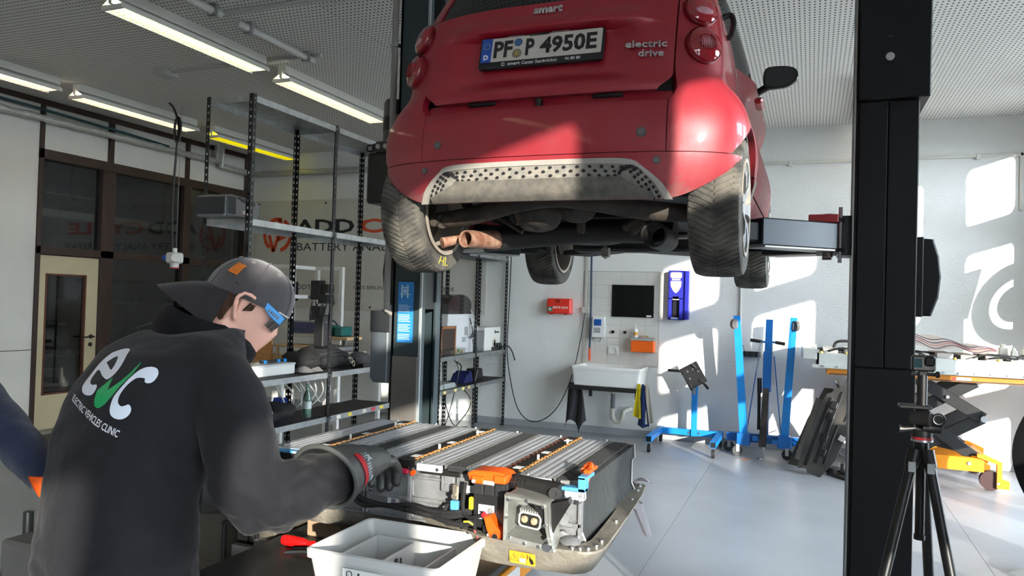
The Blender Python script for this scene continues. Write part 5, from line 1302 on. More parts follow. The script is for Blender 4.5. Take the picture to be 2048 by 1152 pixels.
for (a, b) in (((-0.52, 8.78, 1.10), (-0.64, 8.84, 0.2)), ((-0.36, 8.78, 1.10), (-0.27, 8.84, 0.2))): put(MB().cyl(a, b, 0.006, n=6), 'brace_rod', bl2, ec)
cz_ = MB()
def chain(mb, p0, p1, L=0.032):
    p0, p1 = V(p0), V(p1); d = (p1-p0).normalized(); n = max(2, int((p1-p0).length/(L*0.78)))
    for i in range(n):
        c = p0.lerp(p1, (i+0.5)/n); a = d.orthogonal().normalized(); b = d.cross(a)
        e = a if i % 2 else b
        mb.tube([c + d*(L*0.5*cos(t)) + e*(L*0.26*sin(t)) for t in [2*pi*q/8 for q in range(8)]], 0.0035, 4, closed=True)
chain(cz_, (-0.50, 8.70, 1.25), (-0.53, 8.68, 0.92)); chain(cz_, (-0.375, 8.68, 1.25), (-0.355, 8.66, 0.80))
chain(cz_, (-0.445, 8.64, 0.15), (-0.43, 8.60, 0.02)); chain(cz_, (-0.43, 8.60, 0.02), (-0.50, 8.55, 0.012))
put(cz_, 'chain', steel, ec, kind='stuff')
put(MB().box(-0.56, -0.50, 8.62, 8.70, 0.19, 0.23, 0.004).box(-0.36, -0.30, 8.62, 8.70, 0.17, 0.21, 0.004), 'lug', bl2, ec)
for (x, y, r_) in ((-0.72, 8.70, 0.5), (-0.20, 8.70, -0.3), (-0.83, 8.93, 0.2), (0.02, 8.93, -0.2)): caster(ec, x, y, 0.13, 0.058, pi/2+r_, mat=M('castor_dark', (48, 48, 50), 0.5))

# ================================================================== YELLOW LIFT TABLE WITH OPENED BATTERY TRAY
ya = M('table_yellow', (226, 140, 14), 0.4, var=0.05); ya2 = M('table_yellow_top', (196, 122, 22), 0.45, var=0.05)
yt = thing('lift_table', 'yellow scissor lift table on wheels behind the right lift post', 'lift table', (1.1, 8.6, 0))
TX0, TX1, TY0, TY1 = 0.16, 1.98, 8.15, 9.05
for y in (TY0+0.05, TY1-0.05):
    put(MB().box(0.50, 1.52, y-0.03, y+0.03, 0.17, 0.29, 0.006).box(0.50, 1.52, y-0.035, y+0.035, 0.165, 0.18), 'base_rail', ya, yt)
    put(MB().prism([(1.46, 0.30), (1.62, 0.25), (1.62, 0.03), (1.72, 0.03), (1.72, 0.10), (1.66, 0.12), (1.66, 0.27), (1.52, 0.33), (1.46, 0.33)], -0.02, 0.02, X=Matrix(((1,0,0,0),(0,0,1,y-0.03),(0,1,0,0),(0,0,0,1)))), 'wheel_arm', ya, yt)
    w_ = put(MB().cyl((1.58, y-0.015, 0.09), (1.58, y+0.045, 0.09), 0.09, n=28), 'wheel', M('wheel_dark_red', (60, 30, 28), 0.5, var=0.1), yt)
    put(MB().cyl((1.63, y-0.056, 0.075), (1.63, y-0.048, 0.075), 0.014, n=6), 'axle_bolt', steel, yt); put(MB().cyl((1.40, y-0.04, 0.235), (1.40, y-0.028, 0.235), 0.017, n=12), 'rail_bolt', steel, yt)
    w_ = put(MB().cyl((0.47, y-0.02, 0.07), (0.47, y+0.04, 0.07), 0.07, n=24), 'wheel', M('wheel_dark_red', (60, 30, 28), 0.5), yt)
    put(MB().box(0.40, 0.56, y-0.03, y-0.02, 0.07, 0.20, 0.004).box(0.40, 0.56, y+0.045, y+0.055, 0.07, 0.20, 0.004).box(0.38, 0.60, y-0.03, y+0.055, 0.15, 0.20, 0.004), 'castor_fork', ya, yt)
put(MB().box(1.42, 1.56, TY0+0.05, TY1-0.05, 0.24, 0.30, 0.005).box(0.50, 0.62, TY0+0.05, TY1-0.05, 0.18, 0.26, 0.005), 'base_cross_member', ya, yt)
put(MB().box(TX0, TX1, TY0, TY1, 0.985, 1.045, 0.004), 'platform', ya2, yt)
put(MB().box(TX0+0.02, TX1-0.02, TY0-0.001, TY0+0.002, 0.99, 1.0), 'platform_shadow_gap', dark_plastic, yt)
put(MB().box(1.28, 1.40, TY0-0.003, TY0+0.001, 1.002, 1.03), 'warning_label', M('label_pale', (200, 196, 190), 0.5), yt)
put(MB().box(1.245, 1.275, TY0-0.003, TY0+0.001, 1.002, 1.03), 'warning_label', M('label_red2', (176, 40, 30), 0.5), yt)
sc = M('scissor_black', (22, 23, 25), 0.4, 0.1, var=0.1)
def bar(p0, p1, y, wd=0.05, th=0.035, name='scissor_arm'):
    p0, p1 = V((p0[0], 0, p0[1])), V((p1[0], 0, p1[1])); d = (p1-p0).normalized(); n_ = V((-d.z, 0, d.x))*wd
    pts = [p0+n_, p0-n_, p1-n_, p1+n_]
    return put(MB().prism([(p.x, p.z) for p in pts], y-th/2, y+th/2, X=Matrix(((1,0,0,0),(0,0,1,0),(0,1,0,0),(0,0,0,1))), bev=0.004), name, sc, yt)
for y in (TY0+0.10, TY1-0.10):
    o_ = 0.045 if y < 8.6 else -0.045
    bar((0.95, 1.0), (1.52, 0.65), y, 0.055); bar((0.95, 0.30), (1.52, 0.65), y+o_, 0.055)
    bar((0.93, 0.66), (1.46, 0.985), y+o_, 0.055); bar((0.93, 0.66), (1.46, 0.28), y, 0.055)
    bar((0.60, 1.0), (0.36, 0.66), y, 0.055); bar((0.60, 0.30), (0.36, 0.66), y+o_, 0.055)
    put(MB().cyl((1.52, y-0.06, 0.65), (1.52, y+0.07, 0.65), 0.03, n=18).cyl((1.22, y-0.05, 0.835), (1.22, y+0.05, 0.835), 0.016, n=14), 'pivot', steel, yt)
put(MB().prism([(1.0, 0.36), (1.36, 0.30), (1.36, 0.43), (1.30, 0.47), (1.02, 0.46)], TY0+0.22, TY1-0.25, X=Matrix(((1,0,0,0),(0,0,1,0),(0,1,0,0),(0,0,0,1))), bev=0.015), 'pump_cover', sc, yt)
put(MB().tube([(0.6, 8.5, 0.34), (0.8, 8.5, 0.40), (1.0, 8.5, 0.42)], 0.05, 10), 'cylinder', sc, yt)
put(MB().tube(bez([(0.42, 8.35, 0.16), (0.37, 8.30, 0.5), (0.30, 8.26, 0.80), (0.24, 8.24, 0.93)], 5), 0.016, 10), 'push_handle', M('chrome_tube', (200, 200, 200), 0.15, 1.0), yt)
put(MB().tube(bez([(0.44, 8.37, 0.16), (0.395, 8.32, 0.5), (0.335, 8.28, 0.80)], 5), 0.009, 8), 'release_rod', orange, yt)
put(MB().tube([(0.47, 8.26, 0.20), (0.30, 8.20, 0.36), (0.15, 8.16, 0.46), (0.135, 8.155, 0.485)], [0.011, 0.011, 0.011, 0.016], 10), 'pump_lever', M('lever_white', (214, 212, 206), 0.4), yt)
put(MB().tube(bez([(0.36, 8.28, 0.46), (0.27, 8.24, 0.40), (0.25, 8.22, 0.28), (0.32, 8.22, 0.18)], 5), 0.007, 6), 'hydraulic_hose', black_plastic, yt)
tray_m = M('tray_aluminium', (206, 208, 202), 0.38, 0.35, var=0.12, vs=5)
tr = thing('battery_tray', 'long silver battery tray full of cables on the yellow lift table', 'battery tray', (1.1, 8.6, 1.05))
bx_ = MB()
bx_.box(0.06, 2.10, 8.10, 9.10, 1.048, 1.062, 0.003)
for (a, b, c, d) in ((0.06, 2.10, 8.10, 8.13), (0.06, 2.10, 9.07, 9.10), (0.06, 0.09, 8.10, 9.10), (2.07, 2.10, 8.10, 9.10)): bx_.box(a, b, c, d, 1.05, 1.20, 0.004)
bx_.box(0.02, 2.12, 8.085, 8.105, 1.05, 1.085, 0.004).box(0.08, 2.10, 8.12, 8.15, 1.175, 1.20, 0.003)
put(bx_, 'tray', tray_m, tr)
bpy.data.objects
put(MB().prism([(-0.06, 8.08), (0.07, 8.08), (0.07, 9.1), (-0.06, 9.0), (-0.085, 8.6)], 1.13, 1.24, bev=0.006), 'tray_nose', tray_m, tr)
for i in range(16): put(MB().cyl((0.12+0.13*i, 8.085, 1.07), (0.12+0.13*i, 8.076, 1.07), 0.012, n=8), 'bolt', steel, tr)
put(MB().box(0.09, 2.07, 8.13, 9.07, 1.10, 1.19), 'cell_pack', M('pack_black', (26, 26, 30), 0.6, var=0.3), tr)
random.seed(11)
for i in range(26):
    x = random.uniform(-0.05, 2.05); y = random.uniform(8.12, 8.5); L = random.uniform(0.08, 0.35)
    put(MB().tube(bez([(x, y, 1.215), (x+L*0.4, y+random.uniform(-.03, .03), 1.215+random.uniform(0.01, 0.05)), (x+L, y+random.uniform(-.02, .06), 1.22)], 4), random.uniform(0.006, 0.012), 6), 'cable', black_plastic, tr)
for i in range(10):
    x = 0.12+i*0.2; put(MB().box(x, x+0.14, 8.2, 8.8, 1.195, 1.235+0.01*(i % 2), 0.006), 'module_cover', M('module_pale', (196, 190, 182), 0.5, var=0.1), tr)
for x in (0.10, 0.33, 0.93, 1.25, 1.6): put(MB().cyl((x, 8.115, 1.20), (x+0.012, 8.095, 1.205), 0.013, n=10), 'yellow_cap', M('cap_yellow', (230, 190, 60), 0.4), tr)
put(MB().tube(bez([(0.22, 8.2, 1.25), (0.25, 8.2, 1.31), (0.36, 8.2, 1.32), (0.48, 8.2, 1.29), (0.6, 8.25, 1.29)], 5), 0.014, 8), 'cable', black_plastic, tr)
bk = M('blanket_cream', (224, 214, 204), 0.9, var=0.05, bump=0.3, bs=200)
def blf(u, v):
    x = lerp(0.86, 1.62, u); y = lerp(8.20, 8.72, v)
    return V((x, y, 1.245+(0.20-0.12*u)*sin(pi*min(1, max(0.0, v*0.92+0.04)))**0.6*(0.55+0.45*cos(u*1.4)) + 0.012*sin(u*14+v*5)))
bko = cloth(blf, 30, 18, 'blanket', bk, 'folded cream blanket with dark stripes on the battery tray', 'blanket', 0.01)
sm_ = M('blanket_stripe', (72, 40, 70), 0.9); sr_ = M('blanket_stripe_red', (190, 110, 100), 0.9)
for k, (v, mt) in enumerate(((0.04, sm_), (0.10, sr_), (0.16, sm_), (0.26, sm_))):
    put(MB().tube([blf(u/30, v+0.03*sin(u*0.5))+V((0, -0.004, 0.004)) for u in range(31)], 0.0035, 5), 'stripe', mt, bko)
for (x, y, s, wh) in ((1.72, 8.5, 0.07, 'tallest, nearest the striped blanket'), (1.80, 8.45, 0.05, 'small, second from the striped blanket'), (1.90, 8.5, 0.06, 'third from the striped blanket'), (2.0, 8.4, 0.05, 'at the right picture edge')):
    solo(MB().box(x-s/2, x+s/2, y-s/2, y+s/2, 1.235, 1.235+s*1.1, 0.006).box(x-s/3, x+s/5, y-s/3, y+s/3, 1.235, 1.235+s*1.6, 0.004), 'connector_block', M('block_cream', (206, 202, 190), 0.5), 'pale connector block on the battery tray, '+wh, 'connector', 'pale connector blocks on the tray')
# ------------------------------------------------ black underbody panels
bp_m = M('panel_black_plastic', (44, 44, 44), 0.55, var=0.25, vs=5, dirt=(74, 70, 66))
X = frame((0.045, 8.02, 0.02), (0.92, -0.26, -0.27), (0.29, 0.14, 0.93)) @ Matrix.Diagonal((1.1, 1.06, 1, 1))
up_ = thing('underbody_panel', 'tall black plastic underbody panel leaning on the lift table', 'panel', (0.1, 8.1, 0))
outl = [(-0.13, 0.0), (-0.06, 0.03), (-0.04, -0.01), (0.04, 0.0), (0.07, -0.01), (0.14, 0.20), (0.155, 0.62), (0.165, 1.02), (0.10, 1.035), (0.085, 1.0), (0.04, 0.99), (0.03, 1.02), (0.0, 1.0), (-0.02, 0.86), (-0.075, 0.80), (-0.09, 0.76), (-0.13, 0.74), (-0.145, 0.50), (-0.155, 0.20)]
pn = MB().prism(outl, -0.008, 0.008, X=X, bev=0.003)
put(pn, 'panel', bp_m, up_)
for (x0, y0, x1, y1) in ((-0.09, 0.05, -0.07, 0.72), (-0.02, 0.10, 0.0, 0.80), (0.05, 0.12, 0.06, 0.5), (0.09, 0.55, 0.095, 0.95)):
    put(MB().box(min(x0, x1), max(x0, x1)+0.008, y0, y1, 0.006, 0.016, 0.003, X=X), 'rib', black_plastic, up_)
for (x, y) in ((-0.01, 0.35), (-0.02, 0.55), (0.02, 0.22), (-0.03, 0.66)): put(MB().box(x-0.03, x+0.03, y-0.035, y+0.035, 0.006, 0.03, 0.006, X=X), 'boss', black_plastic, up_)
for y in (0.40, 0.68): put(MB().prism([(-0.028, -0.02), (0.012, -0.028), (0.028, 0.02), (-0.02, 0.03)], 0.008, 0.022, X=X @ T(0.125, y, 0), bev=0.003), 'white_clip', M('clip_silver', (206, 204, 200), 0.35, 0.4), up_)
X2 = frame((-0.13, 8.30, 0.02), (0.92, -0.26, -0.26), (0.33, 0.10, 0.93))
u2 = thing('underbody_panel', 'flat dark panel leaning behind the tall black panel', 'panel', (-0.1, 8.35, 0))
put(MB().prism([(-0.06, 0.0), (0.12, 0.03), (0.15, 0.80), (0.10, 0.88), (0.02, 0.86), (-0.03, 0.5)], -0.006, 0.006, X=X2, bev=0.002), 'panel', bp_m, u2)
put(MB().box(-0.02, 0.09, 0.08, 0.74, 0.006, 0.010, X=X2), 'pale_field', M('panel_field', (104, 100, 94), 0.5, var=0.2), u2)
fp = thing('underbody_panel', 'black plastic panels lying flat on floor before the lift table', 'panel', (0.45, 8.0, 0))
put(MB().prism([(0.18, 8.15), (0.34, 7.95), (0.40, 7.82), (0.62, 7.68), (0.66, 8.1), (0.40, 8.3)], 0.0, 0.025, bev=0.004), 'panel', bp_m, fp)
put(MB().prism([(0.24, 8.13), (0.42, 7.98), (0.62, 7.80), (0.64, 8.1), (0.42, 8.3)], 0.03, 0.05, X=T(0.02, 0.0, 0.012), bev=0.004).box(0.30, 0.33, 8.05, 8.08, 0.05, 0.14, 0.004), 'panel', black_plastic, fp)
put(MB().prism([(0.16, 8.16), (0.24, 8.10), (0.32, 8.14), (0.28, 8.24), (0.20, 8.26)], 0.02, 0.075, bev=0.006), 'corner', bp_m, fp)
# ------------------------------------------------ tripod with action camera, in front of the right post
tpm = M('tripod_black', (20, 21, 23), 0.4, 0.2, var=0.1)
tx, ty = 0.325, 2.65
tpd = thing('tripod', 'black photo tripod standing in front of the right lift post', 'tripod', (tx, ty, 0))
put(MB().cyl((tx, ty, 0.93), (tx, ty, 1.225), 0.0135, n=14).cyl((tx, ty, 0.925), (tx, ty, 0.94), 0.016, n=14), 'centre_column', tpm, tpd)
put(MB().cyl((tx, ty, 1.165), (tx, ty, 1.20), 0.032, 0.026, n=18).cyl((tx, ty, 1.20), (tx, ty, 1.225), 0.022, n=18), 'spider', tpm, tpd)
for k, (ax, ay) in enumerate(((-0.29, -0.30), (0.20, -0.36), (0.12, 0.40))):
    top = V((tx+ax*0.08, ty+ay*0.08, 1.185)); foot = V((tx+ax*1.02, ty+ay*1.02, 0.0)); mid = top.lerp(foot, 0.46); m2_ = top.lerp(foot, 0.74)
    lg_ = put(MB().cyl(top, mid, 0.0155, n=12).cyl(mid, m2_, 0.0125, n=12).cyl(m2_, foot, 0.010, n=12), 'leg', tpm, tpd)
    d = (foot-top).normalized()
    for c in (mid, m2_): put(MB().cyl(c-d*0.018, c+d*0.018, 0.019, n=12).box(-0.012, 0.012, -0.028, -0.012, -0.014, 0.014, 0.003, X=T(c)), 'leg_clamp', black_plastic, lg_)
    put(MB().cyl(top-d*0.018, top+d*0.035, 0.020, n=12), 'leg_joint', tpm, lg_)
    put(MB().box(-0.010, 0.010, -0.024, -0.019, -0.018, 0.012, X=T(top+d*0.03)), 'angle_tab', M('tab_silver', (160, 162, 160), 0.35, 0.7), lg_)
    put(MB().cyl(foot, foot+V((0, 0, 0.03)), 0.014, n=10), 'foot', rubber, lg_)
hdp = MB()
put(MB().cyl((tx+0.002, ty, 1.228), (tx+0.002, ty, 1.262), 0.028, 0.030, n=20), 'head_base', tpm, tpd)
put(MB().cyl((tx+0.002, ty, 1.232), (tx+0.002, ty, 1.240), 0.0305, n=24), 'red_ring', M('ring_red', (150, 30, 40), 0.4), tpd)
put(MB().cyl((tx+0.002, ty, 1.226), (tx+0.002, ty, 1.232), 0.031, n=24), 'silver_ring', steel, tpd)
put(MB().sphere((tx+0.004, ty, 1.295), (0.034, 0.03, 0.032), 16, 10).cyl((tx-0.03, ty-0.02, 1.30), (tx+0.02, ty-0.045, 1.30), 0.020, 0.024, n=14).cyl((tx+0.0, ty-0.02, 1.272), (tx+0.05, ty-0.02, 1.270), 0.016, n=12), 'pan_head', tpm, tpd)
put(MB().cyl((tx+0.042, ty-0.03, 1.300), (tx+0.040, ty-0.042, 1.300), 0.019, n=18), 'knob', tpm, tpd)
put(MB().tube([(tx+0.040+0.014*cos(a), ty-0.0425, 1.300+0.014*sin(a)) for a in [2*pi*k/16 for k in range(16)]], 0.0016, 5, closed=True), 'knob_ring', steel, tpd)
put(MB().tube([(tx-0.02, ty-0.01, 1.265), (tx-0.05, ty-0.02, 1.262), (tx-0.062, ty-0.02, 1.262)], [0.006, 0.008, 0.012], 10), 'pan_knob', black_plastic, tpd)
put(MB().box(tx-0.065, tx+0.025, ty-0.025, ty+0.025, 1.325, 1.337, 0.003), 'quick_plate', tpm, tpd)
put(MB().cyl((tx, ty, 1.337), (tx, ty, 1.43), 0.0145, n=14).cyl((tx, ty, 1.395), (tx, ty, 1.40), 0.0155, n=14), 'extension_grip', tpm, tpd)
ac = thing('action_camera', 'small black action camera clipped on top of the tripod', 'camera', (tx+0.005, ty, 1.43))
put(MB().box(tx-0.032, tx+0.034, ty-0.018, ty+0.018, 1.44, 1.49, 0.006), 'body', M('camera_black', (18, 19, 21), 0.4), ac)
put(MB().box(tx+0.004, tx+0.030, ty-0.024, ty-0.017, 1.458, 1.486, 0.005), 'lens_block', M('camera_lens_black', (8, 8, 10), 0.15), ac)
put(MB().box(tx-0.028, tx-0.004, ty-0.0195, ty-0.0175, 1.452, 1.480), 'front_screen', M('screen_dark_teal', (16, 34, 40), 0.15), ac)
put(MB().box(tx-0.012, tx+0.012, ty-0.012, ty+0.012, 1.425, 1.442, 0.003).cyl((tx-0.03, ty, 1.432), (tx+0.04, ty, 1.432), 0.006, n=8).cyl((tx+0.036, ty, 1.432), (tx+0.046, ty, 1.432), 0.010, n=10), 'mount', tpm, ac)
# dark mesh chair back cut by the right edge
bc = thing('mesh_chair', 'black mesh chair back cut off by the right picture edge', 'chair', (1.5, 5.6, 0))
cm_ = M('mesh_fabric_black', (20, 20, 21), 0.8, var=0.2, vs=120)
cx_, cy_ = 1.60, 5.80
put(MB().grid(lambda u, v: V((cx_+0.30*(2*u-1)*(0.72+0.45*sin(pi*(v*0.8+0.1))), cy_+0.10*(2*u-1)**2-0.05*v, 0.42+0.62*v)), 16, 14), 'backrest', cm_, bc, solid=0.03)
put(MB().cyl((cx_, cy_-0.28, 0.36), (cx_, cy_-0.28, 0.44), 0.27, 0.25, n=28), 'seat', cm_, bc)
put(MB().cyl((cx_, cy_-0.25, 0.08), (cx_, cy_-0.25, 0.36), 0.03, n=12), 'gas_post', black_plastic, bc)
for k in range(5):
    a = 2*pi*k/5; lg_ = put(MB().tube([(cx_, cy_-0.25, 0.11), (cx_+0.30*cos(a), cy_-0.25+0.30*sin(a), 0.075)], [0.025, 0.016], 8), 'base_leg', black_plastic, bc)
    put(MB().cyl((cx_+0.30*cos(a)-0.02, cy_-0.25+0.30*sin(a), 0.032), (cx_+0.30*cos(a)+0.02, cy_-0.25+0.30*sin(a), 0.032), 0.032, n=14), 'castor', rubber, lg_)
# ================================================================== LIFT TABLE IN THE FOREGROUND, CAR BATTERY, BIN
ft = thing('lift_table', 'black-topped lift table with yellow side edge under the car battery', 'lift table', (-1.25, 2.2, 0))
top_m = M('table_top_black', (34, 33, 32), 0.5, var=0.3, vs=5, dirt=(62, 60, 57))
put(MB().box(-1.645, -0.865, 1.64, 3.0, 0.785, 0.81, 0.004), 'table_top', top_m, ft)
yel_t2 = M('table_edge_yellow', (238, 150, 20), 0.4, var=0.05)
put(MB().box(-0.905, -0.858, 1.64, 3.0, 0.715, 0.784, 0.003), 'side_rail', yel_t2, ft)
put(MB().box(-1.65, -1.60, 1.64, 3.0, 0.715, 0.784, 0.003), 'side_rail', yel_t2, ft)
lb_ = put(MB().box(-0.8585, -0.8565, 2.05, 2.32, 0.735, 0.77), 'warning_label', white_paper, ft)
put(MB().box(-0.8575, -0.8555, 2.05, 2.10, 0.735, 0.77), 'label_red_end', M('label_red3', (206, 60, 40), 0.5), lb_)
put(MB().prism([(0.0, 0.013), (0.012, -0.008), (-0.012, -0.008)], 0, 0.0006, X=frame((-0.8554, 2.075, 0.752), (0, 1, 0), (0, 0, 1))), 'warning_triangle', black_plastic, lb_)
for y in (1.78, 2.84):
    a_, b_ = (V((-1.50, y, 0.74)), V((-1.0, y, 0.16)))
for x in (-1.52, -0.99):
    for (p, q) in (((1.75, 0.20), (2.85, 0.71)), ((1.75, 0.71), (2.85, 0.20))):
        d = V((0, q[0]-p[0], q[1]-p[1])).normalized(); n_ = V((0, -d.z, d.y))*0.035
        P_ = [V((x, p[0], p[1]))+n_, V((x, p[0], p[1]))-n_, V((x, q[0], q[1]))-n_, V((x, q[0], q[1]))+n_]
        put(MB().prism([(v.y, v.z) for v in P_], -0.015, 0.015, X=Matrix(((0,0,1,x),(1,0,0,0),(0,1,0,0),(0,0,0,1)))), 'scissor_arm', sc, ft)
put(MB().box(-1.60, -0.90, 1.70, 2.92, 0.12, 0.20, 0.006), 'base_frame', ya, ft)
for x in (-1.55, -0.95):
    for y in (1.76, 2.86): put(MB().cyl((x-0.025, y, 0.065), (x+0.025, y, 0.065), 0.065, n=20), 'wheel', rubber, ft)
wd_m = M('pine_block', (176, 150, 122), 0.7, var=0.18, vs=7, bump=0.3, bs=60, stretch=(1, 6, 1))
solo(MB().box(-1.565, -1.43, 2.15, 2.75, 0.81, 0.884, 0.005), 'wood_block', wd_m, 'pale wooden block under the left front of the battery tray', 'wood block')
solo(MB().box(-0.99, -0.87, 2.20, 2.75, 0.81, 0.884, 0.005), 'wood_block', wd_m, 'wooden block under the right side of the battery tray', 'wood block')
# ---- tray
bt_ = thing('car_battery', 'opened electric car battery with ribbed silver modules in a grey tray', 'battery', (-1.07, 2.3, 0.885))
trm = M('tray_cast_grey', (142, 136, 124), 0.55, 0.45, var=0.2, vs=10, dirt=(168, 160, 146), bump=0.35, bs=70)
rim2 = [(-0.53, 1.915), (-0.50, 1.95), (-0.495, 2.05), (-0.515, 2.50), (-0.53, 2.68), (-0.54, 2.72), (-0.58, 2.745), (-0.64, 2.75), (-0.90, 2.75), (-1.20, 2.75), (-1.50, 2.75), (-1.60, 2.73), (-1.65, 2.66), (-1.66, 2.30), (-1.60, 2.06), (-1.48, 2.00), (-1.36, 2.035), (-1.24, 2.055), (-1.12, 2.045), (-1.01, 2.01), (-0.90, 1.955), (-0.80, 1.915), (-0.68, 1.905)]
rim2 = [(p.x, p.y) for p in bez([(*p, 0) for p in rim2+rim2[:1]], 5)[:-1]]
cxy = V((-1.07, 2.36, 0))
def ringz(k, z, pts=rim2):
    out = []
    for x, y in pts:
        d = V((x, y, 0))-cxy; out.append(cxy + V((d.x-0.001*0-math.copysign(min(abs(d.x), k), d.x)*1.0, d.y-math.copysign(min(abs(d.y), k), d.y), 0)) + V((0, 0, z)))
    return out
tm = MB()
tm.loft([ringz(0.075, 0.886), ringz(0.040, 0.900), ringz(0.022, 0.935), ringz(0.016, 0.966), ringz(0.0, 0.970), ringz(0.0, 0.9765), ringz(0.050, 0.976), ringz(0.060, 0.962), ringz(0.09, 0.912)])
put(tm, 'tray', trm, bt_, sharp=40)
sc2 = MB(); n = len(rim2)
bolt_pts = [i for i in range(0, n, 3)]
bl_ = MB()
for i in bolt_pts:
    x, y = rim2[i]; d = (cxy-V((x, y, 0))).normalized()*0.022; bl_.cyl((x+d.x, y+d.y, 0.976), (x+d.x, y+d.y, 0.982), 0.0065, n=8)
put(bl_, 'rim_bolts', steel, bt_, kind='stuff')
# warning label on the tray front
lp = [V((-0.742, 1.9285, 0.926)), V((-0.664, 1.922, 0.926))]
Xl = frame((lp[0]+lp[1])/2+V((0, -0.006, 0.008)), lp[1]-lp[0], (0, -0.16, 1))
wl = put(MB().prism(rrect(0.076, 0.034, 0.003, 2), 0, 0.0012, X=Xl), 'warning_label', M('label_orange', (246, 166, 40), 0.45), bt_)
put(MB().prism([(-0.0375, -0.0035), (-0.0225, -0.0035), (-0.03, 0.0)], 0, 0.0001, X=Xl), 'base', M('label_orange', (246, 166, 40), 0.45), wl)
tri = MB()
for (c, s_) in ((-0.024, 0.0115), (0.001, 0.0055)):
    pts = [V((c, s_, 0.0016)), V((c-s_*1.05, -s_*0.8, 0.0016)), V((c+s_*1.05, -s_*0.8, 0.0016))]
    if c > -0.01: pts = [p+V((0, 0.008, 0)) for p in pts]
    tri.tube(pts, 0.0008, 4, closed=True, X=Xl)
tri.box(-0.0245, -0.0232, -0.005, 0.005, 0.0012, 0.0018, X=Xl).box(-0.0115, -0.0110, -0.015, 0.015, 0.0012, 0.0016, X=Xl).box(0.0130, 0.0135, -0.015, 0.015, 0.0012, 0.0016, X=Xl)
tri.prism([(0.021, 0.012), (0.025, 0.004), (0.031, 0.0), (0.034, -0.010), (0.026, -0.013), (0.021, -0.004)], 0.0012, 0.0018, X=Xl).box(0.015, 0.017, 0.0, 0.012, 0.0012, 0.0018, X=Xl)
put(tri, 'label_signs', black_plastic, wl, kind='stuff')
put(MB().box(-0.008, -0.001, -0.012, 0.0, 0.0012, 0.0018, X=Xl).box(0.001, 0.009, -0.012, 0.0, 0.0012, 0.0018, X=Xl), 'label_manual', white_paper, wl, kind='stuff')
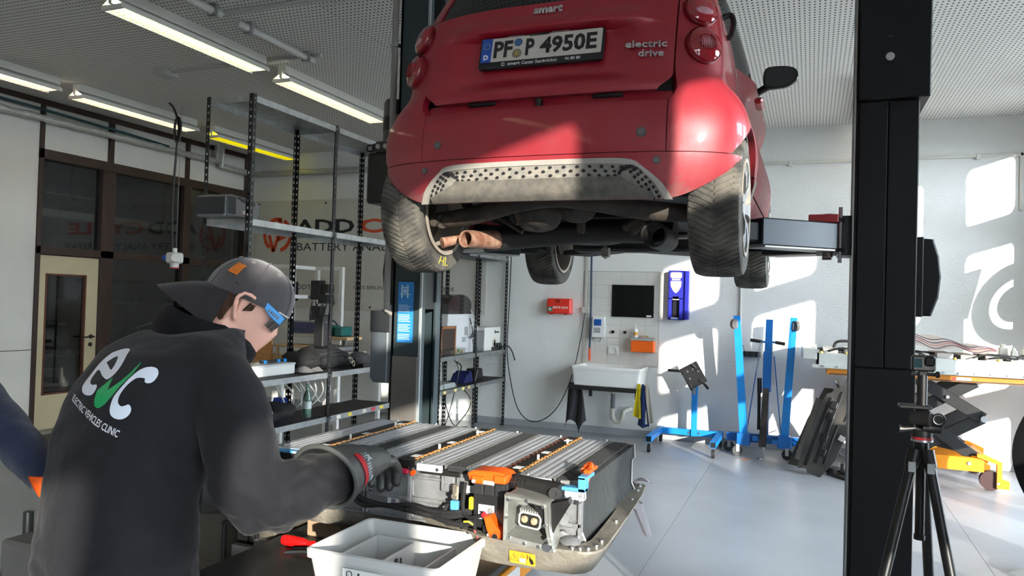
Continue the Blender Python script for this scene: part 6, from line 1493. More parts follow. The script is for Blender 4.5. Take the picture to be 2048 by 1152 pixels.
# ---- modules
silver_m = M('module_silver', (238, 240, 244), 0.38, 0.22, var=0.05, vs=6)
mblack = M('module_black', (24, 23, 23), 0.5, var=0.25, vs=30)
fin_m = M('fin_dark', (58, 60, 62), 0.5, 0.2, var=0.1)
x0m, pit, bw = -1.588, 0.1685, 0.092
YM0, YM1, ZT = 2.012, 2.655, 1.132
core = put(MB().box(-1.585, -0.592, 2.08, 2.64, 0.93, 1.118), 'module_stack', mblack, bt_)
teeth = MB(); teeth_m = M('tooth_grey', (112, 112, 110), 0.5, 0.4)
for i in range(6):
    xa = x0m+pit*i; xb = xa+bw
    # corrugated silver cover: four rounded ridges along Y
    prof = []
    for k in range(33):
        t = k/32; prof.append((lerp(xa, xb, t), 0.0032*abs(sin(pi*4*t))**0.6 if 0.03 < t < 0.97 else 0.0))
    def cov_f(u, v, prof=prof):
        k = min(32, int(round(u*32))); e = sm(0, 0.05, v)*(1-sm(0.95, 1, v))
        return V((prof[k][0], lerp(YM0, YM1, v), ZT+prof[k][1]*e))
    pl = put(MB().grid(cov_f, 32, 28), 'silver_cover', silver_m, bt_, solid=0.006, sharp=50)
    put(MB().box(xa+0.004, xb-0.004, YM0-0.006, YM0+0.004, ZT-0.022, ZT-0.001, 0.002), 'cover_lip', silver_m, pl)
    put(MB().cyl((xb-0.016, YM0-0.0065, ZT-0.012), (xb-0.016, YM0-0.011, ZT-0.012), 0.005, n=8).cyl((xa+0.014, YM0+0.012, ZT), (xa+0.014, YM0+0.012, ZT+0.005), 0.005, n=8).cyl((xb-0.012, YM1-0.012, ZT), (xb-0.012, YM1-0.012, ZT+0.007), 0.005, n=8), 'cover_bolts', steel, pl, kind='stuff')
    for xx in (xa-0.004, xb+0.002):
        for q in range(64):
            y = lerp(YM0+0.01, YM1-0.01, q/63); teeth.box(xx-0.003, xx+0.004, y-0.0024, y+0.0024, ZT-0.010, ZT+0.0032)
    # between the covers
    xc, xd = xb+0.008, xa+pit-0.008
    if i == 5: xd = -0.582
    if i % 2 == 0:
        b = put(MB().box(xc, xd, YM0+0.01, YM1, ZT-0.02, ZT+0.003, 0.002), 'sensing_board', mblack, bt_)
        for y in (2.07, 2.32, 2.56): put(MB().box(xc+0.018, xc+0.044, y, y+0.030, ZT+0.003, ZT+0.0042), 'paper_tag', white_paper, b)
        orw = M('wire_orange_brown', (172, 108, 48), 0.5, var=0.3); 
        put(MB().tube([(xd-0.004+0.002*sin(q*2.1), lerp(YM0+0.02, YM1-0.01, q/40), ZT+0.006+0.0015*sin(q*3.3)) for q in range(41)], 0.0024, 5), 'sensing_wire', orw, b)
        cl_ = MB()
        for q in range(22): 
            y = lerp(YM0+0.03, YM1-0.02, q/21); cl_.box(xd-0.012, xd-0.001, y-0.003, y+0.004, ZT+0.002, ZT+0.007)
        put(cl_, 'wire_clips', M('clip_gold', (196, 160, 92), 0.4, 0.5), b, kind='stuff')
        for y in (2.2, 2.5): put(MB().box(xd-0.014, xd-0.008, y, y+0.006, ZT+0.003, ZT+0.022), 'pin', M('pin_pale', (190, 190, 176), 0.5), b)
        if i == 4:
            cp = M('copper_tab', (120, 62, 44), 0.45, 0.5)
            q_ = MB()
            for q in range(16):
                y = lerp(YM0+0.03, YM1-0.03, q/15); q_.box(xc-0.004, xc+0.010, y-0.006, y+0.006, ZT+0.001, ZT+0.0045)
            put(q_, 'copper_tabs', cp, b, kind='stuff')
    else:
        b = put(MB().box(xc, xd, YM0+0.008, YM1, ZT-0.02, ZT-0.004, 0.002), 'comb_strip', M('comb_dark', (48, 48, 49), 0.5), bt_)
        q_ = MB()
        for q in range(50):
            y = lerp(YM0+0.012, YM1-0.01, q/49); q_.box(xc+0.003, xd-0.003, y-0.0035, y+0.0035, ZT-0.005, ZT+0.0005)
        put(q_, 'comb_ribs', M('comb_dark2', (58, 58, 59), 0.45), b, kind='stuff')
put(teeth, 'cover_teeth', teeth_m, bt_, kind='stuff')
# right-hand end: stack of fin edges with cast end frames
fprof = [(-0.592, 1.128), (-0.566, 1.128), (-0.566, 1.088), (-0.574, 1.080), (-0.574, 0.998), (-0.562, 0.974), (-0.562, 0.944), (-0.592, 0.944)]
XF = Matrix(((1,0,0,0),(0,0,1,0),(0,1,0,0),(0,0,0,1)))
fn = MB()
for q in range(44):
    y = lerp(YM0+0.018, YM1-0.02, q/43); fn.prism(fprof, y-0.0047, y+0.0047, X=XF)
put(fn, 'cell_fins', fin_m, bt_, kind='stuff')
white_cast = M('cast_frame_pale', (196, 196, 194), 0.4, 0.6, var=0.08)
for y in (YM0+0.008, YM1-0.01):
    outer = [(-0.630, 1.128), (-0.563, 1.133), (-0.561, 1.087), (-0.570, 1.078), (-0.570, 0.999), (-0.558, 0.974), (-0.558, 0.944), (-0.630, 0.944)]
    q_ = MB().tube([(x, y-0.004, z) for x, z in outer], 0.0032, 6, closed=True).prism(outer, y-0.003, y+0.003, X=XF)
    fr2 = put(q_, 'end_frame', white_cast, bt_)
# front: cast end plates with pockets and lattice
def end_plate(x0, x1, y, z0=0.950, z1=1.112):
    p = put(MB().box(x0, x1, y, y+0.02, z0, z1, 0.002), 'end_plate', alu, bt_)
    r = MB(); t = 0.008
    zl = z1-0.030; zm = (z0+zl)/2
    for (a, b, c, d) in ((x0, x1, z1-0.006, z1), (x0, x1, zl-0.004, zl+0.003), (x0, x0+t, z0, z1), (x1-t, x1, z0, z1), (x0, x1, zm-0.007, zm+0.005), (x0, x1, z0, z0+0.006)):
        r.box(a, b, y-0.010, y+0.001, c, d, 0.0015)
    xm = (x0+x1)/2
    if x1-x0 > 0.16: r.box(xm-0.007, xm+0.007, y-0.012, y+0.001, z0, zl, 0.002)
    put(r, 'ribs', alu, p)
    la = MB(); n = max(3, int((x1-x0)/0.022))
    for k in range(n):
        xa = lerp(x0+t, x1-t, k/n); xb = lerp(x0+t, x1-t, (k+1)/n)
        za, zb = (zl+0.003, z1-0.006) if k % 2 == 0 else (z1-0.006, zl+0.003)
        d = V((xb-xa, 0, zb-za)).normalized(); n_ = V((-d.z, 0, d.x))*0.0022
        A = V((xa, 0, za)); B = V((xb, 0, zb))
        la.prism([(v.x, v.z) for v in (A+n_, A-n_, B-n_, B+n_)], y-0.008, y+0.001, X=XF)
        la.cyl((xb, y-0.0085, (zl+z1)/2), (xb, y, (zl+z1)/2), 0.0035, n=8)
    for k in range(int((x1-x0)/0.03)):
        xx = x0+0.018+0.03*k; la.box(xx, xx+0.010, y-0.013, y-0.009, zm-0.0055, zm-0.003).box(xx, xx+0.010, y-0.013, y-0.009, zm+0.0005, zm+0.003)
    put(la, 'lattice', alu, p, kind='stuff')
    pk = MB()
    cells = [(x0+t, xm-0.007), (xm+0.007, x1-t)] if x1-x0 > 0.16 else [(x0+t, x1-t)]
    for (a, b) in cells:
        for (c, d) in ((z0+0.006, zm-0.007), (zm+0.005, zl-0.004)):
            pk.tube([(xx, y-0.001, zz) for xx, zz in rrect(b-a-0.002, d-c-0.002, 0.012, 4, (a+b)/2, (c+d)/2)], 0.0025, 5, closed=True)
    put(pk, 'pocket_rims', alu, p, kind='stuff')
    return p
YP = 2.05
ep = end_plate(-1.585, -1.275, YP); ep2 = end_plate(-1.27, -0.965, YP)
put(MB().box(-1.195, -1.155, YP-0.0035, YP-0.0015, 0.985, 1.012), 'paper_label', white_paper, ep2)
put(MB().box(-1.182, -1.168, YP-0.0045, YP-0.003, 0.988, 1.005), 'label_print', M('print_blue_red', (120, 120, 150), 0.6, vs=300, dirt=(180, 110, 110)), ep2)
# end columns with doubled bolts
for x in (-0.985, -0.935): put(MB().box(x-0.022, x+0.022, YP-0.022, YP+0.02, 1.052, 1.112, 0.003).cyl((x, YP-0.022, 1.095), (x, YP-0.027, 1.095), 0.008, n=10).cyl((x, YP-0.022, 1.070), (x, YP-0.027, 1.070), 0.008, n=10), 'bolt_block', alu, bt_)
# lead-in cables along the front of the tray
cbm = M('wrapped_cable', (30, 29, 30), 0.75, var=0.2, vs=60, bump=0.4, bs=300)
for off, zz in ((0.0, 1.010), (0.018, 1.0)):
    put(MB().tube(bez([(-1.40, 2.00-off*0.3, 1.02+off), (-1.32, 2.01, 1.03), (-1.26, 2.00, 1.008-off), (-1.18, 1.995, 0.998), (-1.08, 1.99-off, zz), (-1.0, 1.975-off*0.5, zz-0.004), (-0.93, 1.965, zz+0.004), (-0.88, 1.98, zz+0.016)], 6), 0.0075, 8), 'cable', cbm, bt_)
put(MB().tube(bez([(-1.02, 1.975, 0.997), (-0.95, 1.95, 0.992), (-0.90, 1.945, 0.990), (-0.86, 1.955, 1.0)], 6), 0.008, 8), 'cable', cbm, bt_)
put(MB().cyl((-1.36, 2.0, 1.03), (-1.34, 1.975, 1.035), 0.011, n=12).cyl((-1.40, 2.0, 1.0), (-1.33, 1.985, 1.0), 0.009, n=10).box(-1.39, -1.34, 1.985, 2.02, 1.005, 1.02, 0.003), 'cable_lug', steel, bt_)
# blue-edged black cover at the left front, red and orange plugs
bluep = M('cover_light_blue', (84, 158, 204), 0.4)
cv = put(MB().box(-1.565, -1.355, 1.985, 2.03, 1.055, 1.125, 0.003), 'front_cover', mblack, bt_)
put(MB().box(-1.565, -1.34, 1.978, 2.03, 1.122, 1.130, 0.002).box(-1.355, -1.340, 1.978, 2.03, 1.075, 1.128, 0.002).prism([(-1.40, 1.125), (-1.34, 1.125), (-1.34, 1.09), (-1.36, 1.10), (-1.385, 1.108)], 1.979, 1.985, X=XF), 'blue_edge', bluep, cv)
put(MB().box(-1.50, -1.465, 1.9765, 1.9785, 1.1235, 1.1295), 'white_tag', white_paper, cv)
put(MB().cyl((-1.325, 2.0, 1.108), (-1.325, 1.975, 1.102), 0.012, n=12).box(-1.335, -1.305, 1.99, 2.02, 1.098, 1.122, 0.004), 'orange_plug', orange, bt_)
put(MB().cyl((-1.326, 1.978, 1.102), (-1.328, 1.968, 1.100), 0.009, n=12), 'plug_tip', white_plastic, bt_)
put(MB().box(-1.135, -1.105, 2.005, 2.02, 1.095, 1.110, 0.004), 'pink_plug', M('plug_pink', (206, 40, 74), 0.45), bt_)
for x in (-1.15, -1.085): put(MB().cyl((x, 2.005, 1.105), (x, 1.995, 1.103), 0.008, n=10), 'orange_plug', orange, bt_)
for i in range(6):
    xa = x0m+pit*i
    if xa > -1.3: put(MB().box(xa+0.01, xa+0.14, 2.02, 2.04, 1.100, 1.118, 0.002), 'foot_strip', mblack, bt_)
# electronics bay: black boxes, orange connector, big connector housing
put(MB().box(-0.955, -0.62, 2.04, 2.08, 0.94, 1.11), 'bay_back', mblack, bt_)
bb = put(MB().box(-0.868, -0.765, 1.955, 2.06, 0.985, 1.118, 0.004), 'contactor_box', M('box_black_matt', (34, 34, 36), 0.45), bt_)
put(MB().box(-0.835, -0.745, 1.945, 2.0, 0.930, 1.000, 0.004), 'contactor_lower', M('box_black_matt', (34, 34, 36), 0.45), bb)
for k in range(3): put(MB().box(-0.866+0.032*k, -0.838+0.032*k, 1.951, 1.956, 1.078, 1.112, 0.002), 'box_rib', M('box_black_rib', (44, 44, 46), 0.45), bb)
wlb = put(MB().box(-0.850, -0.803, 1.952, 1.9555, 1.012, 1.052), 'white_label', M('label_white2', (208, 216, 222), 0.5), bb)
put(MB().box(-0.822, -0.806, 1.951, 1.9525, 1.028, 1.045), 'label_code', M('code_grey', (90, 90, 94), 0.6, vs=400, dirt=(190, 190, 190)), wlb)
put(MB().box(-0.846, -0.828, 1.951, 1.9525, 1.030, 1.034).box(-0.846, -0.832, 1.951, 1.9525, 1.022, 1.026), 'label_print', dark_plastic, wlb)
oc = MB().prism([(-0.878, 1.117), (-0.768, 1.117), (-0.762, 1.132), (-0.775, 1.143), (-0.80, 1.147), (-0.868, 1.145), (-0.885, 1.135)], 1.945, 2.02, X=XF, bev=0.004).box(-0.868, -0.83, 1.935, 1.96, 1.112, 1.132, 0.003).box(-0.80, -0.765, 1.935, 1.97, 1.118, 1.140, 0.003)
oo = put(oc, 'orange_connector', orange, bt_)
put(MB().cyl((-0.858, 1.934, 1.119), (-0.858, 1.930, 1.119), 0.005, n=10).cyl((-0.84, 1.945, 1.116), (-0.80, 1.935, 1.118), 0.006, n=10), 'connector_pin', M('pin_white', (216, 206, 200), 0.4), oo)
put(MB().prism([(-0.825, 1.025), (-0.80, 1.035), (-0.785, 1.0), (-0.765, 0.998), (-0.765, 0.962), (-0.80, 0.962), (-0.812, 0.995)], 1.925, 1.955, X=XF, bev=0.004).cyl((-0.785, 1.925, 0.979), (-0.785, 1.920, 0.979), 0.012, n=14), 'orange_clip', orange, bt_)
put(MB().cyl((-0.785, 1.921, 0.979), (-0.785, 1.918, 0.979), 0.008, n=12), 'clip_eye', black_plastic, bt_)
put(MB().cyl((-0.83, 1.94, 1.03), (-0.815, 1.935, 1.022), 0.008, n=10), 'red_sleeve', M('sleeve_red', (206, 40, 50), 0.5), bt_)
put(MB().box(-0.885, -0.87, 1.96, 1.975, 1.03, 1.065, 0.003), 'yellow_strip', M('strip_yellow', (214, 200, 40), 0.5), bt_)
put(MB().box(-0.945, -0.925, 1.975, 1.985, 1.045, 1.09, 0.004).cyl((-0.935, 1.985, 1.06), (-0.935, 1.965, 1.06), 0.007, n=10), 'earth_tab', M('tab_metal', (190, 180, 160), 0.35, 0.8), bt_)
put(MB().box(-0.945, -0.920, 1.965, 1.98, 1.02, 1.047, 0.003), 'blue_plug', bluep, bt_)
put(MB().box(-0.925, -0.885, 2.005, 2.01, 1.065, 1.085), 'white_plate', M('plate_pale', (210, 212, 214), 0.4), bt_)
for pts in ([(-0.905, 1.98, 1.10), (-0.905, 1.97, 1.03), (-0.88, 1.955, 1.01), (-0.83, 1.94, 1.026)], [(-0.96, 1.985, 1.03), (-0.965, 1.96, 1.0), (-0.94, 1.95, 0.985), (-0.90, 1.95, 1.0)], [(-0.90, 1.95, 0.98), (-0.87, 1.94, 1.005), (-0.855, 1.945, 0.985), (-0.88, 1.95, 0.97)]):
    put(MB().tube(bez(pts, 6), 0.0055, 7), 'loom', cbm, bt_)
put(MB().tube(bez([(-0.885, 1.935, 1.003), (-0.868, 1.93, 1.006), (-0.858, 1.935, 0.998)], 5), 0.003, 5), 'yellow_wire', M('wire_yellow', (220, 206, 60), 0.5), bt_)
put(MB().tube(bez([(-0.855, 1.94, 0.982), (-0.845, 1.935, 0.97), (-0.842, 1.935, 0.962)], 5), 0.0025, 5), 'red_wire', M('wire_red', (206, 90, 80), 0.5), bt_)
# connector housing: open cast box on a flange, turned a little
XH = frame((-0.684, 1.895, 1.040), (0.985, 0.0, -0.10), (0.06, -0.10, 1.0))
fl_o = [(-0.068, 0.056), (-0.058, 0.064), (0.046, 0.064), (0.058, 0.054), (0.066, 0.0), (0.080, -0.052), (0.074, -0.066), (-0.050, -0.066), (-0.062, -0.056)]
fl_o = [(p.x, p.y) for p in bez([(*p, 0) for p in fl_o+fl_o[:1]], 4)[:-1]]
fl_i = [(x*0.80-0.002, y*0.78+0.002) for x, y in fl_o]; fl_d = [(x*0.62-0.004, y*0.60+0.004) for x, y in fl_o]
hs = MB()
def rg(pts, z): return [XH @ V((x, y, z)) for x, y in pts]
hs.loft([rg([(x*0.9, y*0.9) for x, y in fl_o], -0.075), rg([(x*0.95, y*0.95) for x, y in fl_o], -0.012), rg(fl_o, -0.010), rg(fl_o, 0.004), rg([(x*0.97, y*0.97) for x, y in fl_o], 0.008), rg([(x*0.93, y*0.93) for x, y in fl_o], 0.004), rg(fl_i, 0.003), rg(fl_d, -0.060)], caps=True)
hsm = put(hs, 'connector_housing', M('housing_cast', (176, 176, 170), 0.42, 0.7, var=0.14, vs=20, bump=0.2, bs=110), bt_, sharp=30)
fb = MB()
for (x, y) in ((-0.056, 0.050), (-0.005, 0.057), (0.042, 0.052), (0.052, 0.005), (0.060, -0.032), (0.040, -0.057), (0.0, -0.058), (-0.045, -0.054), (-0.058, 0.0)): fb.cyl((x, y, 0.003), (x, y, 0.0085), 0.0045, n=8, X=XH)
put(fb, 'flange_screws', steel, hsm, kind='stuff')
put(MB().cyl((0.064, -0.052, 0.0), (0.064, -0.052, 0.012), 0.011, n=16, X=XH), 'locating_pin', steel, hsm)
cn = put(MB().prism(rrect(0.062, 0.040, 0.010, 4), -0.055, -0.010, X=XH @ T(0.004, 0.002, 0)), 'connector_shell', M('connector_grey', (150, 150, 146), 0.4), hsm)
put(MB().prism(rrect(0.052, 0.032, 0.008, 4), -0.012, -0.0085, X=XH @ T(0.004, 0.0, 0)), 'connector_face', mblack, cn)
put(MB().tube([(0.004+x, y, -0.009) for x, y in rrect(0.060, 0.038, 0.010, 4)], 0.0022, 6, closed=True, X=XH), 'connector_seal', M('seal_pale', (196, 196, 192), 0.35), cn)
for x in (-0.010, 0.017): put(MB().cyl((x, 0.002, -0.010), (x, 0.002, 0.0), 0.0068, n=14, X=XH).cyl((x, 0.002, -0.010), (x, 0.002, -0.005), 0.0095, n=14, X=XH), 'contact', M('contact_gold', (226, 206, 164), 0.3, 0.6), cn)
gr = MB()
for k in range(9): gr.box(-0.026+0.0068*k, -0.0225+0.0068*k, 0.019, 0.028, -0.03, -0.009, X=XH)
put(gr, 'connector_teeth', M('connector_grey', (150, 150, 146), 0.4), cn, kind='stuff')
put(MB().prism([(0.0, 0.055), (0.055, 0.055), (0.105, 0.085), (0.110, 0.072), (0.072, -0.01), (0.066, -0.03)], -0.03, -0.008, X=XH, bev=0.003), 'black_bracket', mblack, bt_)
# black corrugated fuse tube above the housing, blue latch, orange latch
fz = put(MB().cyl((-0.755, 1.99, 1.115), (-0.635, 1.965, 1.112), 0.024, n=18), 'service_plug', M('plug_black', (38, 37, 37), 0.4), bt_)
put(MB().cyl((-0.790, 1.995, 1.117), (-0.750, 1.99, 1.115), 0.014, 0.026, n=16), 'plug_cone', mblack, fz)
put(MB().cyl((-0.642, 1.967, 1.112), (-0.610, 1.955, 1.112), 0.026, 0.024, n=16).cyl((-0.625, 1.945, 1.112), (-0.622, 1.933, 1.112), 0.017, n=14), 'plug_head', M('plug_black', (38, 37, 37), 0.4), fz)
for x in (-0.74, -0.728, -0.716): put(MB().box(x, x+0.004, 1.958, 1.972, 1.105, 1.130, 0.001), 'plug_slot', mblack, fz)
for x in (-0.742, -0.67, -0.655): put(MB().box(x, x+0.004, 1.955, 1.97, 1.096, 1.110, 0.001), 'orange_slot', M('slot_orange', (190, 80, 40), 0.5), fz)
put(MB().box(-0.800, -0.760, 2.0, 2.02, 1.118, 1.128, 0.002), 'blue_tab', bluep, bt_)
bl3 = put(MB().box(-0.618, -0.545, 1.955, 1.985, 1.118, 1.128, 0.002).box(-0.566, -0.545, 1.955, 1.99, 1.118, 1.158, 0.002).box(-0.566, -0.540, 1.955, 2.03, 1.150, 1.160, 0.002), 'blue_latch', bluep, bt_)
put(MB().box(-0.600, -0.548, 1.951, 1.9555, 1.098, 1.118), 'latch_label', white_paper, bl3)
put(MB().box(-0.562, -0.552, 1.950, 1.952, 1.102, 1.115), 'label_code', M('code_grey', (90, 90, 94), 0.6, vs=400, dirt=(190, 190, 190)), bl3)
put(MB().tube(bez([(-0.556, 1.995, 1.135), (-0.552, 2.03, 1.165), (-0.562, 2.06, 1.172), (-0.575, 2.05, 1.160), (-0.57, 2.02, 1.162)], 5), 0.008, 8).box(-0.562, -0.542, 1.99, 2.07, 1.160, 1.170, 0.003), 'orange_latch', orange, bt_)
# right front casting with two stud bosses, copper-coloured sleeve
rp = end_plate(-0.665, -0.566, 2.0, 0.955, 1.112)
for z in (1.035, 0.985): put(MB().cyl((-0.612, 1.992, z), (-0.612, 1.980, z), 0.017, n=18).cyl((-0.612, 1.98, z), (-0.612, 1.976, z), 0.007, n=10), 'stud_boss', alu, rp)
for z in (1.098, 1.082, 0.985, 0.966): put(MB().cyl((-0.575, 1.992, z), (-0.575, 1.984, z), 0.007, n=10), 'bolt', steel, rp)
put(MB().tube([(-0.639, 1.965, z) for z in (0.962, 0.99, 1.03, 1.068)], 0.012, 10), 'copper_sleeve', M('copper_foil', (206, 160, 136), 0.4, 0.3, var=0.2, vs=40, dirt=(230, 196, 180)), bt_)
put(MB().box(-0.642, -0.638, 1.950, 1.9555, 0.962, 1.075).box(-0.65, -0.628, 1.951, 1.955, 1.04, 1.044).box(-0.65, -0.628, 1.951, 1.955, 0.99, 0.994).cyl((-0.639, 1.965, 1.066), (-0.639, 1.965, 1.076), 0.0125, n=10), 'sleeve_band', M('band_dark', (60, 46, 48), 0.5), bt_)
put(MB().lathe([(0, 0.0), (0.028, 0.0), (0.03, 0.006), (0.022, 0.012), (0.012, 0.016), (0, 0.017)], 16, X=T(-0.585, 1.965, 0.978)), 'tray_boss', alu, bt_)
# white rag hanging at the right edge of the tray
solo(MB().grid(lambda u, v: V((-0.515+0.035*v+0.012*sin(u*9+2), 2.42+0.14*u*(1-0.25*v)+0.03*v, 0.965-0.10*v+0.012*sin(u*7)*v)), 14, 10), 'white_rag', M('rag_white', (216, 212, 216), 0.9, bump=0.4, bs=150), 'white rag hanging over the right edge of the battery tray', 'rag', solid=0.003)
solo(MB().grid(lambda u, v: V((-0.580+0.06*u, 2.72+0.04*v, 0.982+0.020*sin(pi*u)*(1-v)+0.004*sin(v*6))), 10, 6), 'white_rag', M('rag_white', (216, 212, 216), 0.9), 'white rag tip at the far right corner of the battery tray', 'rag', solid=0.003)
# ---- grey sorting bin
bn = thing('sorting_bin', 'light grey plastic bin with inner divided tray on lift table', 'bin', (-1.01, 1.78, 0.811))
bmx = M('bin_pale_grey', (204, 204, 202), 0.42, var=0.02)
BX0, BX1, BY0, BY1 = -1.200, -0.822, 1.650, 1.955
def rbin(k, z, dx=0.0):
    return [(x, y, z) for x, y in rrect((BX1-BX0)-2*k, (BY1-BY0)-2*k, 0.018, 4, (BX0+BX1)/2, (BY0+BY1)/2)]
put(MB().loft([rbin(0.025, 0.812), rbin(0.004, 0.945), rbin(-0.003, 0.945), rbin(-0.004, 0.966), rbin(0.002, 0.969), rbin(0.006, 0.966), rbin(0.012, 0.935), rbin(0.035, 0.825)]), 'bin', bmx, bn)
ins = MB()
def wall_(x0, x1, y0, y1, z1=0.945, z0=0.83): ins.box(x0, x1, y0, y1, z0, z1, 0.0025)
wall_(-1.130, -0.895, 1.885, 1.892); wall_(-1.137, -0.887, 1.703, 1.710); wall_(-1.137, -1.130, 1.703, 1.892); wall_(-0.893, -0.886, 1.703, 1.892); wall_(-1.018, -1.008, 1.705, 1.890, 0.942)
put(ins, 'divider_tray', bmx, bn)
put(MB().box(-1.012, -1.004, 1.77, 1.785, 0.87, 0.930, 0.002).box(-1.012, -1.004, 1.80, 1.806, 0.88, 0.925, 0.002), 'divider_slot', M('slot_shadow', (60, 60, 64), 0.6), bn)
put(MB().box(-1.19, -0.832, 1.66, 1.945, 0.826, 0.830), 'bin_floor', bmx, bn)
lbx = put(MB().box(-1.085, -0.97, 1.646, 1.6495, 0.885, 0.935), 'bin_label', white_paper, bn)
put(MB().tube([(-1.065+0.008*cos(a), 1.6455, 0.922+0.008*sin(a)) for a in [2*pi*k/14 for k in range(14)]], 0.0012, 4, closed=True).box(-1.04, -1.035, 1.645, 1.647, 0.905, 0.928).box(-1.025, -0.985, 1.645, 1.647, 0.915, 0.922), 'label_print', dark_plastic, lbx)
# ---- screwdriver and pliers
scd = thing('screwdriver', 'red-handled screwdriver lying on black table left of the bin', 'screwdriver', (-1.50, 2.06, 0.811))
p0, p1 = V((-1.575, 2.035, 0.829)), V((-1.455, 2.052, 0.823))
d = (p1-p0)
pts = [p0+d*t for t in (0.0, 0.03, 0.1, 0.35, 0.62, 0.74, 0.80, 0.88, 0.95, 1.0)]
put(MB().tube(pts, [0.008, 0.014, 0.0175, 0.0175, 0.0155, 0.011, 0.0095, 0.0115, 0.0125, 0.010], 14), 'handle', M('handle_red', (206, 22, 22), 0.25, coat=0.4), scd)
put(MB().cyl(p1, p1+d.normalized()*0.10, 0.0035, n=8), 'blade', steel, scd)
pls = thing('pliers', 'small black pliers lying on table behind the screwdriver', 'pliers', (-1.42, 1.98, 0.811))
put(MB().tube(bez([(-1.50, 1.955, 0.82), (-1.45, 1.975, 0.824), (-1.40, 1.99, 0.822)], 5), 0.008, 8), 'handle', black_plastic, pls)
put(MB().tube(bez([(-1.495, 1.99, 0.82), (-1.45, 1.995, 0.824), (-1.40, 1.992, 0.822)], 5), 0.008, 8), 'handle', black_plastic, pls)
put(MB().prism([(-1.40, 1.98), (-1.37, 1.985), (-1.33, 1.995), (-1.37, 2.003), (-1.40, 2.0)], 0.814, 0.827, bev=0.002), 'jaw', M('jaw_steel', (90, 90, 92), 0.35, 0.8), pls)
# ---- beige housing on a trolley left of the table, with a cordless tool on top
tl = thing('trolley', 'beige sheet-metal housing with square window beside the lift table', 'housing', (-1.9, 2.2, 0))
bgm = M('housing_beige', (92, 88, 78), 0.5, var=0.12, vs=4)
put(MB().box(-2.12, -1.70, 2.16, 2.60, 0.10, 0.665, 0.006).box(-2.12, -1.70, 2.16, 2.60, 0.80, 0.885, 0.006).box(-2.12, -1.915, 2.16, 2.60, 0.66, 0.81, 0.004).box(-1.775, -1.70, 2.16, 2.60, 0.66, 0.81, 0.004).box(-2.12, -1.70, 2.40, 2.60, 0.66, 0.81), 'housing', bgm, tl)
put(MB().box(-1.915, -1.775, 2.19, 2.22, 0.665, 0.72, 0.003), 'white_part', M('part_white', (196, 194, 188), 0.6, var=0.1), tl)
wf = MB()
for (a, b, c, e) in ((-1.922, -1.768, 0.80, 0.812), (-1.922, -1.768, 0.655, 0.667), (-1.922, -1.910, 0.655, 0.812), (-1.780, -1.768, 0.655, 0.812)): wf.box(a, b, 2.148, 2.165, c, e, 0.002)
put(wf, 'window_frame', dark_plastic, tl)
for (a, b) in ((-1.90, -1.855), (-1.845, -1.79)): put(MB().box(a, b, 2.20, 2.23, 0.735, 0.79, 0.004), 'inner_block', M('block_grey', (120, 118, 112), 0.5), tl)
put(MB().box(-1.768, -1.72, 2.13, 2.16, 0.70, 0.775, 0.004), 'hinge_block', M('hinge_grey', (130, 132, 132), 0.45, 0.3), tl)
for x in (-2.08, -1.74):
    for y in (2.2, 2.56): put(MB().cyl((x-0.015, y, 0.05), (x+0.015, y, 0.05), 0.05, n=16), 'castor', rubber, tl)
ct = thing('cordless_tool', 'teal and black cordless tool lying on the beige housing', 'power tool', (-1.87, 2.15, 0.886))
tealt = M('tool_teal', (0, 104, 118), 0.45)
put(MB().tube(bez([(-1.94, 2.20, 0.955), (-1.88, 2.19, 0.965), (-1.82, 2.17, 0.945)], 5), 0.026, 12), 'body', tealt, ct)
put(MB().box(-1.96, -1.80, 2.14, 2.22, 0.902, 0.935, 0.008), 'battery_pack', black_plastic, ct)
put(MB().tube([(-1.885, 2.125, 0.93), (-1.88, 2.12, 0.885), (-1.88, 2.12, 0.875)], [0.022, 0.022, 0.016], 14), 'grip', dark_plastic, ct)
put(MB().box(-1.835, -1.80, 2.12, 2.15, 0.886, 0.915, 0.003), 'switch', black_plastic, ct)
# ================================================================== PEOPLE
from mathutils.geometry import tessellate_polygon
def union_mesh(mb, voxel, smooth=6, name='tmp', fac=0.5):
    """one continuous skin out of overlapping closed volumes"""
    me = bpy.data.meshes.new(name); bmesh.ops.recalc_face_normals(mb.bm, faces=mb.bm.faces[:]); mb.bm.to_mesh(me); mb.bm.free()
    o = bpy.data.objects.new(name, me); COL.objects.link(o)
    md = o.modifiers.new('r', 'REMESH'); md.mode = 'VOXEL'; md.voxel_size = voxel
    s = o.modifiers.new('s', 'SMOOTH'); s.factor = fac; s.iterations = smooth
    dg = bpy.context.evaluated_depsgraph_get()
    r = bpy.data.meshes.new_from_object(o.evaluated_get(dg))
    bpy.data.objects.remove(o); bpy.data.meshes.remove(me)
    for p in r.polygons: p.use_smooth = True
    return r
def drop_islands(me):
    return me
def ell(c, ax, ay, a, b, n=20, p=2.3):
    """closed ring of a superellipse"""
    c = V(c); out = []
    for k in range(n):
        t = 2*pi*k/n; ct, st_ = cos(t), sin(t)
        out.append(c + ax*(a*math.copysign(abs(ct)**(2/p), ct)) + ay*(b*math.copysign(abs(st_)**(2/p), st_)))
    return out
def limb(mb, pts, rad, n=14, sub=4):
    P_ = bez(pts, sub); m = len(pts)
    R_ = [sm_interp([(i, r) for i, r in enumerate(rad)], min(m-1, k/sub)) for k in range(len(P_))]
    mb.tube(P_, R_, n)
    mb.sphere(P_[0], R_[0]*0.99, n, 8); mb.sphere(P_[-1], R_[-1]*0.99, n, 8)
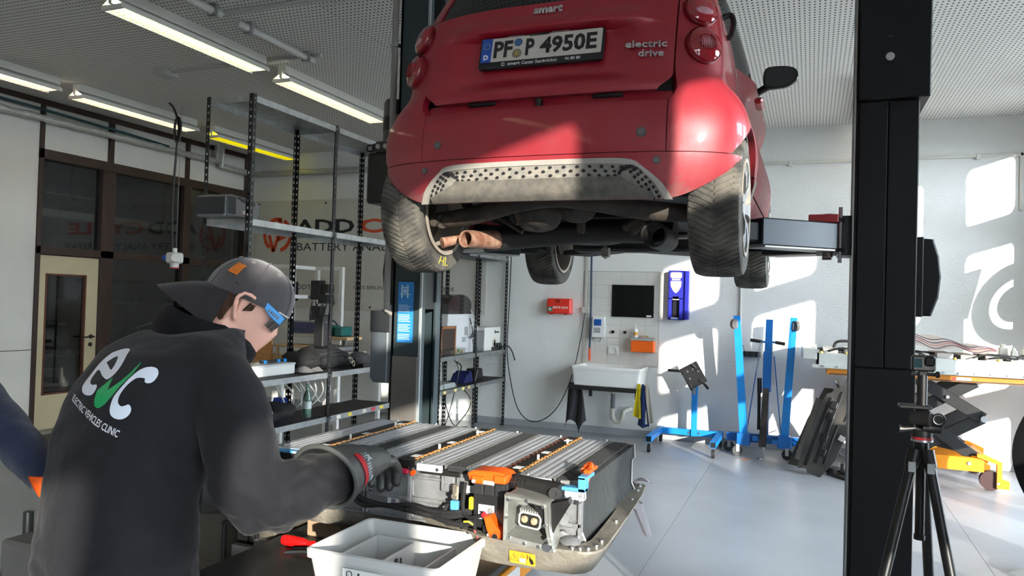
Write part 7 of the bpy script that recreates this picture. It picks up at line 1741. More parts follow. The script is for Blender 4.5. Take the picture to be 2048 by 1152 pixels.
def hand(mb, wrist, dirv, back, size=1.0, curl=0.9, side=1, spread=0.10, thumb_out=0.5, fr=0.0092):
    """palm, four unequal curled fingers and a thumb; dirv: along the hand, back: out of the back of the hand"""
    dirv = V(dirv).normalized(); back = V(back); back = (back-dirv*back.dot(dirv)).normalized(); lat = dirv.cross(back)*side
    w_ = V(wrist); s = size
    rings = []
    for (t, a, b) in ((0.0, 0.028, 0.021), (0.03, 0.034, 0.020), (0.06, 0.041, 0.018), (0.088, 0.042, 0.015)):
        rings.append(ell(w_+dirv*(t*s), lat, back, a*s, b*s, 14))
    mb.loft(rings)
    for k, (off, L) in enumerate(((0.030, 0.072), (0.010, 0.082), (-0.010, 0.076), (-0.029, 0.060))):
        base = w_+dirv*(0.075*s)+lat*(off*s); d = (dirv+lat*(spread*(1.5-k)*0.35)).normalized(); ang = 0.0; P_ = [base]; p = base+d*0.012*s
        P_.append(p)
        for seg in (0.46, 0.30, 0.24):
            ang += curl*(0.75 if seg > 0.4 else 0.62)
            dd = d*cos(ang)-back*sin(ang); p = p+dd*(L*seg*s); P_.append(p)
        mb.tube(bez(P_, 3), [fr*s*1.08]*4+[fr*s]*(len(bez(P_, 3))-6)+[fr*s*0.85]*2, 9); mb.sphere(P_[-1], fr*s*0.86, 9, 6)
    tb = w_+dirv*(0.025*s)+lat*(0.024*s)-back*(0.006*s)
    t1 = tb+(dirv*0.6+lat*thumb_out-back*0.35).normalized()*(0.040*s); t2 = t1+(dirv*0.8-back*0.5+lat*0.05).normalized()*(0.032*s); t3 = t2+(dirv*0.75-back*0.6-lat*0.15).normalized()*(0.026*s)
    mb.tube(bez([tb, t1, t2, t3], 3), [0.0145*s, 0.0135*s, 0.013*s, 0.0125*s, 0.0115*s, 0.011*s, 0.0105*s, 0.010*s, 0.009*s, 0.0085*s], 10); mb.sphere(t3, 0.0086*s, 9, 6)
skin = M('skin', (226, 172, 152), 0.5, var=0.05, vs=14)
hairm = M('hair_brown', (96, 70, 50), 0.7, var=0.3, vs=90, stretch=(1, 1, 0.3))
_hd = [(-0.122, 0.058, 0.005, 0.022), (-0.112, 0.080, -0.012, 0.040), (-0.095, 0.091, -0.028, 0.050), (-0.075, 0.091, -0.042, 0.058), (-0.055, 0.090, -0.058, 0.064), (-0.035, 0.091, -0.073, 0.068), (-0.01, 0.089, -0.086, 0.071), (0.02, 0.083, -0.096, 0.074), (0.045, 0.091, -0.102, 0.076), (0.07, 0.088, -0.103, 0.077), (0.09, 0.074, -0.094, 0.069), (0.105, 0.048, -0.070, 0.052), (0.114, 0.012, -0.034, 0.024)]
def head_bm(X, mb, sc_=1.0, big=0.0):
    rings = []
    for (z, f, b, w_) in _hd:
        ring = []; n = 32
        for k in range(n):
            t = 2*pi*k/n; ct, st_ = cos(t), sin(t)
            r = (f if ct > 0 else -b)
            x = r*math.copysign(abs(ct)**0.9, ct); y = w_*math.copysign(abs(st_)**0.85, st_)
            if ct > 0:
                x += 0.026*exp(-(y/0.010)**2)*exp(-((z+0.022)/0.014)**2)+0.014*exp(-(y/0.008)**2)*exp(-((z-0.008)/0.018)**2)
                x -= 0.010*exp(-((abs(y)-0.032)/0.014)**2)*exp(-((z-0.022)/0.013)**2)
                x += 0.006*exp(-(y/0.022)**2)*exp(-((z+0.060)/0.008)**2) - 0.004*exp(-(y/0.025)**2)*exp(-((z+0.076)/0.006)**2)
            ring.append(X @ V((x*sc_+big*ct, y*sc_+big*st_, z*sc_)))
        rings.append(ring)
    mb.loft(rings)
def ear(X, s, mb):
    """outer ear on the side s (y sign)"""
    pts = [(-0.006, 0.076*s, -0.036), (-0.020, 0.088*s, -0.012), (-0.031, 0.098*s, 0.014), (-0.022, 0.098*s, 0.034), (0.002, 0.090*s, 0.038), (0.012, 0.079*s, 0.022)]
    mb.tube([X @ V(p) for p in bez(pts, 4)], [0.0066]*2+[0.0068]*(len(bez(pts, 4))-4)+[0.0055]*2, 8)
    mb.loft([[X @ V(p) for p in ((-0.006, 0.072*s, -0.030), (-0.016, 0.080*s, -0.008), (-0.022, 0.085*s, 0.012), (-0.014, 0.086*s, 0.028), (0.004, 0.078*s, 0.026), (0.008, 0.072*s, 0.0))], [X @ V(p) for p in ((-0.004, 0.064*s, -0.026), (-0.012, 0.066*s, -0.008), (-0.016, 0.068*s, 0.012), (-0.010, 0.068*s, 0.026), (0.004, 0.066*s, 0.024), (0.008, 0.064*s, 0.0))]])
fold_n = lambda p, s, k: noise.noise(V((p.x*s, p.y*s, p.z*s))+V((k, 0, 0)))
def person_parts(root, tor, lat, fwd, rarm, larm, rr_, lr_, legs, collar, jm, trm_, wr=0.006, jname='jacket', hem=None):
    jb = MB(); rings = []
    for (c, a, b, up) in tor:
        ax = lat; ay = fwd
        rings.append(ell(c, ax, ay, a, b, 28, 2.2))
    jb.loft(rings)
    limb(jb, rarm, rr_); limb(jb, larm, lr_)
    me = union_mesh(jb, 0.011, 8)
    # folds in the cloth
    elb = [V(rarm[len(rarm)//2]), V(larm[len(larm)//2]), V(rarm[-3])]; wa = V(tor[1][0])
    me.update(); nrm = [v.normal.copy() for v in me.vertices]
    for v, nn in zip(me.vertices, nrm):
        p = v.co
        d = 0.75*fold_n(V((p.x+p.z*0.5, p.y, p.z*0.55)), 5.0, 1.0)+0.5*fold_n(V((p.x-p.z*0.6, p.y+p.z*0.5, p.z)), 11.0, 4.0)
        for e in elb:
            k = exp(-((p-e).length/0.13)**2); d += k*1.25*(abs(fold_n(V((p.x*1.2, p.y*0.7, p.z*0.9)), 16.0, 9.0))*2-0.6)
        k = exp(-((p.z-wa.z+0.03)/0.11)**2); d += k*0.9*(abs(fold_n(V((p.x*0.6, p.y*0.6, p.z*1.6)), 12.0, 14.0))*2-0.6)
        v.co = p + nn*(d*wr)
    me.materials.append(jm)
    jk = put(me, jname, None, root)
    for p in me.polygons: p.use_smooth = True
    tb = MB()
    for leg in legs:
        limb(tb, leg[0], leg[1], 16)
    hip = (V(legs[0][0][0])+V(legs[1][0][0]))/2
    tb.loft([ell(hip+V((0, 0, z)), lat, fwd, a, b, 20) for z, a, b in ((-0.10, 0.15, 0.11), (-0.02, 0.185, 0.13), (0.08, 0.18, 0.125), (0.14, 0.16, 0.11))])
    tm_ = union_mesh(tb, 0.013, 6); tm_.materials.append(trm_); put(tm_, 'trousers', None, root)
    for leg in legs:
        f = V(leg[0][-1]); X = frame((f.x, f.y, 0), lat, fwd)
        sb_ = MB().loft([[X @ V((x*k, y*k+0.05*(1), z)) for x, y in [(0.045*cos(t), 0.135*sin(t)) for t in [2*pi*q/20 for q in range(20)]]] for k, z in ((0.92, 0.0), (1.0, 0.012), (1.0, 0.028), (0.92, 0.05), (0.6, 0.085), (0.45, 0.10))])
        put(sb_, 'shoe', black_plastic, root)
    return jk
# ---------------- mechanic in the dark jacket
K = 1.13
CM = V((0, 0, 1.62))
def deep(p): return CM + (V(p)-CM)*K
mech = thing('person', 'person in dark jacket with printed back, reversed grey cap and gloves at battery', 'person', (-1.58, 1.37, 0))
rgt = V((0.930, 0.366, 0)); fw = V((-0.366, 0.930, 0))
th = radians(45)
F_ = (fw*cos(th)+rgt*sin(th)).normalized(); R_ = (rgt*cos(th)-fw*sin(th)).normalized()
tor_p = [(-1.364, 1.217, 0.905), (-1.385, 1.228, 1.026), (-1.415, 1.267, 1.169), (-1.437, 1.321, 1.292), (-1.431, 1.364, 1.398), (-1.415, 1.402, 1.477), (-1.396, 1.44, 1.532), (-1.383, 1.477, 1.574)]
dims = [(0.245, 0.178), (0.242, 0.176), (0.226, 0.172), (0.242, 0.184), (0.254, 0.182), (0.246, 0.156), (0.165, 0.125), (0.098, 0.092)]
pel = deep(tor_p[0])
tor = [(deep(p), a, b, None) for p, (a, b) in zip(tor_p, dims)]
rarm = [deep(p) for p in [(-1.285, 1.360, 1.440), (-1.195, 1.340, 1.380), (-1.140, 1.322, 1.295), (-1.118, 1.322, 1.215), (-1.098, 1.365, 1.166)]] + [V((-1.200, 1.575, 1.125)), V((-1.165, 1.66, 1.142)), V((-1.150, 1.695, 1.146))]
larm = [deep(p) for p in [(-1.575, 1.42, 1.40), (-1.62, 1.46, 1.327), (-1.655, 1.52, 1.22), (-1.66, 1.60, 1.12), (-1.60, 1.70, 1.06), (-1.55, 1.76, 1.04)]]
jm = M('jacket_softshell', (20, 19, 24), 0.85, var=0.08, vs=10, bump=0.55, bs=15, sheen=0.06, spec=0.3)
trm_ = M('work_trousers', (38, 40, 48), 0.9, var=0.1, bump=0.2, bs=300)
hipR, hipL = pel+R_*0.11+V((0, 0, -0.05)), pel-R_*0.11+V((0, 0, -0.05))
gR = V((hipR.x, hipR.y, 0))-F_*0.05; gL = V((hipL.x, hipL.y, 0))+F_*0.06
legs = [([hipR, V((gR.x, gR.y, 0.50))+F_*0.05, gR+V((0, 0, 0.28)), gR+V((0, 0, 0.08))], [0.108, 0.082, 0.078, 0.07]), ([hipL, V((gL.x, gL.y, 0.50))+F_*0.05, gL+V((0, 0, 0.28)), gL+V((0, 0, 0.08))], [0.108, 0.082, 0.078, 0.07])]
jk = person_parts(mech, tor[:-2]+[(tor[-2][0]-V((0, 0, 0.012)), 0.155, 0.118, None), (tor[-1][0]-V((0, 0, 0.050))+F_*0.01, 0.105, 0.095, None)], R_, F_, rarm, larm, [0.096, 0.094, 0.091, 0.088, 0.086, 0.083, 0.078, 0.074], [0.09, 0.085, 0.08, 0.078, 0.072, 0.064], legs, None, jm, trm_, 0.012)
# head
hy = radians(72); hp = radians(33)
Fh = (fw*cos(hy)+rgt*sin(hy)).normalized(); Fd = (Fh*cos(hp)-V((0, 0, 1))*sin(hp)).normalized(); Uh = (V((0, 0, 1))*cos(hp)+Fh*sin(hp)).normalized()
HC = deep((-1.352, 1.548, 1.580))+rgt*0.016
Xh = Matrix((Fd, Uh.cross(Fd), Uh)).transposed().to_4x4(); Xh.translation = HC
HS = 1.10
Xh = Xh @ Matrix.Diagonal((HS, HS, HS, 1))
bb_ = MB(); head_bm(Xh, bb_); ear(Xh, -1, bb_); ear(Xh, 1, bb_)
nk = tor[-1][0]+F_*0.045+V((0, 0, -0.03))
bb_.tube([Xh @ V((-0.022, 0, -0.02)), Xh @ V((-0.035, 0, -0.09)), nk+V((0, 0, -0.0)), nk+V((0, 0, -0.10))], [0.060, 0.062, 0.066, 0.075], 18)
# the rest of the body inside the clothes, so that the figure is one skin
bb_.loft([ell(c, R_, F_, a*0.72, b*0.72, 18) for c, a, b, _ in tor[:6]])
limb(bb_, rarm, [0.055, 0.054, 0.05, 0.046, 0.044, 0.042, 0.036, 0.034]); limb(bb_, larm, [0.055, 0.05, 0.046, 0.044, 0.04, 0.034])
for lg_ in legs: limb(bb_, lg_[0], [0.085, 0.06, 0.055, 0.045])
bme = union_mesh(bb_, 0.0062, 2, fac=0.4); bme.materials.append(skin)
put(bme, 'body', None, mech)
# eye, brow, ear shade
put(MB().sphere(Xh @ V((0.074, -0.032, 0.022)), 0.0115, 12, 8), 'eye', M('eye_white', (216, 206, 200), 0.2), mech)
put(MB().sphere(Xh @ V((0.0835, -0.0335, 0.021)), 0.005, 10, 6), 'iris', M('iris_grey', (70, 70, 70), 0.2), mech)
put(MB().tube([Xh @ V(p) for p in ((0.086, -0.018, 0.040), (0.086, -0.034, 0.044), (0.076, -0.050, 0.040))], 0.0032, 6), 'eyebrow', hairm, mech)
# hair: a shell over the back and the sides
hb = MB()
def hair_f(u, v):
    t = lerp(radians(80), radians(280), u); z = lerp(lerp(-0.088, 0.026, sm(0.95, 1.45, abs(t-pi))), 0.055, v)
    i = max(0, min(len(_hd)-2, next((k for k in range(len(_hd)-1) if _hd[k+1][0] >= z), len(_hd)-2)))
    q = (z-_hd[i][0])/(_hd[i+1][0]-_hd[i][0]); f, b, w_ = (lerp(_hd[i][k], _hd[i+1][k], q) for k in (1, 2, 3))
    ct, st_ = cos(t), sin(t); r = f if ct > 0 else -b
    x = r*math.copysign(abs(ct)**0.9, ct); y = w_*math.copysign(abs(st_)**0.85, st_)
    g = 0.006+0.004*noise.noise(V((x*60, y*60, z*25)))+0.002*sin(t*60)
    return Xh @ V((x*(1+g*9), y*(1+g*9), z))
hb.grid(hair_f, 60, 12)
hb.grid(lambda u, v: Xh @ (V((-0.022, 0, -0.02)).lerp(V((-0.036, 0, -0.098)), v) + V((cos(radians(lerp(105, 255, u)))*(0.066-0.004*v), sin(radians(lerp(105, 255, u)))*(0.0645-0.003*v+0.0012*sin(u*50)), 0))), 24, 6)
put(hb, 'hair', hairm, mech, solid=0.004)
for s in (-1, 1):
    hs2 = MB()
    hs2.grid(lambda u, v: Xh @ V((lerp(0.006, 0.026, u)-0.01*(1-v), s*(0.0805-0.008*u*u+0.0015*sin(u*40)), lerp(-0.006+0.012*u, 0.05, v))), 10, 8)
    put(hs2, 'sideburn', hairm, mech, solid=0.003)
# cap worn back to front
capm = M('cap_washed_grey', (64, 60, 62), 0.95, var=0.12, vs=9, bump=0.3, bs=350, sheen=0.3)
Xc = Xh @ T(0.004, 0, -0.006) @ RY(-0.10)
def cap_pt(th_, ph_, off=0.0):
    """th_ around (0 = face), ph_ 0 rim .. 1 crown"""
    e = ph_*pi/2; a, b = 0.113, 0.093
    r = cos(e)**0.82 if cos(e) > 0 else 0
    x = -0.008+(a+off)*r*cos(th_); y = (b+off)*r*sin(th_)
    z = 0.030 + 0.006*cos(th_)*(1-ph_) + (0.109+off)*sin(e)**0.95
    return Xc @ V((x, y, z))
cb_ = MB().grid(lambda u, v: cap_pt(2*pi*u, v*0.995), 48, 16)
bmesh.ops.remove_doubles(cb_.bm, verts=cb_.bm.verts[:], dist=1e-4)
cap = put(cb_, 'cap', capm, mech, solid=0.003)
sm6 = MB()
for k in range(6):
    t = 2*pi*(k+0.5)/6; sm6.tube([cap_pt(t, q/14*0.98, 0.0012) for q in range(15)], 0.0011, 5)
put(sm6, 'cap_seams', M('cap_seam', (70, 65, 66), 0.95), cap, kind='stuff')
for k in range(6):
    t = 2*pi*k/6; c = cap_pt(t, 0.62, 0.002); n_ = (cap_pt(t, 0.62, 0.02)-c).normalized(); a = n_.orthogonal().normalized(); b = n_.cross(a)
    put(MB().tube([c+a*0.005*cos(q)+b*0.005*sin(q) for q in [2*pi*j/12 for j in range(12)]], 0.0012, 5, closed=True), 'eyelet', M('eyelet_thread', (150, 142, 140), 0.8), cap)
put(MB().sphere(Xc @ V((-0.008, 0, 0.138)), (0.007, 0.007, 0.004), 10, 6), 'cap_button', capm, cap)
def visor(u, v):
    t = lerp(-1.0, 1.0, u); ang = pi+t*1.15
    base = V((-0.008+0.113*cos(ang), 0.093*sin(ang), 0.030+0.006*cos(ang)))
    outx = base.x-0.098*(1-abs(t)**2.6)*v; outy = base.y*(1+0.10*v*(1-abs(t)))
    z = base.z-0.050*v-0.034*(t*t)*v - 0.014*v*v
    return Xc @ V((outx, outy, z))
put(MB().grid(visor, 28, 10), 'visor', capm, cap, solid=0.004)
pc = cap_pt(radians(180+52), 0.36, 0.002); pn_ = (cap_pt(radians(232), 0.36, 0.03)-pc).normalized()
pu_ = (Uh-pn_*Uh.dot(pn_)).normalized(); pr_ = pu_.cross(pn_)
def patch(u, v, off):
    t = radians(232)+ (u-0.5)*0.30; return cap_pt(t, 0.36+(v-0.5)*0.215, off)
pa = put(MB().grid(lambda u, v: patch(u, v, 0.0035), 6, 6), 'patch', M('patch_orange', (236, 142, 58), 0.6, var=0.06, vs=30), cap, solid=0.002)
# a round curl stands in for the mark on the patch
put(MB().tube([patch(0.5+0.22*cos(a), 0.5+0.28*sin(a), 0.0048) for a in [radians(50+270*k/12) for k in range(13)]], 0.0022, 5), 'patch_mark', M('patch_mark_brown', (206, 112, 40), 0.6), pa)
# safety glasses
gt = M('glasses_black', (20, 20, 22), 0.35); gb_ = M('glasses_blue', (20, 140, 214), 0.4)
for s in (-1, 1):
    put(MB().tube([Xh @ V(p) for p in ((-0.055, s*0.082, 0.046), (-0.02, s*0.085, 0.042), (0.028, s*0.084, 0.036))], [0.0032, 0.004, 0.004], 6), 'glasses_temple', gt, mech)
    q = MB()
    X_ = Xh @ T(0.058, s*0.082, 0.030) @ RY(0.12)
    q.prism([(-0.034, 0.010), (-0.020, 0.013), (0.034, 0.010), (0.036, -0.012), (0.0, -0.010), (-0.022, -0.002)], -0.003, 0.003, X=X_ @ Matrix(((1,0,0,0),(0,0,1,0),(0,1,0,0),(0,0,0,1))), bev=0.001)
    hbx = put(q, 'glasses_hinge', gb_, mech, 'bright blue hinge part')
    if s < 0:
        me = fit_text('COMAX', 0.034, 0.009, bold=0.03); me.transform(frame(X_ @ V((0.008, -0.0034, 0.0)), X_.to_3x3() @ V((1, 0, 0)), X_.to_3x3() @ V((0, 0, 1)))); me.materials.append(gt)
        bpy.data.meshes.remove(me)
        [put(MB().box(-0.010+0.007*k, -0.006+0.007*k, -0.0038, -0.003, -0.004, 0.004, X=X_), 'hinge_print', gt, hbx) for k in range(5)]
lensm = glass_mat('glasses_lens', (0.72, 0.84, 0.95), 0.35)
put(MB().grid(lambda u, v: Xh @ V((0.101-0.030*abs(2*u-1)**2.2-0.010*(1-v), (2*u-1)*0.080, lerp(-0.006-0.010*(1-abs(2*u-1)), 0.040, v))), 20, 6), 'glasses_lens', lensm, mech)
put(MB().tube([Xh @ V((0.102-0.030*abs(2*u-1)**2.2, (2*u-1)*0.080, 0.041)) for u in [k/20 for k in range(21)]], 0.0024, 6), 'glasses_rim', M('rim_pale', (206, 210, 206), 0.3), mech)
# collar standing round the neck
col = MB(); cc = tor[-1][0]
def collar_f(u, v):
    t = 2*pi*u; base = cc+V((0, 0, -0.062))-F_*0.02+R_*0.118*cos(t)+F_*0.128*sin(t)
    front = max(0.0, sin(t))
    return base + V((0, 0, 0.062*v-0.085*front+0.020*v*max(0, -sin(t))-0.036*max(0, cos(t)))) + F_*(0.018*v*front+0.02*v) + (R_*cos(t)+F_*sin(t))*(0.012*sin(pi*v)-0.018*v+0.004*sin(5*t))
put(col.grid(collar_f, 40, 8), 'collar', jm, mech, solid=0.007)
put(MB().tube([tor[k][0]+F_*(tor[k][2]+0.004)+R_*0.01 for k in range(7)], 0.004, 6), 'front_zip', M('zip_silver', (170, 170, 170), 0.4, 0.6), mech)
# the print on the back
bvh = BVHTree.FromPolygons([v.co for v in jk.data.vertices], [p.vertices[:] for p in jk.data.polygons])
LC_ = deep((-1.39, 1.241, 1.401)); Lx = rgt; Ly = V((0, 0, 1)); Ln = fw
Sx = 1.66*K/1520
def zpt(x, y):
    """drawing coordinates of the print -> metres on the flat artwork"""
    return ((100+x/4.8-250)*Sx, -(660+y/4.8-780)*Sx)
def on_back(x, y, off=0.0022):
    o = LC_ + Lx*x + Ly*(y+0.0296*x) - Ln*0.6
    h = bvh.ray_cast(o, Ln, 1.5)
    return (h[0] - Ln*off) if h[0] is not None else o+Ln*0.6
def print_shape(loops, name, mat, sub=0.008):
    P3 = [[V((*p, 0)) for p in l] for l in loops]; tri = tessellate_polygon(P3); fl_ = [p for l in P3 for p in l]
    bm = bmesh.new(); vs = [bm.verts.new(p) for p in fl_]
    for t in tri:
        try: bm.faces.new([vs[i] for i in t])
        except ValueError: pass
    for _ in range(5):
        es = [e for e in bm.edges if e.calc_length() > sub]
        if not es: break
        bmesh.ops.subdivide_edges(bm, edges=es, cuts=1); bmesh.ops.triangulate(bm, faces=[f for f in bm.faces if len(f.verts) > 3])
    for v in bm.verts: v.co = on_back(v.co.x, v.co.y)
    m_ = MB(); m_.bm.free(); m_.bm = bm
    return put(m_, name, mat, jk, sharp=80)
def loop(pts, n=3): return [tuple(zpt(p.x, p.y)) for p in bez([(*p, 0) for p in pts+pts[:1]], n)[:-1]]
pw_ = M('print_white', (214, 220, 232), 0.5); pg_ = M('print_green', (14, 150, 88), 0.5, var=0.08, vs=20)
e_o = [(440,235),(520,205),(600,192),(660,205),(700,250),(704,320),(680,390),(640,440),(590,462),(500,435),(386,392),(362,430),(360,470),(385,505),(440,520),(485,512),(510,525),(515,560),(490,600),(440,612),(380,608),(330,590),(295,550),(285,500),(300,430),(335,350),(380,290)]
e_i = [(440,325),(500,282),(555,262),(590,285),(603,325),(598,360),(583,380),(510,352)]
print_shape([loop(e_o), loop(e_i)], 'letter_e', pw_)
print_shape([loop([(1060,336),(1110,350),(1138,390),(1130,440),(1100,475),(1060,480),(1035,465),(1030,440),(985,432),(940,440),(890,480),(850,540),(832,600),(835,650),(870,682),(910,675),(940,665),(965,690),(968,730),(945,770),(900,795),(850,795),(800,775),(770,740),(760,690),(770,610),(800,550),(850,470),(890,420),(940,370),(1000,342)])], 'letter_c', pw_)
chk = [(540,560),(605,500),(668,438),(670,495),(672,550),(780,470),(850,400),(905,320),(925,290),(925,320),(895,390),(850,450),(800,510),(740,610),(690,670),(640,705),(600,712),(560,695),(540,650)]
print_shape([[zpt(*p) for p in chk]], 'tick_mark', pg_)
me = fit_text('ELECTRIC VEHICLES CLINIC', 758*Sx/4.8, 62*Sx/4.8, bold=0.012)
bx1_ = bmesh.new(); bx1_.from_mesh(me); bmesh.ops.triangulate(bx1_, faces=bx1_.faces[:])
for _ in range(3):
    es = [e for e in bx1_.edges if e.calc_length() > 0.009]
    if es: bmesh.ops.subdivide_edges(bx1_, edges=es, cuts=1); bmesh.ops.triangulate(bx1_, faces=[f for f in bx1_.faces if len(f.verts) > 3])
bx1_.to_mesh(me); bx1_.free()
c0 = zpt(548, 785); ba = atan2(-(275), 705)
for v in me.vertices:
    x, y = v.co.x, v.co.y
    v.co = on_back(c0[0]+x*cos(ba)-y*sin(ba)*0.75, c0[1]+x*sin(ba)+y*cos(ba))
me.materials.append(M('print_bright', (232, 234, 238), 0.5)); put(me, 'lettering', None, jk, kind='stuff')
# rubber gauntlet on the right hand
glv = M('gauntlet_rubber', (56, 57, 56), 0.5, var=0.1, vs=8)
wr0 = rarm[-1]; kn = V((-1.160, 1.893, 1.145)); ax_ = (kn-wr0).normalized()
lat_g = V((0, 0, 1)).cross(ax_).normalized(); up_g = ax_.cross(lat_g)
q = MB()
cu = [(-0.050, 0.092, 0.088), (-0.01, 0.086, 0.082), (0.04, 0.076, 0.074), (0.08, 0.066, 0.064), (0.110, 0.058, 0.056)]
def cup(k, a, b): return ell(wr0+ax_*k+V((0, 0, 0.010)), lat_g, (up_g-ax_*0.35).normalized() if k < 0.08 else up_g, a, b, 26, 2.0)
outer_ = [cup(*c) for c in cu]; inner_ = [cup(k, a-0.006, b-0.006) for k, a, b in cu]
cuff = put(MB().loft(outer_[::1], caps=False).loft([outer_[0], inner_[0]], caps=False).loft(inner_, caps=False), 'gauntlet_cuff', glv, mech, sharp=60)
put(MB().tube(outer_[0], 0.0065, 8, closed=True), 'cuff_bead', M('gauntlet_bead', (70, 72, 70), 0.5), cuff)
hb2 = MB()
hb2.loft([ell(wr0+ax_*k+V((0, 0, 0.010)), lat_g, up_g, a, b, 18) for k, a, b in ((0.08, 0.062, 0.060), (0.11, 0.058, 0.056), (0.14, 0.056, 0.052), (0.18, 0.056, 0.044), (0.215, 0.054, 0.034))])
hand(hb2, wr0+ax_*0.125+V((0, 0, 0.012)), ax_-V((0, 0, 0.10)), up_g+ax_*0.15, size=1.36, curl=0.85, side=-1, fr=0.0118)
hm = union_mesh(hb2, 0.0035, 5); hm.materials.append(glv); put(hm, 'gauntlet_hand', None, mech)
def cuff_pt(t, k, off=0.0015):
    k -= 0.02
    for (k0, a0, b0), (k1, a1, b1) in zip(cu, cu[1:]):
        if k <= k1:
            s = (k-k0)/(k1-k0); a, b = lerp(a0, a1, s)+off, lerp(b0, b1, s)+off
            return wr0+ax_*k+V((0, 0, 0.010))+lat_g*(a*cos(t))+((up_g-ax_*0.35*(1-min(1, k/0.09))).normalized())*(b*sin(t))
    return wr0
# on the side turned to the camera: a red band and small print
camdir = V((0, 0, 1.62))-wr0
ts = atan2(up_g.dot(camdir), lat_g.dot(camdir))
rb = MB().grid(lambda u, v: cuff_pt(ts+lerp(-0.40, 0.80, u), 0.032+0.026*v*(1-abs(2*u-1)**6*0.5), 0.0022), 20, 4)
put(rb, 'red_band', M('band_red', (216, 40, 58), 0.45), cuff, solid=0.001)
gp = MB()
random.seed(3)
for r in range(4):
    for i in range(11):
        if random.random() < 0.15: continue
        t0 = ts+lerp(-0.35, 0.80, i/11.0); k0 = 0.064+0.008*r
        wdt = random.uniform(0.03, 0.075); gp.quad(*(cuff_pt(t0+a, k0+b, 0.002) for a, b in ((0, 0), (wdt, 0), (wdt, 0.0038), (0, 0.0038))))
for s_ in (0.0, 0.005):
    gp.tube([cuff_pt(ts+a, 0.090+b, 0.002) for a, b in ((-0.25, 0.0+s_), (-0.05, 0.016-s_), (-0.05, -0.012+s_))], 0.0010, 4, closed=True)
gp.poly([cuff_pt(ts+a, 0.098+b, 0.002) for a, b in ((0.62, 0.0), (0.95, 0.004), (0.80, 0.018), (0.68, 0.014))])
put(gp, 'glove_print', M('glove_print_white', (190, 206, 210), 0.6), cuff, kind='stuff')
# left hand in the second gauntlet, hidden by the body
lq = MB(); la_ = (larm[-1]-larm[-2]).normalized(); hand(lq, larm[-1], la_, V((0, 0, 1)), 1.2, 0.6, 1, fr=0.0105)
lq.loft([ell(larm[-1]+la_*k, la_.cross(V((0, 0, 1))).normalized(), V((0, 0, 1)), r, r, 16) for k, r in ((-0.10, 0.078), (-0.03, 0.066), (0.03, 0.045))])
lm_ = union_mesh(lq, 0.006, 3); lm_.materials.append(glv); put(lm_, 'left_gauntlet', None, mech)
# ---------------- second person, mostly outside the left edge
p2 = thing('person', 'person in navy sweater and orange glove gripping black handle, left picture edge', 'person', (-2.24, 1.25, 0))
F2 = V((0.80, 0.60, 0)).normalized(); R2 = V((F2.y, -F2.x, 0))
c2 = V((-2.24, 1.25, 0))
tor2 = [(c2+V((0, 0, z))+F2*f, a, b, None) for z, f, a, b in ((0.90, 0.0, 0.195, 0.145), (1.02, 0.0, 0.19, 0.14), (1.16, 0.01, 0.195, 0.145), (1.30, 0.03, 0.21, 0.15), (1.42, 0.04, 0.215, 0.14), (1.50, 0.05, 0.185, 0.115), (1.55, 0.05, 0.12, 0.09), (1.585, 0.05, 0.075, 0.07))]
hipR2, hipL2 = c2+R2*0.10+V((0, 0, 0.86)), c2-R2*0.10+V((0, 0, 0.86))
legs2 = [([h, V((h.x, h.y, 0.48))+F2*0.03, V((h.x, h.y, 0.28)), V((h.x, h.y, 0.08))], [0.098, 0.075, 0.07, 0.06]) for h in (hipR2, hipL2)]
# the left arm comes forward into the picture
wl_ = V((-1.866, 1.452, 1.094))
arm_a = [V((-2.34, 1.40, 1.46)), V((-2.24, 1.40, 1.405)), V((-2.14, 1.402, 1.335)), V((-2.04, 1.42, 1.245)), V((-1.95, 1.44, 1.168)), V((-1.872, 1.450, 1.100))]
arm_b = [c2+R2*0.20+V((0, 0, 1.46)), c2+R2*0.25+V((0, 0, 1.30)), c2+R2*0.26+V((0, 0, 1.18)), c2+R2*0.25+F2*0.06+V((0, 0, 1.05)), c2+R2*0.24+F2*0.12+V((0, 0, 0.92))]
navy = M('sweater_navy', (18, 26, 52), 0.95, var=0.1, vs=12, bump=0.5, bs=380, sheen=0.2)
jean = M('jeans_blue', (60, 84, 120), 0.9, var=0.12, bump=0.3, bs=280)
person_parts(p2, tor2, R2, F2, arm_b, arm_a, [0.075, 0.066, 0.062, 0.056, 0.046], [0.074, 0.070, 0.066, 0.062, 0.055, 0.046], legs2, None, navy, jean, 0.005, 'sweater')
hb3 = MB(); X2_ = Matrix((F2, V((0, 0, 1)).cross(F2), V((0, 0, 1)))).transposed().to_4x4(); X2_.translation = tor2[-1][0]+F2*0.03+V((0, 0, 0.15))
head_bm(X2_, hb3); ear(X2_, 1, hb3); ear(X2_, -1, hb3)
hb3.tube([tor2[-1][0]+V((0, 0, -0.08)), tor2[-1][0]+V((0, 0, 0.08))], 0.056, 16)
hb3.loft([ell(c, R2, F2, a*0.8, b*0.8, 16) for c, a, b, _ in tor2])
limb(hb3, arm_b, [0.05, 0.045, 0.042, 0.038, 0.03]); limb(hb3, arm_a, [0.05, 0.048, 0.044, 0.04, 0.034, 0.03])
for l_ in legs2: limb(hb3, l_[0], [0.08, 0.055, 0.05, 0.04])
hand(hb3, arm_b[-1], V((0.1, 0.1, -1)), -R2*-1.0, 1.0, 0.45, 1)
m3 = union_mesh(hb3, 0.0075, 2); m3.materials.append(skin); put(m3, 'body', None, p2)
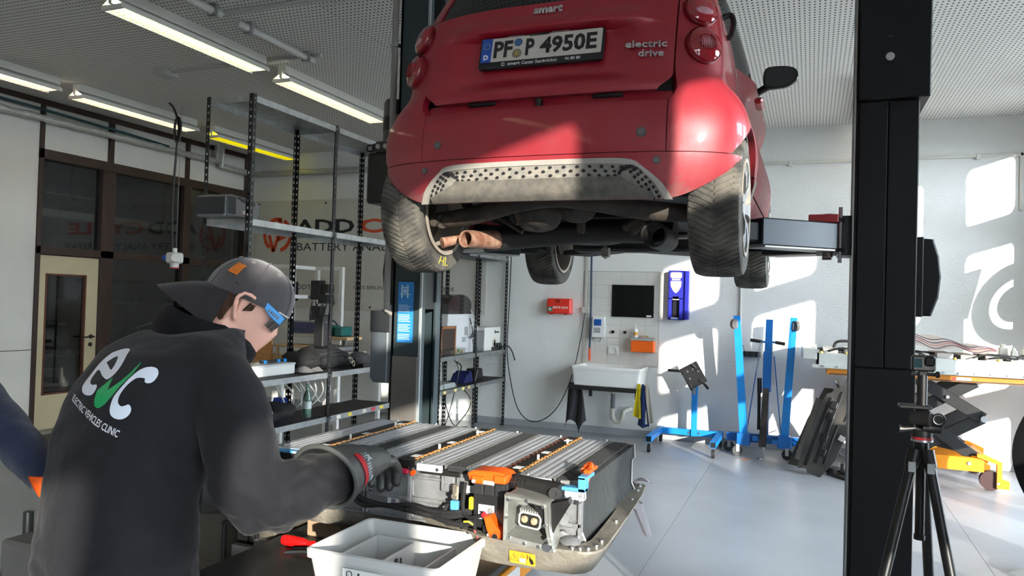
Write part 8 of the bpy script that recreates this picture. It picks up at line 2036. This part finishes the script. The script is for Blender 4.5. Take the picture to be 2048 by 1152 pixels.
for s in (-1, 1):
    ey = put(MB().sphere(X2_ @ V((0.074, s*0.032, 0.022)), 0.0115, 10, 6), 'eye', M('eye_white', (216, 206, 200), 0.2), p2)
    put(MB().sphere(X2_ @ V((0.0835, s*0.033, 0.021)), 0.005, 8, 5), 'iris', M('iris_grey', (70, 70, 70), 0.2), ey)
    put(MB().tube([X2_ @ V(p) for p in ((0.087, s*0.018, 0.041), (0.086, s*0.034, 0.045), (0.076, s*0.050, 0.041))], 0.003, 6), 'eyebrow', hairm, p2)
hr2 = MB(); head_bm(X2_ @ T(-0.012, 0, 0.020) @ Matrix.Diagonal((1.02, 1.06, 1.02, 1)), hr2)
bmesh.ops.delete(hr2.bm, geom=[v for v in hr2.bm.verts if (X2_.inverted() @ v.co).z < 0.0 or ((X2_.inverted() @ v.co).x > 0.05 and (X2_.inverted() @ v.co).z < 0.06)], context='VERTS')
put(hr2, 'hair', hairm, p2)
og_ = M('glove_orange', (246, 96, 16), 0.6, var=0.05, bump=0.25, bs=260)
hg = MB(); da = V((0.42, 0.10, -0.85)).normalized()
hg.loft([ell(wl_+da*k, R2, F2, r, r, 16) for k, r in ((-0.035, 0.050), (0.0, 0.048), (0.03, 0.043))])
hand(hg, wl_+da*0.005, da, V((-0.55, -0.75, -0.2)), 1.05, 0.95, -1, fr=0.0105)
gm2 = union_mesh(hg, 0.0045, 4); gm2.materials.append(og_); put(gm2, 'orange_glove', None, p2)
# push cart handle with a blue cloth bag
ca = thing('push_cart', 'black push cart handle held by orange glove, hung with a blue cloth bag', 'cart', (-1.93, 1.48, 0))
put(MB().tube([(-1.872, 1.438, 1.055), (-1.874, 1.44, 0.70), (-1.876, 1.44, 0.16)], 0.0155, 14).sphere((-1.872, 1.438, 1.055), 0.0155, 12, 8), 'handle_post', M('post_black_tube', (26, 30, 32), 0.35, 0.3), ca)
put(MB().box(-2.35, -1.86, 1.40, 1.80, 0.12, 0.16, 0.008), 'deck', dark_plastic, ca)
for x in (-2.3, -1.91):
    for y in (1.45, 1.75): put(MB().cyl((x-0.015, y, 0.06), (x+0.015, y, 0.06), 0.06, n=18), 'castor', rubber, ca)
put(MB().tube([(-2.32, 1.72, 0.16), (-2.32, 1.72, 0.90)], 0.0155, 12), 'rear_post', M('post_black_tube', (26, 30, 32), 0.35, 0.3), ca)
dbl = M('denim_pale', (108, 136, 186), 0.85, var=0.06, bump=0.3, bs=220)
bg_ = put(MB().grid(lambda u, v: V((lerp(-2.235, -2.02, u)+0.02*(1-v)*u, 1.68+0.03*sin(u*5), lerp(0.975-0.015*u, 1.15-0.05*(1-u)**2*2+0.02*u, v))), 14, 8), 'blue_bag_flap', dbl, ca, solid=0.02)
put(MB().sphere((-2.13, 1.72, 0.93), (0.11, 0.06, 0.085), 18, 12).sphere((-2.05, 1.70, 0.95), (0.08, 0.05, 0.09), 14, 10), 'blue_bag', M('denim_dark', (56, 92, 130), 0.85, var=0.08), ca)
put(MB().box(-2.28, -1.98, 1.60, 1.80, 0.16, 0.85, 0.01), 'crate', dark_plastic, ca)
# ================================================================== THINGS ON THE SHELVES AND THE BENCH BEHIND
ch_ = thing('charger_unit', 'grey angular charger on the upper zinc shelf of tall rack', 'charger', (-3.95, 4.40, 2.15))
cg = M('charger_grey', (112, 114, 116), 0.45, var=0.06); cdk = M('charger_dark', (40, 42, 44), 0.5)
put(MB().prism([(4.17, 2.152), (4.50, 2.152), (4.53, 2.20), (4.53, 2.27), (4.48, 2.30), (4.24, 2.315), (4.17, 2.30)], -4.06, -3.80, X=Matrix(((0,0,1,0),(1,0,0,0),(0,1,0,0),(0,0,0,1))), bev=0.012), 'housing', cg, ch_)
put(MB().box(-3.802, -3.790, 4.185, 4.27, 2.175, 2.295, 0.006), 'vent_panel', cdk, ch_)
put(MB().prism([(4.28, 2.30), (4.46, 2.285), (4.46, 2.255), (4.34, 2.27)], -3.80, -3.788, X=Matrix(((0,0,1,0),(1,0,0,0),(0,1,0,0),(0,0,0,1)))), 'display', cdk, ch_)
put(MB().box(-3.801, -3.789, 4.34, 4.415, 2.185, 2.21), 'type_label', M('label_pinkish', (226, 206, 200), 0.6), ch_)
put(MB().box(-4.07, -3.80, 4.165, 4.172, 2.17, 2.29, 0.003), 'side_grille', cdk, ch_)
# black vertical box on the rack post
vb = thing('wall_charger', 'flat black upright box fixed to a rack post', 'charger', (-3.72, 5.27, 1.2))
put(MB().box(-3.80, -3.71, 5.23, 5.31, 1.20, 1.46, 0.006), 'case', black_plastic, vb)
put(MB().cyl((-3.712, 5.27, 1.40), (-3.705, 5.27, 1.40), 0.006, n=10), 'lamp', steel, vb)
# rucksack on the work shelf
rs = thing('rucksack', 'black soft bag lying on the work shelf of tall rack', 'bag', (-3.92, 5.55, 0.985))
bagm = M('bag_black_cloth', (24, 24, 26), 0.85, var=0.2, vs=14, bump=0.5, bs=60)
bgb = MB()
for (y, zc, h, w_) in ((5.25, 1.07, 0.085, 0.17), (5.42, 1.09, 0.10, 0.18), (5.60, 1.085, 0.10, 0.18), (5.78, 1.06, 0.075, 0.16)): bgb.sphere((-3.93, y, zc), (w_, 0.16, h), 18, 10)
me = union_mesh(bgb, 0.014, 6)
for v in me.vertices: 
    v.co += V((0.012*noise.noise(v.co*9), 0, 0.022*noise.noise(V((v.co.x*4, v.co.y*7, v.co.z*16)))))
    v.co.z = max(v.co.z, 0.988)
me.materials.append(bagm); put(me, 'bag', None, rs)
put(MB().tube(bez([(-3.78, 5.20, 1.10), (-3.745, 5.45, 1.12), (-3.74, 5.70, 1.10), (-3.76, 5.85, 1.03)], 6), 0.010, 6), 'strap', bagm, rs)
for (y, z) in ((5.66, 1.10), (5.70, 1.06), (5.735, 1.03)): put(MB().tube([(-3.735, y+0.016*cos(a), z+0.024*sin(a)) for a in [2*pi*k/10 for k in range(10)]], 0.0035, 5, closed=True), 'carabiner', M('carabiner_pale', (206, 196, 172), 0.3, 0.7), rs)
put(MB().tube(bez([(-3.80, 5.30, 1.12), (-3.77, 5.5, 1.145), (-3.80, 5.7, 1.13)], 5), 0.004, 5), 'zip', M('zip_dark', (60, 60, 62), 0.4, 0.5), rs)
sb2 = thing('hip_bag', 'small grey bag with black band at the end of the work shelf', 'bag', (-3.80, 5.95, 0.985))
put(MB().sphere((-3.82, 5.95, 1.05), (0.11, 0.12, 0.07), 16, 10), 'pouch', M('pouch_grey', (60, 60, 62), 0.8, var=0.2, bump=0.3), sb2)
put(MB().box(-3.76, -3.71, 5.86, 5.96, 0.985, 1.02, 0.008), 'buckle', black_plastic, sb2)
# long white box and small tools
lb = thing('long_box', 'long white box at the front of the work shelf behind the cap', 'box', (-4.05, 4.75, 0.985))
put(MB().box(-4.09, -3.86, 4.45, 5.08, 0.987, 1.06, 0.004), 'box', white_plastic, lb)
put(MB().box(-4.095, -3.855, 4.445, 5.085, 1.06, 1.075, 0.003), 'lid', M('lid_pale_grey', (196, 198, 200), 0.4), lb)
bt2 = thing('blue_tool', 'black and bright blue hand tool lying on the long white box', 'tool', (-3.95, 4.95, 1.075))
put(MB().box(-3.99, -3.955, 4.80, 5.10, 1.076, 1.098, 0.005), 'handle', black_plastic, bt2)
for y in (4.82, 4.98, 5.06): put(MB().box(-3.993, -3.952, y, y+0.035, 1.075, 1.100, 0.004), 'blue_insert', M('insert_blue', (20, 140, 214), 0.4), bt2)
solo(MB().grid(lambda u, v: V((lerp(-3.93, -3.74, u), lerp(5.08, 5.30, v), 0.99+0.05*sin(pi*u)*abs(sin(v*5))+0.006)), 12, 12), 'grey_cloth', M('cloth_grey_light', (150, 148, 150), 0.9, bump=0.4, bs=120), 'crumpled light grey cloth on the work shelf beside the bag', 'cloth', solid=0.004)
# bench with the aluminium frame behind the rack
bch = thing('test_bench', 'workbench of aluminium profile with frame tower behind the tall rack', 'bench', (-5.2, 7.1, 0))
apf = M('aluminium_profile', (226, 226, 222), 0.4, 0.1, var=0.03)
put(MB().box(-6.3, -4.42, 6.55, 7.5, 0.86, 0.90, 0.004), 'bench_top', M('bench_top_wood', (176, 138, 96), 0.6, var=0.1), bch)
for x in (-6.2, -5.2, -4.5):
    for y in (6.62, 7.42): put(MB().box(x-0.022, x+0.022, y-0.022, y+0.022, 0, 0.86, 0.003), 'leg', apf, bch)
put(MB().box(-6.2, -4.5, 6.60, 6.64, 0.30, 0.34), 'lower_rail', apf, bch)
for (x, y) in ((-5.35, 6.95), (-4.98, 7.35), (-5.80, 6.95), (-5.35, 7.40)): put(MB().box(x-0.024, x+0.024, y-0.024, y+0.024, 0.90, 1.95, 0.003), 'frame_post', apf, bch)
for z in (1.93, 1.60, 1.25):
    put(MB().box(-5.35, -4.98, 7.33, 7.37, z-0.02, z+0.02, 0.002).box(-5.80, -5.35, 6.93, 6.97, z-0.02, z+0.02, 0.002).box(-5.37, -5.33, 6.95, 7.40, z-0.02, z+0.02, 0.002), 'frame_rail', apf, bch)
for (x, z, w_, h, wh) in ((-5.62, 1.66, 0.16, 0.22, 'left of the near frame post'), (-5.23, 1.68, 0.13, 0.22, 'tallest one right of the post'), (-5.12, 1.58, 0.14, 0.10, 'flat one at the middle rail'), (-5.22, 1.42, 0.12, 0.16, 'lowest one'), (-5.10, 1.70, 0.10, 0.10, 'smallest one, top right')):
    solo(MB().box(x-w_/2, x+w_/2, 7.20, 7.31, z-h/2, z+h/2, 0.006), 'power_supply', black_plastic, 'black power supply on the frame tower, '+wh, 'power supply', 'power supplies on the frame tower')
random.seed(5)
for i in range(7):
    x = -5.25+0.05*i; solo(MB().tube(bez([(x, 7.18, 1.55), (x+random.uniform(-.08, .08), 7.12, 1.35), (x+random.uniform(-.12, .2), 7.10, 1.12), (x+random.uniform(-.1, .15), 7.0, 0.93)], 5), 0.007, 6), 'cable', black_plastic, 'black cable hanging from the power supplies on frame tower', 'cable', 'cables on the frame tower')
osb = M('osb_board', (176, 124, 66), 0.7, var=0.3, vs=40, stretch=(1, 1, 2.2), dirt=(206, 160, 100))
solo(MB().box(-6.0, -5.42, 6.72, 6.74, 0.90, 1.14, 0.002), 'osb_board', osb, 'orange-brown chipboard standing on the bench before the face', 'board')
tsc = thing('test_screen', 'dark blue screen with silver frame on the bench behind the rack', 'screen', (-5.05, 6.9, 1.2))
put(MB().box(-5.30, -4.92, 6.86, 6.90, 1.20, 1.34, 0.005), 'frame', M('screen_frame', (120, 122, 124), 0.4), tsc)
put(MB().box(-5.28, -4.94, 6.855, 6.865, 1.215, 1.325), 'display', M('display_navy', (34, 40, 82), 0.25), tsc)
put(MB().box(-5.28, -4.80, 6.8, 7.1, 1.17, 1.20, 0.004), 'shelf_board', M('shelf_pale', (178, 172, 160), 0.6), tsc)
for x in (-5.25, -4.85): put(MB().box(x-0.01, x+0.01, 6.85, 6.87, 0.90, 1.17), 'shelf_leg', apf, tsc)
gd2 = thing('green_device', 'dark green boxed instrument on the bench right of rack post', 'instrument', (-4.72, 6.95, 1.19))
put(MB().box(-4.88, -4.76, 6.85, 7.05, 1.19, 1.30, 0.01).box(-4.72, -4.62, 6.85, 7.05, 1.19, 1.29, 0.01), 'case', M('device_green', (20, 92, 88), 0.5), gd2)
put(MB().tube(bez([(-4.85, 6.95, 1.30), (-4.80, 6.95, 1.35), (-4.74, 6.95, 1.30)], 4), 0.008, 6), 'handle', M('handle_green', (14, 60, 58), 0.5), gd2)
put(MB().box(-4.95, -4.52, 6.8, 7.1, 1.155, 1.185, 0.004), 'board', M('board_beech', (190, 160, 120), 0.6), gd2)
for x in (-4.8, -4.62): put(MB().cyl((x, 6.9, 0.90), (x, 6.9, 1.155), 0.012, n=8), 'foot', black_plastic, gd2)
lt = thing('laptop_stack', 'stack of flat grey instruments on the bench right of the bag', 'instrument', (-4.6, 6.85, 0.90))
for k, (z, w_, c) in enumerate(((0.90, 0.50, (150, 152, 152)), (0.95, 0.46, (88, 90, 92)), (1.0, 0.52, (170, 172, 170)), (1.05, 0.40, (120, 122, 122)))):
    put(MB().box(-4.95+0.02*k, -4.95+0.02*k+w_, 6.62, 6.98, z+0.002, z+0.042, 0.004), 'unit', M('unit_grey_%d' % k, c, 0.45), lt)
wd2 = thing('wooden_tray', 'pale wooden shelf board on bench behind the hanging cables', 'tray', (-5.2, 6.75, 1.06))
put(MB().box(-5.36, -4.98, 6.66, 6.95, 1.06, 1.085, 0.003), 'board', M('board_beech', (190, 160, 120), 0.6), wd2)
for x in (-5.33, -5.01): put(MB().box(x-0.012, x+0.012, 6.70, 6.72, 0.90, 1.06), 'foot', M('board_beech', (190, 160, 120), 0.6), wd2)
for (pts, m_) in (([(-5.62, 6.70, 1.35), (-5.60, 6.66, 1.15), (-5.58, 6.64, 0.95), (-5.59, 6.62, 0.90)], M('cable_yellow', (206, 180, 50), 0.5)), ([(-5.70, 6.69, 1.2), (-5.66, 6.66, 1.24), (-5.62, 6.66, 1.18), (-5.66, 6.66, 1.12)], M('cable_red', (190, 40, 40), 0.5))):
    solo(MB().tube(bez(pts, 6), 0.008, 6), 'test_lead', m_, 'bright %s test lead before the chipboard' % ('yellow' if 'yellow' in m_.name else 'red'), 'cable')
solo(MB().box(-4.10, -3.92, 6.05, 6.30, 0.987, 1.06, 0.008), 'blue_case', M('case_navy', (24, 44, 110), 0.45), 'small dark blue case at the far end of the work shelf', 'case')
# lower shelf
bo = thing('water_bottle', 'clear green glass bottle with white label on lower shelf', 'bottle', (-3.82, 5.20, 0.62))
put(MB().lathe([(0, 0), (0.034, 0.0), (0.036, 0.01), (0.036, 0.15), (0.030, 0.18), (0.016, 0.215), (0.0125, 0.25), (0.0135, 0.27), (0.0, 0.27)], 20, X=T(-3.82, 5.20, 0.622)), 'glass', M('bottle_glass', (150, 196, 178), 0.06, trans=0.75, spec=0.6), bo)
put(MB().lathe([(0.0368, 0.07), (0.0368, 0.13)], 20, X=T(-3.82, 5.20, 0.622)), 'label', M('bottle_label', (206, 216, 214), 0.5), bo)
bl5 = thing('blue_box', 'bright blue small box on the lower shelf left of bottle', 'box', (-4.05, 5.15, 0.62))
put(MB().box(-4.10, -4.0, 5.08, 5.22, 0.622, 0.73, 0.01), 'body', M('box_royal_blue', (24, 62, 170), 0.4), bl5)
put(MB().prism([(5.10, 0.73), (5.20, 0.73), (5.18, 0.77), (5.12, 0.77)], -4.09, -4.01, X=Matrix(((0,0,1,0),(1,0,0,0),(0,1,0,0),(0,0,0,1)))), 'lid', M('box_royal_blue', (24, 62, 170), 0.4), bl5)
random.seed(9)
for i in range(5):
    y = 5.05+0.1*i
    solo(MB().tube(bez([(-4.06, y, 0.93), (-4.0+random.uniform(-.05, .05), y+0.05, 0.80), (-3.95, y+random.uniform(0.05, 0.2), 0.66+random.uniform(0, .05)), (-3.88, y+0.15, 0.80), (-4.0, y+0.25, 0.93)], 6), 0.006, 6), 'white_cable', white_plastic, 'white cable looped under the work shelf of tall rack', 'cable', 'white cables under the work shelf')
jkt = thing('folded_shirt', 'black folded work shirts with white print on lower shelf behind the arm', 'clothing', (-3.88, 4.72, 0.62))
fb_ = MB()
for k in range(3):
    fb_.sphere((-3.90+0.02*k, 4.62+0.10*k, 0.68+0.02*k), (0.17, 0.20, 0.06), 18, 10)
me = union_mesh(fb_, 0.012, 4)
for v in me.vertices:
    v.co.z += 0.022*noise.noise(V((v.co.x*10, v.co.y*12, v.co.z*22))); v.co.z = max(0.622, v.co.z)
me.materials.append(bagm); put(me, 'shirt', None, jkt)
for (y, z, s) in ((4.56, 0.70, 0.045), (4.64, 0.735, 0.03), (4.64, 0.70, 0.03)): put(MB().prism([(-s/2, -s/3), (s/2, -s/4), (s/2, s/4), (-s/3, s/3)], 0, 0.0015, X=frame((-3.738+0.012, y, z), (0, 1, 0.1), (-0.3, 0, 1))), 'white_print', white_paper, jkt)
gb2 = thing('glass_jars', 'open crate of glass jars and tins on the lower shelf, far left', 'crate', (-4.0, 4.45, 0.62))
put(MB().box(-4.10, -3.95, 4.34, 4.50, 0.622, 0.64).box(-4.10, -4.09, 4.34, 4.50, 0.63, 0.80).box(-3.96, -3.95, 4.34, 4.50, 0.63, 0.72), 'crate', M('crate_orange_brown', (190, 110, 70), 0.6), gb2)
for k, c in enumerate(((120, 160, 140), (200, 170, 90), (150, 180, 180))): put(MB().cyl((-4.03, 4.37+0.045*k, 0.64), (-4.03, 4.37+0.045*k, 0.78), 0.02, n=12), 'jar', M('jar_%d' % k, c, 0.2), gb2)
# far rack: printer, boxes and so on
pr = thing('resin_printer', 'tall white machine with smoked domed lid on the far rack', 'printer', (-3.93, 8.1, 0.985))
put(MB().box(-4.08, -3.80, 7.72, 8.42, 0.987, 1.45, 0.008), 'body', M('printer_white', (206, 208, 208), 0.4), pr)
lid = [(7.74+0.0, 1.45), (8.36, 1.45), (8.36, 1.56)] + [(8.05+0.31*cos(radians(a)), 1.56+0.12*sin(radians(a))) for a in range(0, 181, 20)] + [(7.74, 1.56)]
put(MB().prism([(y, z) for y, z in lid], -4.07, -3.81, X=Matrix(((0,0,1,0),(1,0,0,0),(0,1,0,0),(0,0,0,1)))), 'smoked_lid', M('smoked_plastic', (44, 40, 40), 0.12, spec=0.6), pr)
put(MB().box(-3.802, -3.795, 8.16, 8.24, 1.20, 1.30, 0.002).box(-3.802, -3.795, 8.1, 8.2, 1.12, 1.18, 0.002), 'panel', M('panel_pale_grey', (150, 154, 156), 0.4), pr)
put(MB().tube(bez([(-3.79, 8.3, 1.5), (-3.77, 8.35, 1.38), (-3.78, 8.22, 1.22), (-3.78, 8.40, 1.16), (-3.77, 8.46, 1.30), (-3.79, 8.36, 1.42)], 6), 0.005, 6), 'cable', white_plastic, pr)
put(MB().tube(bez([(-3.79, 8.28, 1.40), (-3.77, 8.33, 1.25), (-3.77, 8.27, 1.17), (-3.78, 8.42, 1.20)], 6), 0.006, 6), 'cable', black_plastic, pr)
fn_ = thing('grey_funnel', 'dark grey plastic scoop hanging beside the white machine', 'scoop', (-3.78, 8.48, 0.99))
put(MB().prism([(8.38, 1.24), (8.62, 1.24), (8.60, 0.99), (8.46, 0.99), (8.40, 1.10)], -3.84, -3.74, X=Matrix(((0,0,1,0),(1,0,0,0),(0,1,0,0),(0,0,0,1))), bev=0.01), 'body', M('scoop_grey', (104, 106, 108), 0.45), fn_)
wb = thing('white_panel_box', 'flat white box with oval opening on the far rack', 'box', (-3.80, 8.95, 0.985))
put(MB().box(-3.98, -3.76, 8.68, 9.18, 0.987, 1.28, 0.005), 'box', M('panel_box_white', (222, 222, 216), 0.45), wb)
put(MB().tube([(-3.757, 8.98+0.05*cos(a), 1.075+0.055*sin(a)) for a in [2*pi*k/18 for k in range(18)]], 0.012, 6, closed=True), 'opening_rim', M('rim_cream', (204, 200, 178), 0.5), wb)
put(MB().prism([(0.035*cos(a), 0.05*sin(a)) for a in [2*pi*k/16 for k in range(16)]], 0, 0.003, X=Matrix(((0,0,1,-3.7605),(1,0,0,8.98),(0,1,0,1.075),(0,0,0,1)))), 'opening', M('opening_dark', (30, 28, 26), 0.6), wb)
put(MB().box(-3.762, -3.757, 9.04, 9.13, 1.205, 1.225).box(-3.762, -3.757, 8.99, 9.02, 1.20, 1.24), 'sticker', black_plastic, wb)
wf2 = thing('picture_frame', 'brown wooden frame leaning on the white machine, far rack', 'frame', (-3.74, 7.6, 0.99))
put(MB().box(-3.76, -3.74, 7.42, 7.80, 0.99, 1.32, 0.003), 'panel', M('frame_dark_inside', (50, 38, 32), 0.6), wf2)
for (a, b, c, e) in ((7.42, 7.45, 0.99, 1.32), (7.77, 7.80, 0.99, 1.32), (7.42, 7.80, 1.29, 1.32)): put(MB().box(-3.765, -3.732, a, b, c, e, 0.002), 'frame_bar', M('frame_brown', (140, 92, 56), 0.55), wf2)
cl2 = thing('clear_box', 'clear plastic box of yellow parts at the front of far rack', 'box', (-3.75, 7.7, 0.985))
put(MB().box(-3.90, -3.72, 7.36, 8.05, 0.99, 1.06, 0.004), 'box', glass_mat('clear_box_plastic', (0.85, 0.88, 0.86), 0.14), cl2)
random.seed(2)
for k in range(9): put(MB().cbox((-3.78+random.uniform(-.05, .03), 7.72+0.035*k, 1.01+random.uniform(0, .02)), (0.03, 0.03, 0.03), 0.004), 'part', M(('part_yellow', 'part_green', 'part_amber')[k % 3], ((216, 180, 80), (120, 170, 130), (206, 150, 70))[k % 3], 0.5), cl2)
for (y0, y1, z, nm, c, lab) in ((7.38, 7.9, 0.63, 'glass_sheets', (170, 176, 174), 'stack of pale flat sheets on the lower far shelf'),):
    g3 = thing(nm, lab, 'stack', (-3.85, (y0+y1)/2, z))
    for k in range(4): put(MB().box(-3.98+0.01*k, -3.75, y0+0.01*k, y1-0.02*k, z-0.008+0.014*k, z+0.003+0.014*k), 'sheet', M('sheet_pale', c, 0.3), g3)
bsd = thing('blue_stand', 'dark blue plastic stand on the lower far shelf', 'stand', (-3.85, 8.35, 0.62))
put(MB().prism([(8.16, 0.622), (8.52, 0.622), (8.52, 0.64), (8.43, 0.66), (8.40, 0.76), (8.33, 0.76), (8.30, 0.70), (8.26, 0.74), (8.22, 0.67)], -3.98, -3.80, X=Matrix(((0,0,1,0),(1,0,0,0),(0,1,0,0),(0,0,0,1))), bev=0.008), 'body', M('stand_navy', (22, 30, 84), 0.5), bsd)
put(MB().prism([(8.62, 0.622), (8.86, 0.622), (8.82, 0.76), (8.68, 0.76)], -4.0, -3.84, X=Matrix(((0,0,1,0),(1,0,0,0),(0,1,0,0),(0,0,0,1))), bev=0.01), 'black_half', black_plastic, bsd)
ps = thing('power_strip', 'black power strip with plugs at the end of far rack', 'power strip', (-3.74, 9.12, 0.985))
put(MB().box(-3.80, -3.74, 8.90, 9.22, 0.988, 1.03, 0.006), 'strip', black_plastic, ps)
for y in (9.0, 9.08, 9.16): put(MB().box(-3.79, -3.73, y-0.022, y+0.022, 1.03, 1.075, 0.008), 'plug', black_plastic, ps)
put(MB().tube(bez([(-3.74, 9.2, 1.02), (-3.66, 9.22, 1.03), (-3.60, 9.22, 0.96), (-3.56, 9.22, 0.85)], 5), 0.009, 6), 'lead', black_plastic, ps)
for k, pts in enumerate(([(-3.80, 7.6, 0.96), (-3.76, 7.55, 0.75), (-3.74, 7.6, 0.45), (-3.73, 7.8, 0.20), (-3.75, 8.2, 0.12)], [(-3.80, 7.85, 0.96), (-3.76, 7.95, 0.80), (-3.74, 7.75, 0.45), (-3.76, 7.6, 0.15)], [(-3.80, 8.1, 0.60), (-3.74, 8.25, 0.45), (-3.73, 8.15, 0.30), (-3.75, 7.7, 0.10)])):
    solo(MB().tube(bez(pts, 6), 0.006, 6), 'thin_cable', black_plastic, 'thin dark cable hanging below the far rack shelves', 'cable', 'thin cables below the far rack')
solo(MB().tube(bez([(-3.79, 7.95, 0.9), (-3.76, 8.02, 0.84), (-3.78, 7.98, 0.72), (-3.77, 8.06, 0.66)], 6), 0.008, 6), 'clamp_cable', black_plastic, 'black clamp lead dangling under the far rack work shelf', 'cable')
# white skirting block seen between the racks
solo(MB().box(-4.9, -4.62, 9.0, 9.24, 0.0, 0.90, 0.004), 'white_cabinet', M('cabinet_white', (216, 216, 212), 0.5), 'low white cabinet against back wall behind the far rack', 'cabinet')
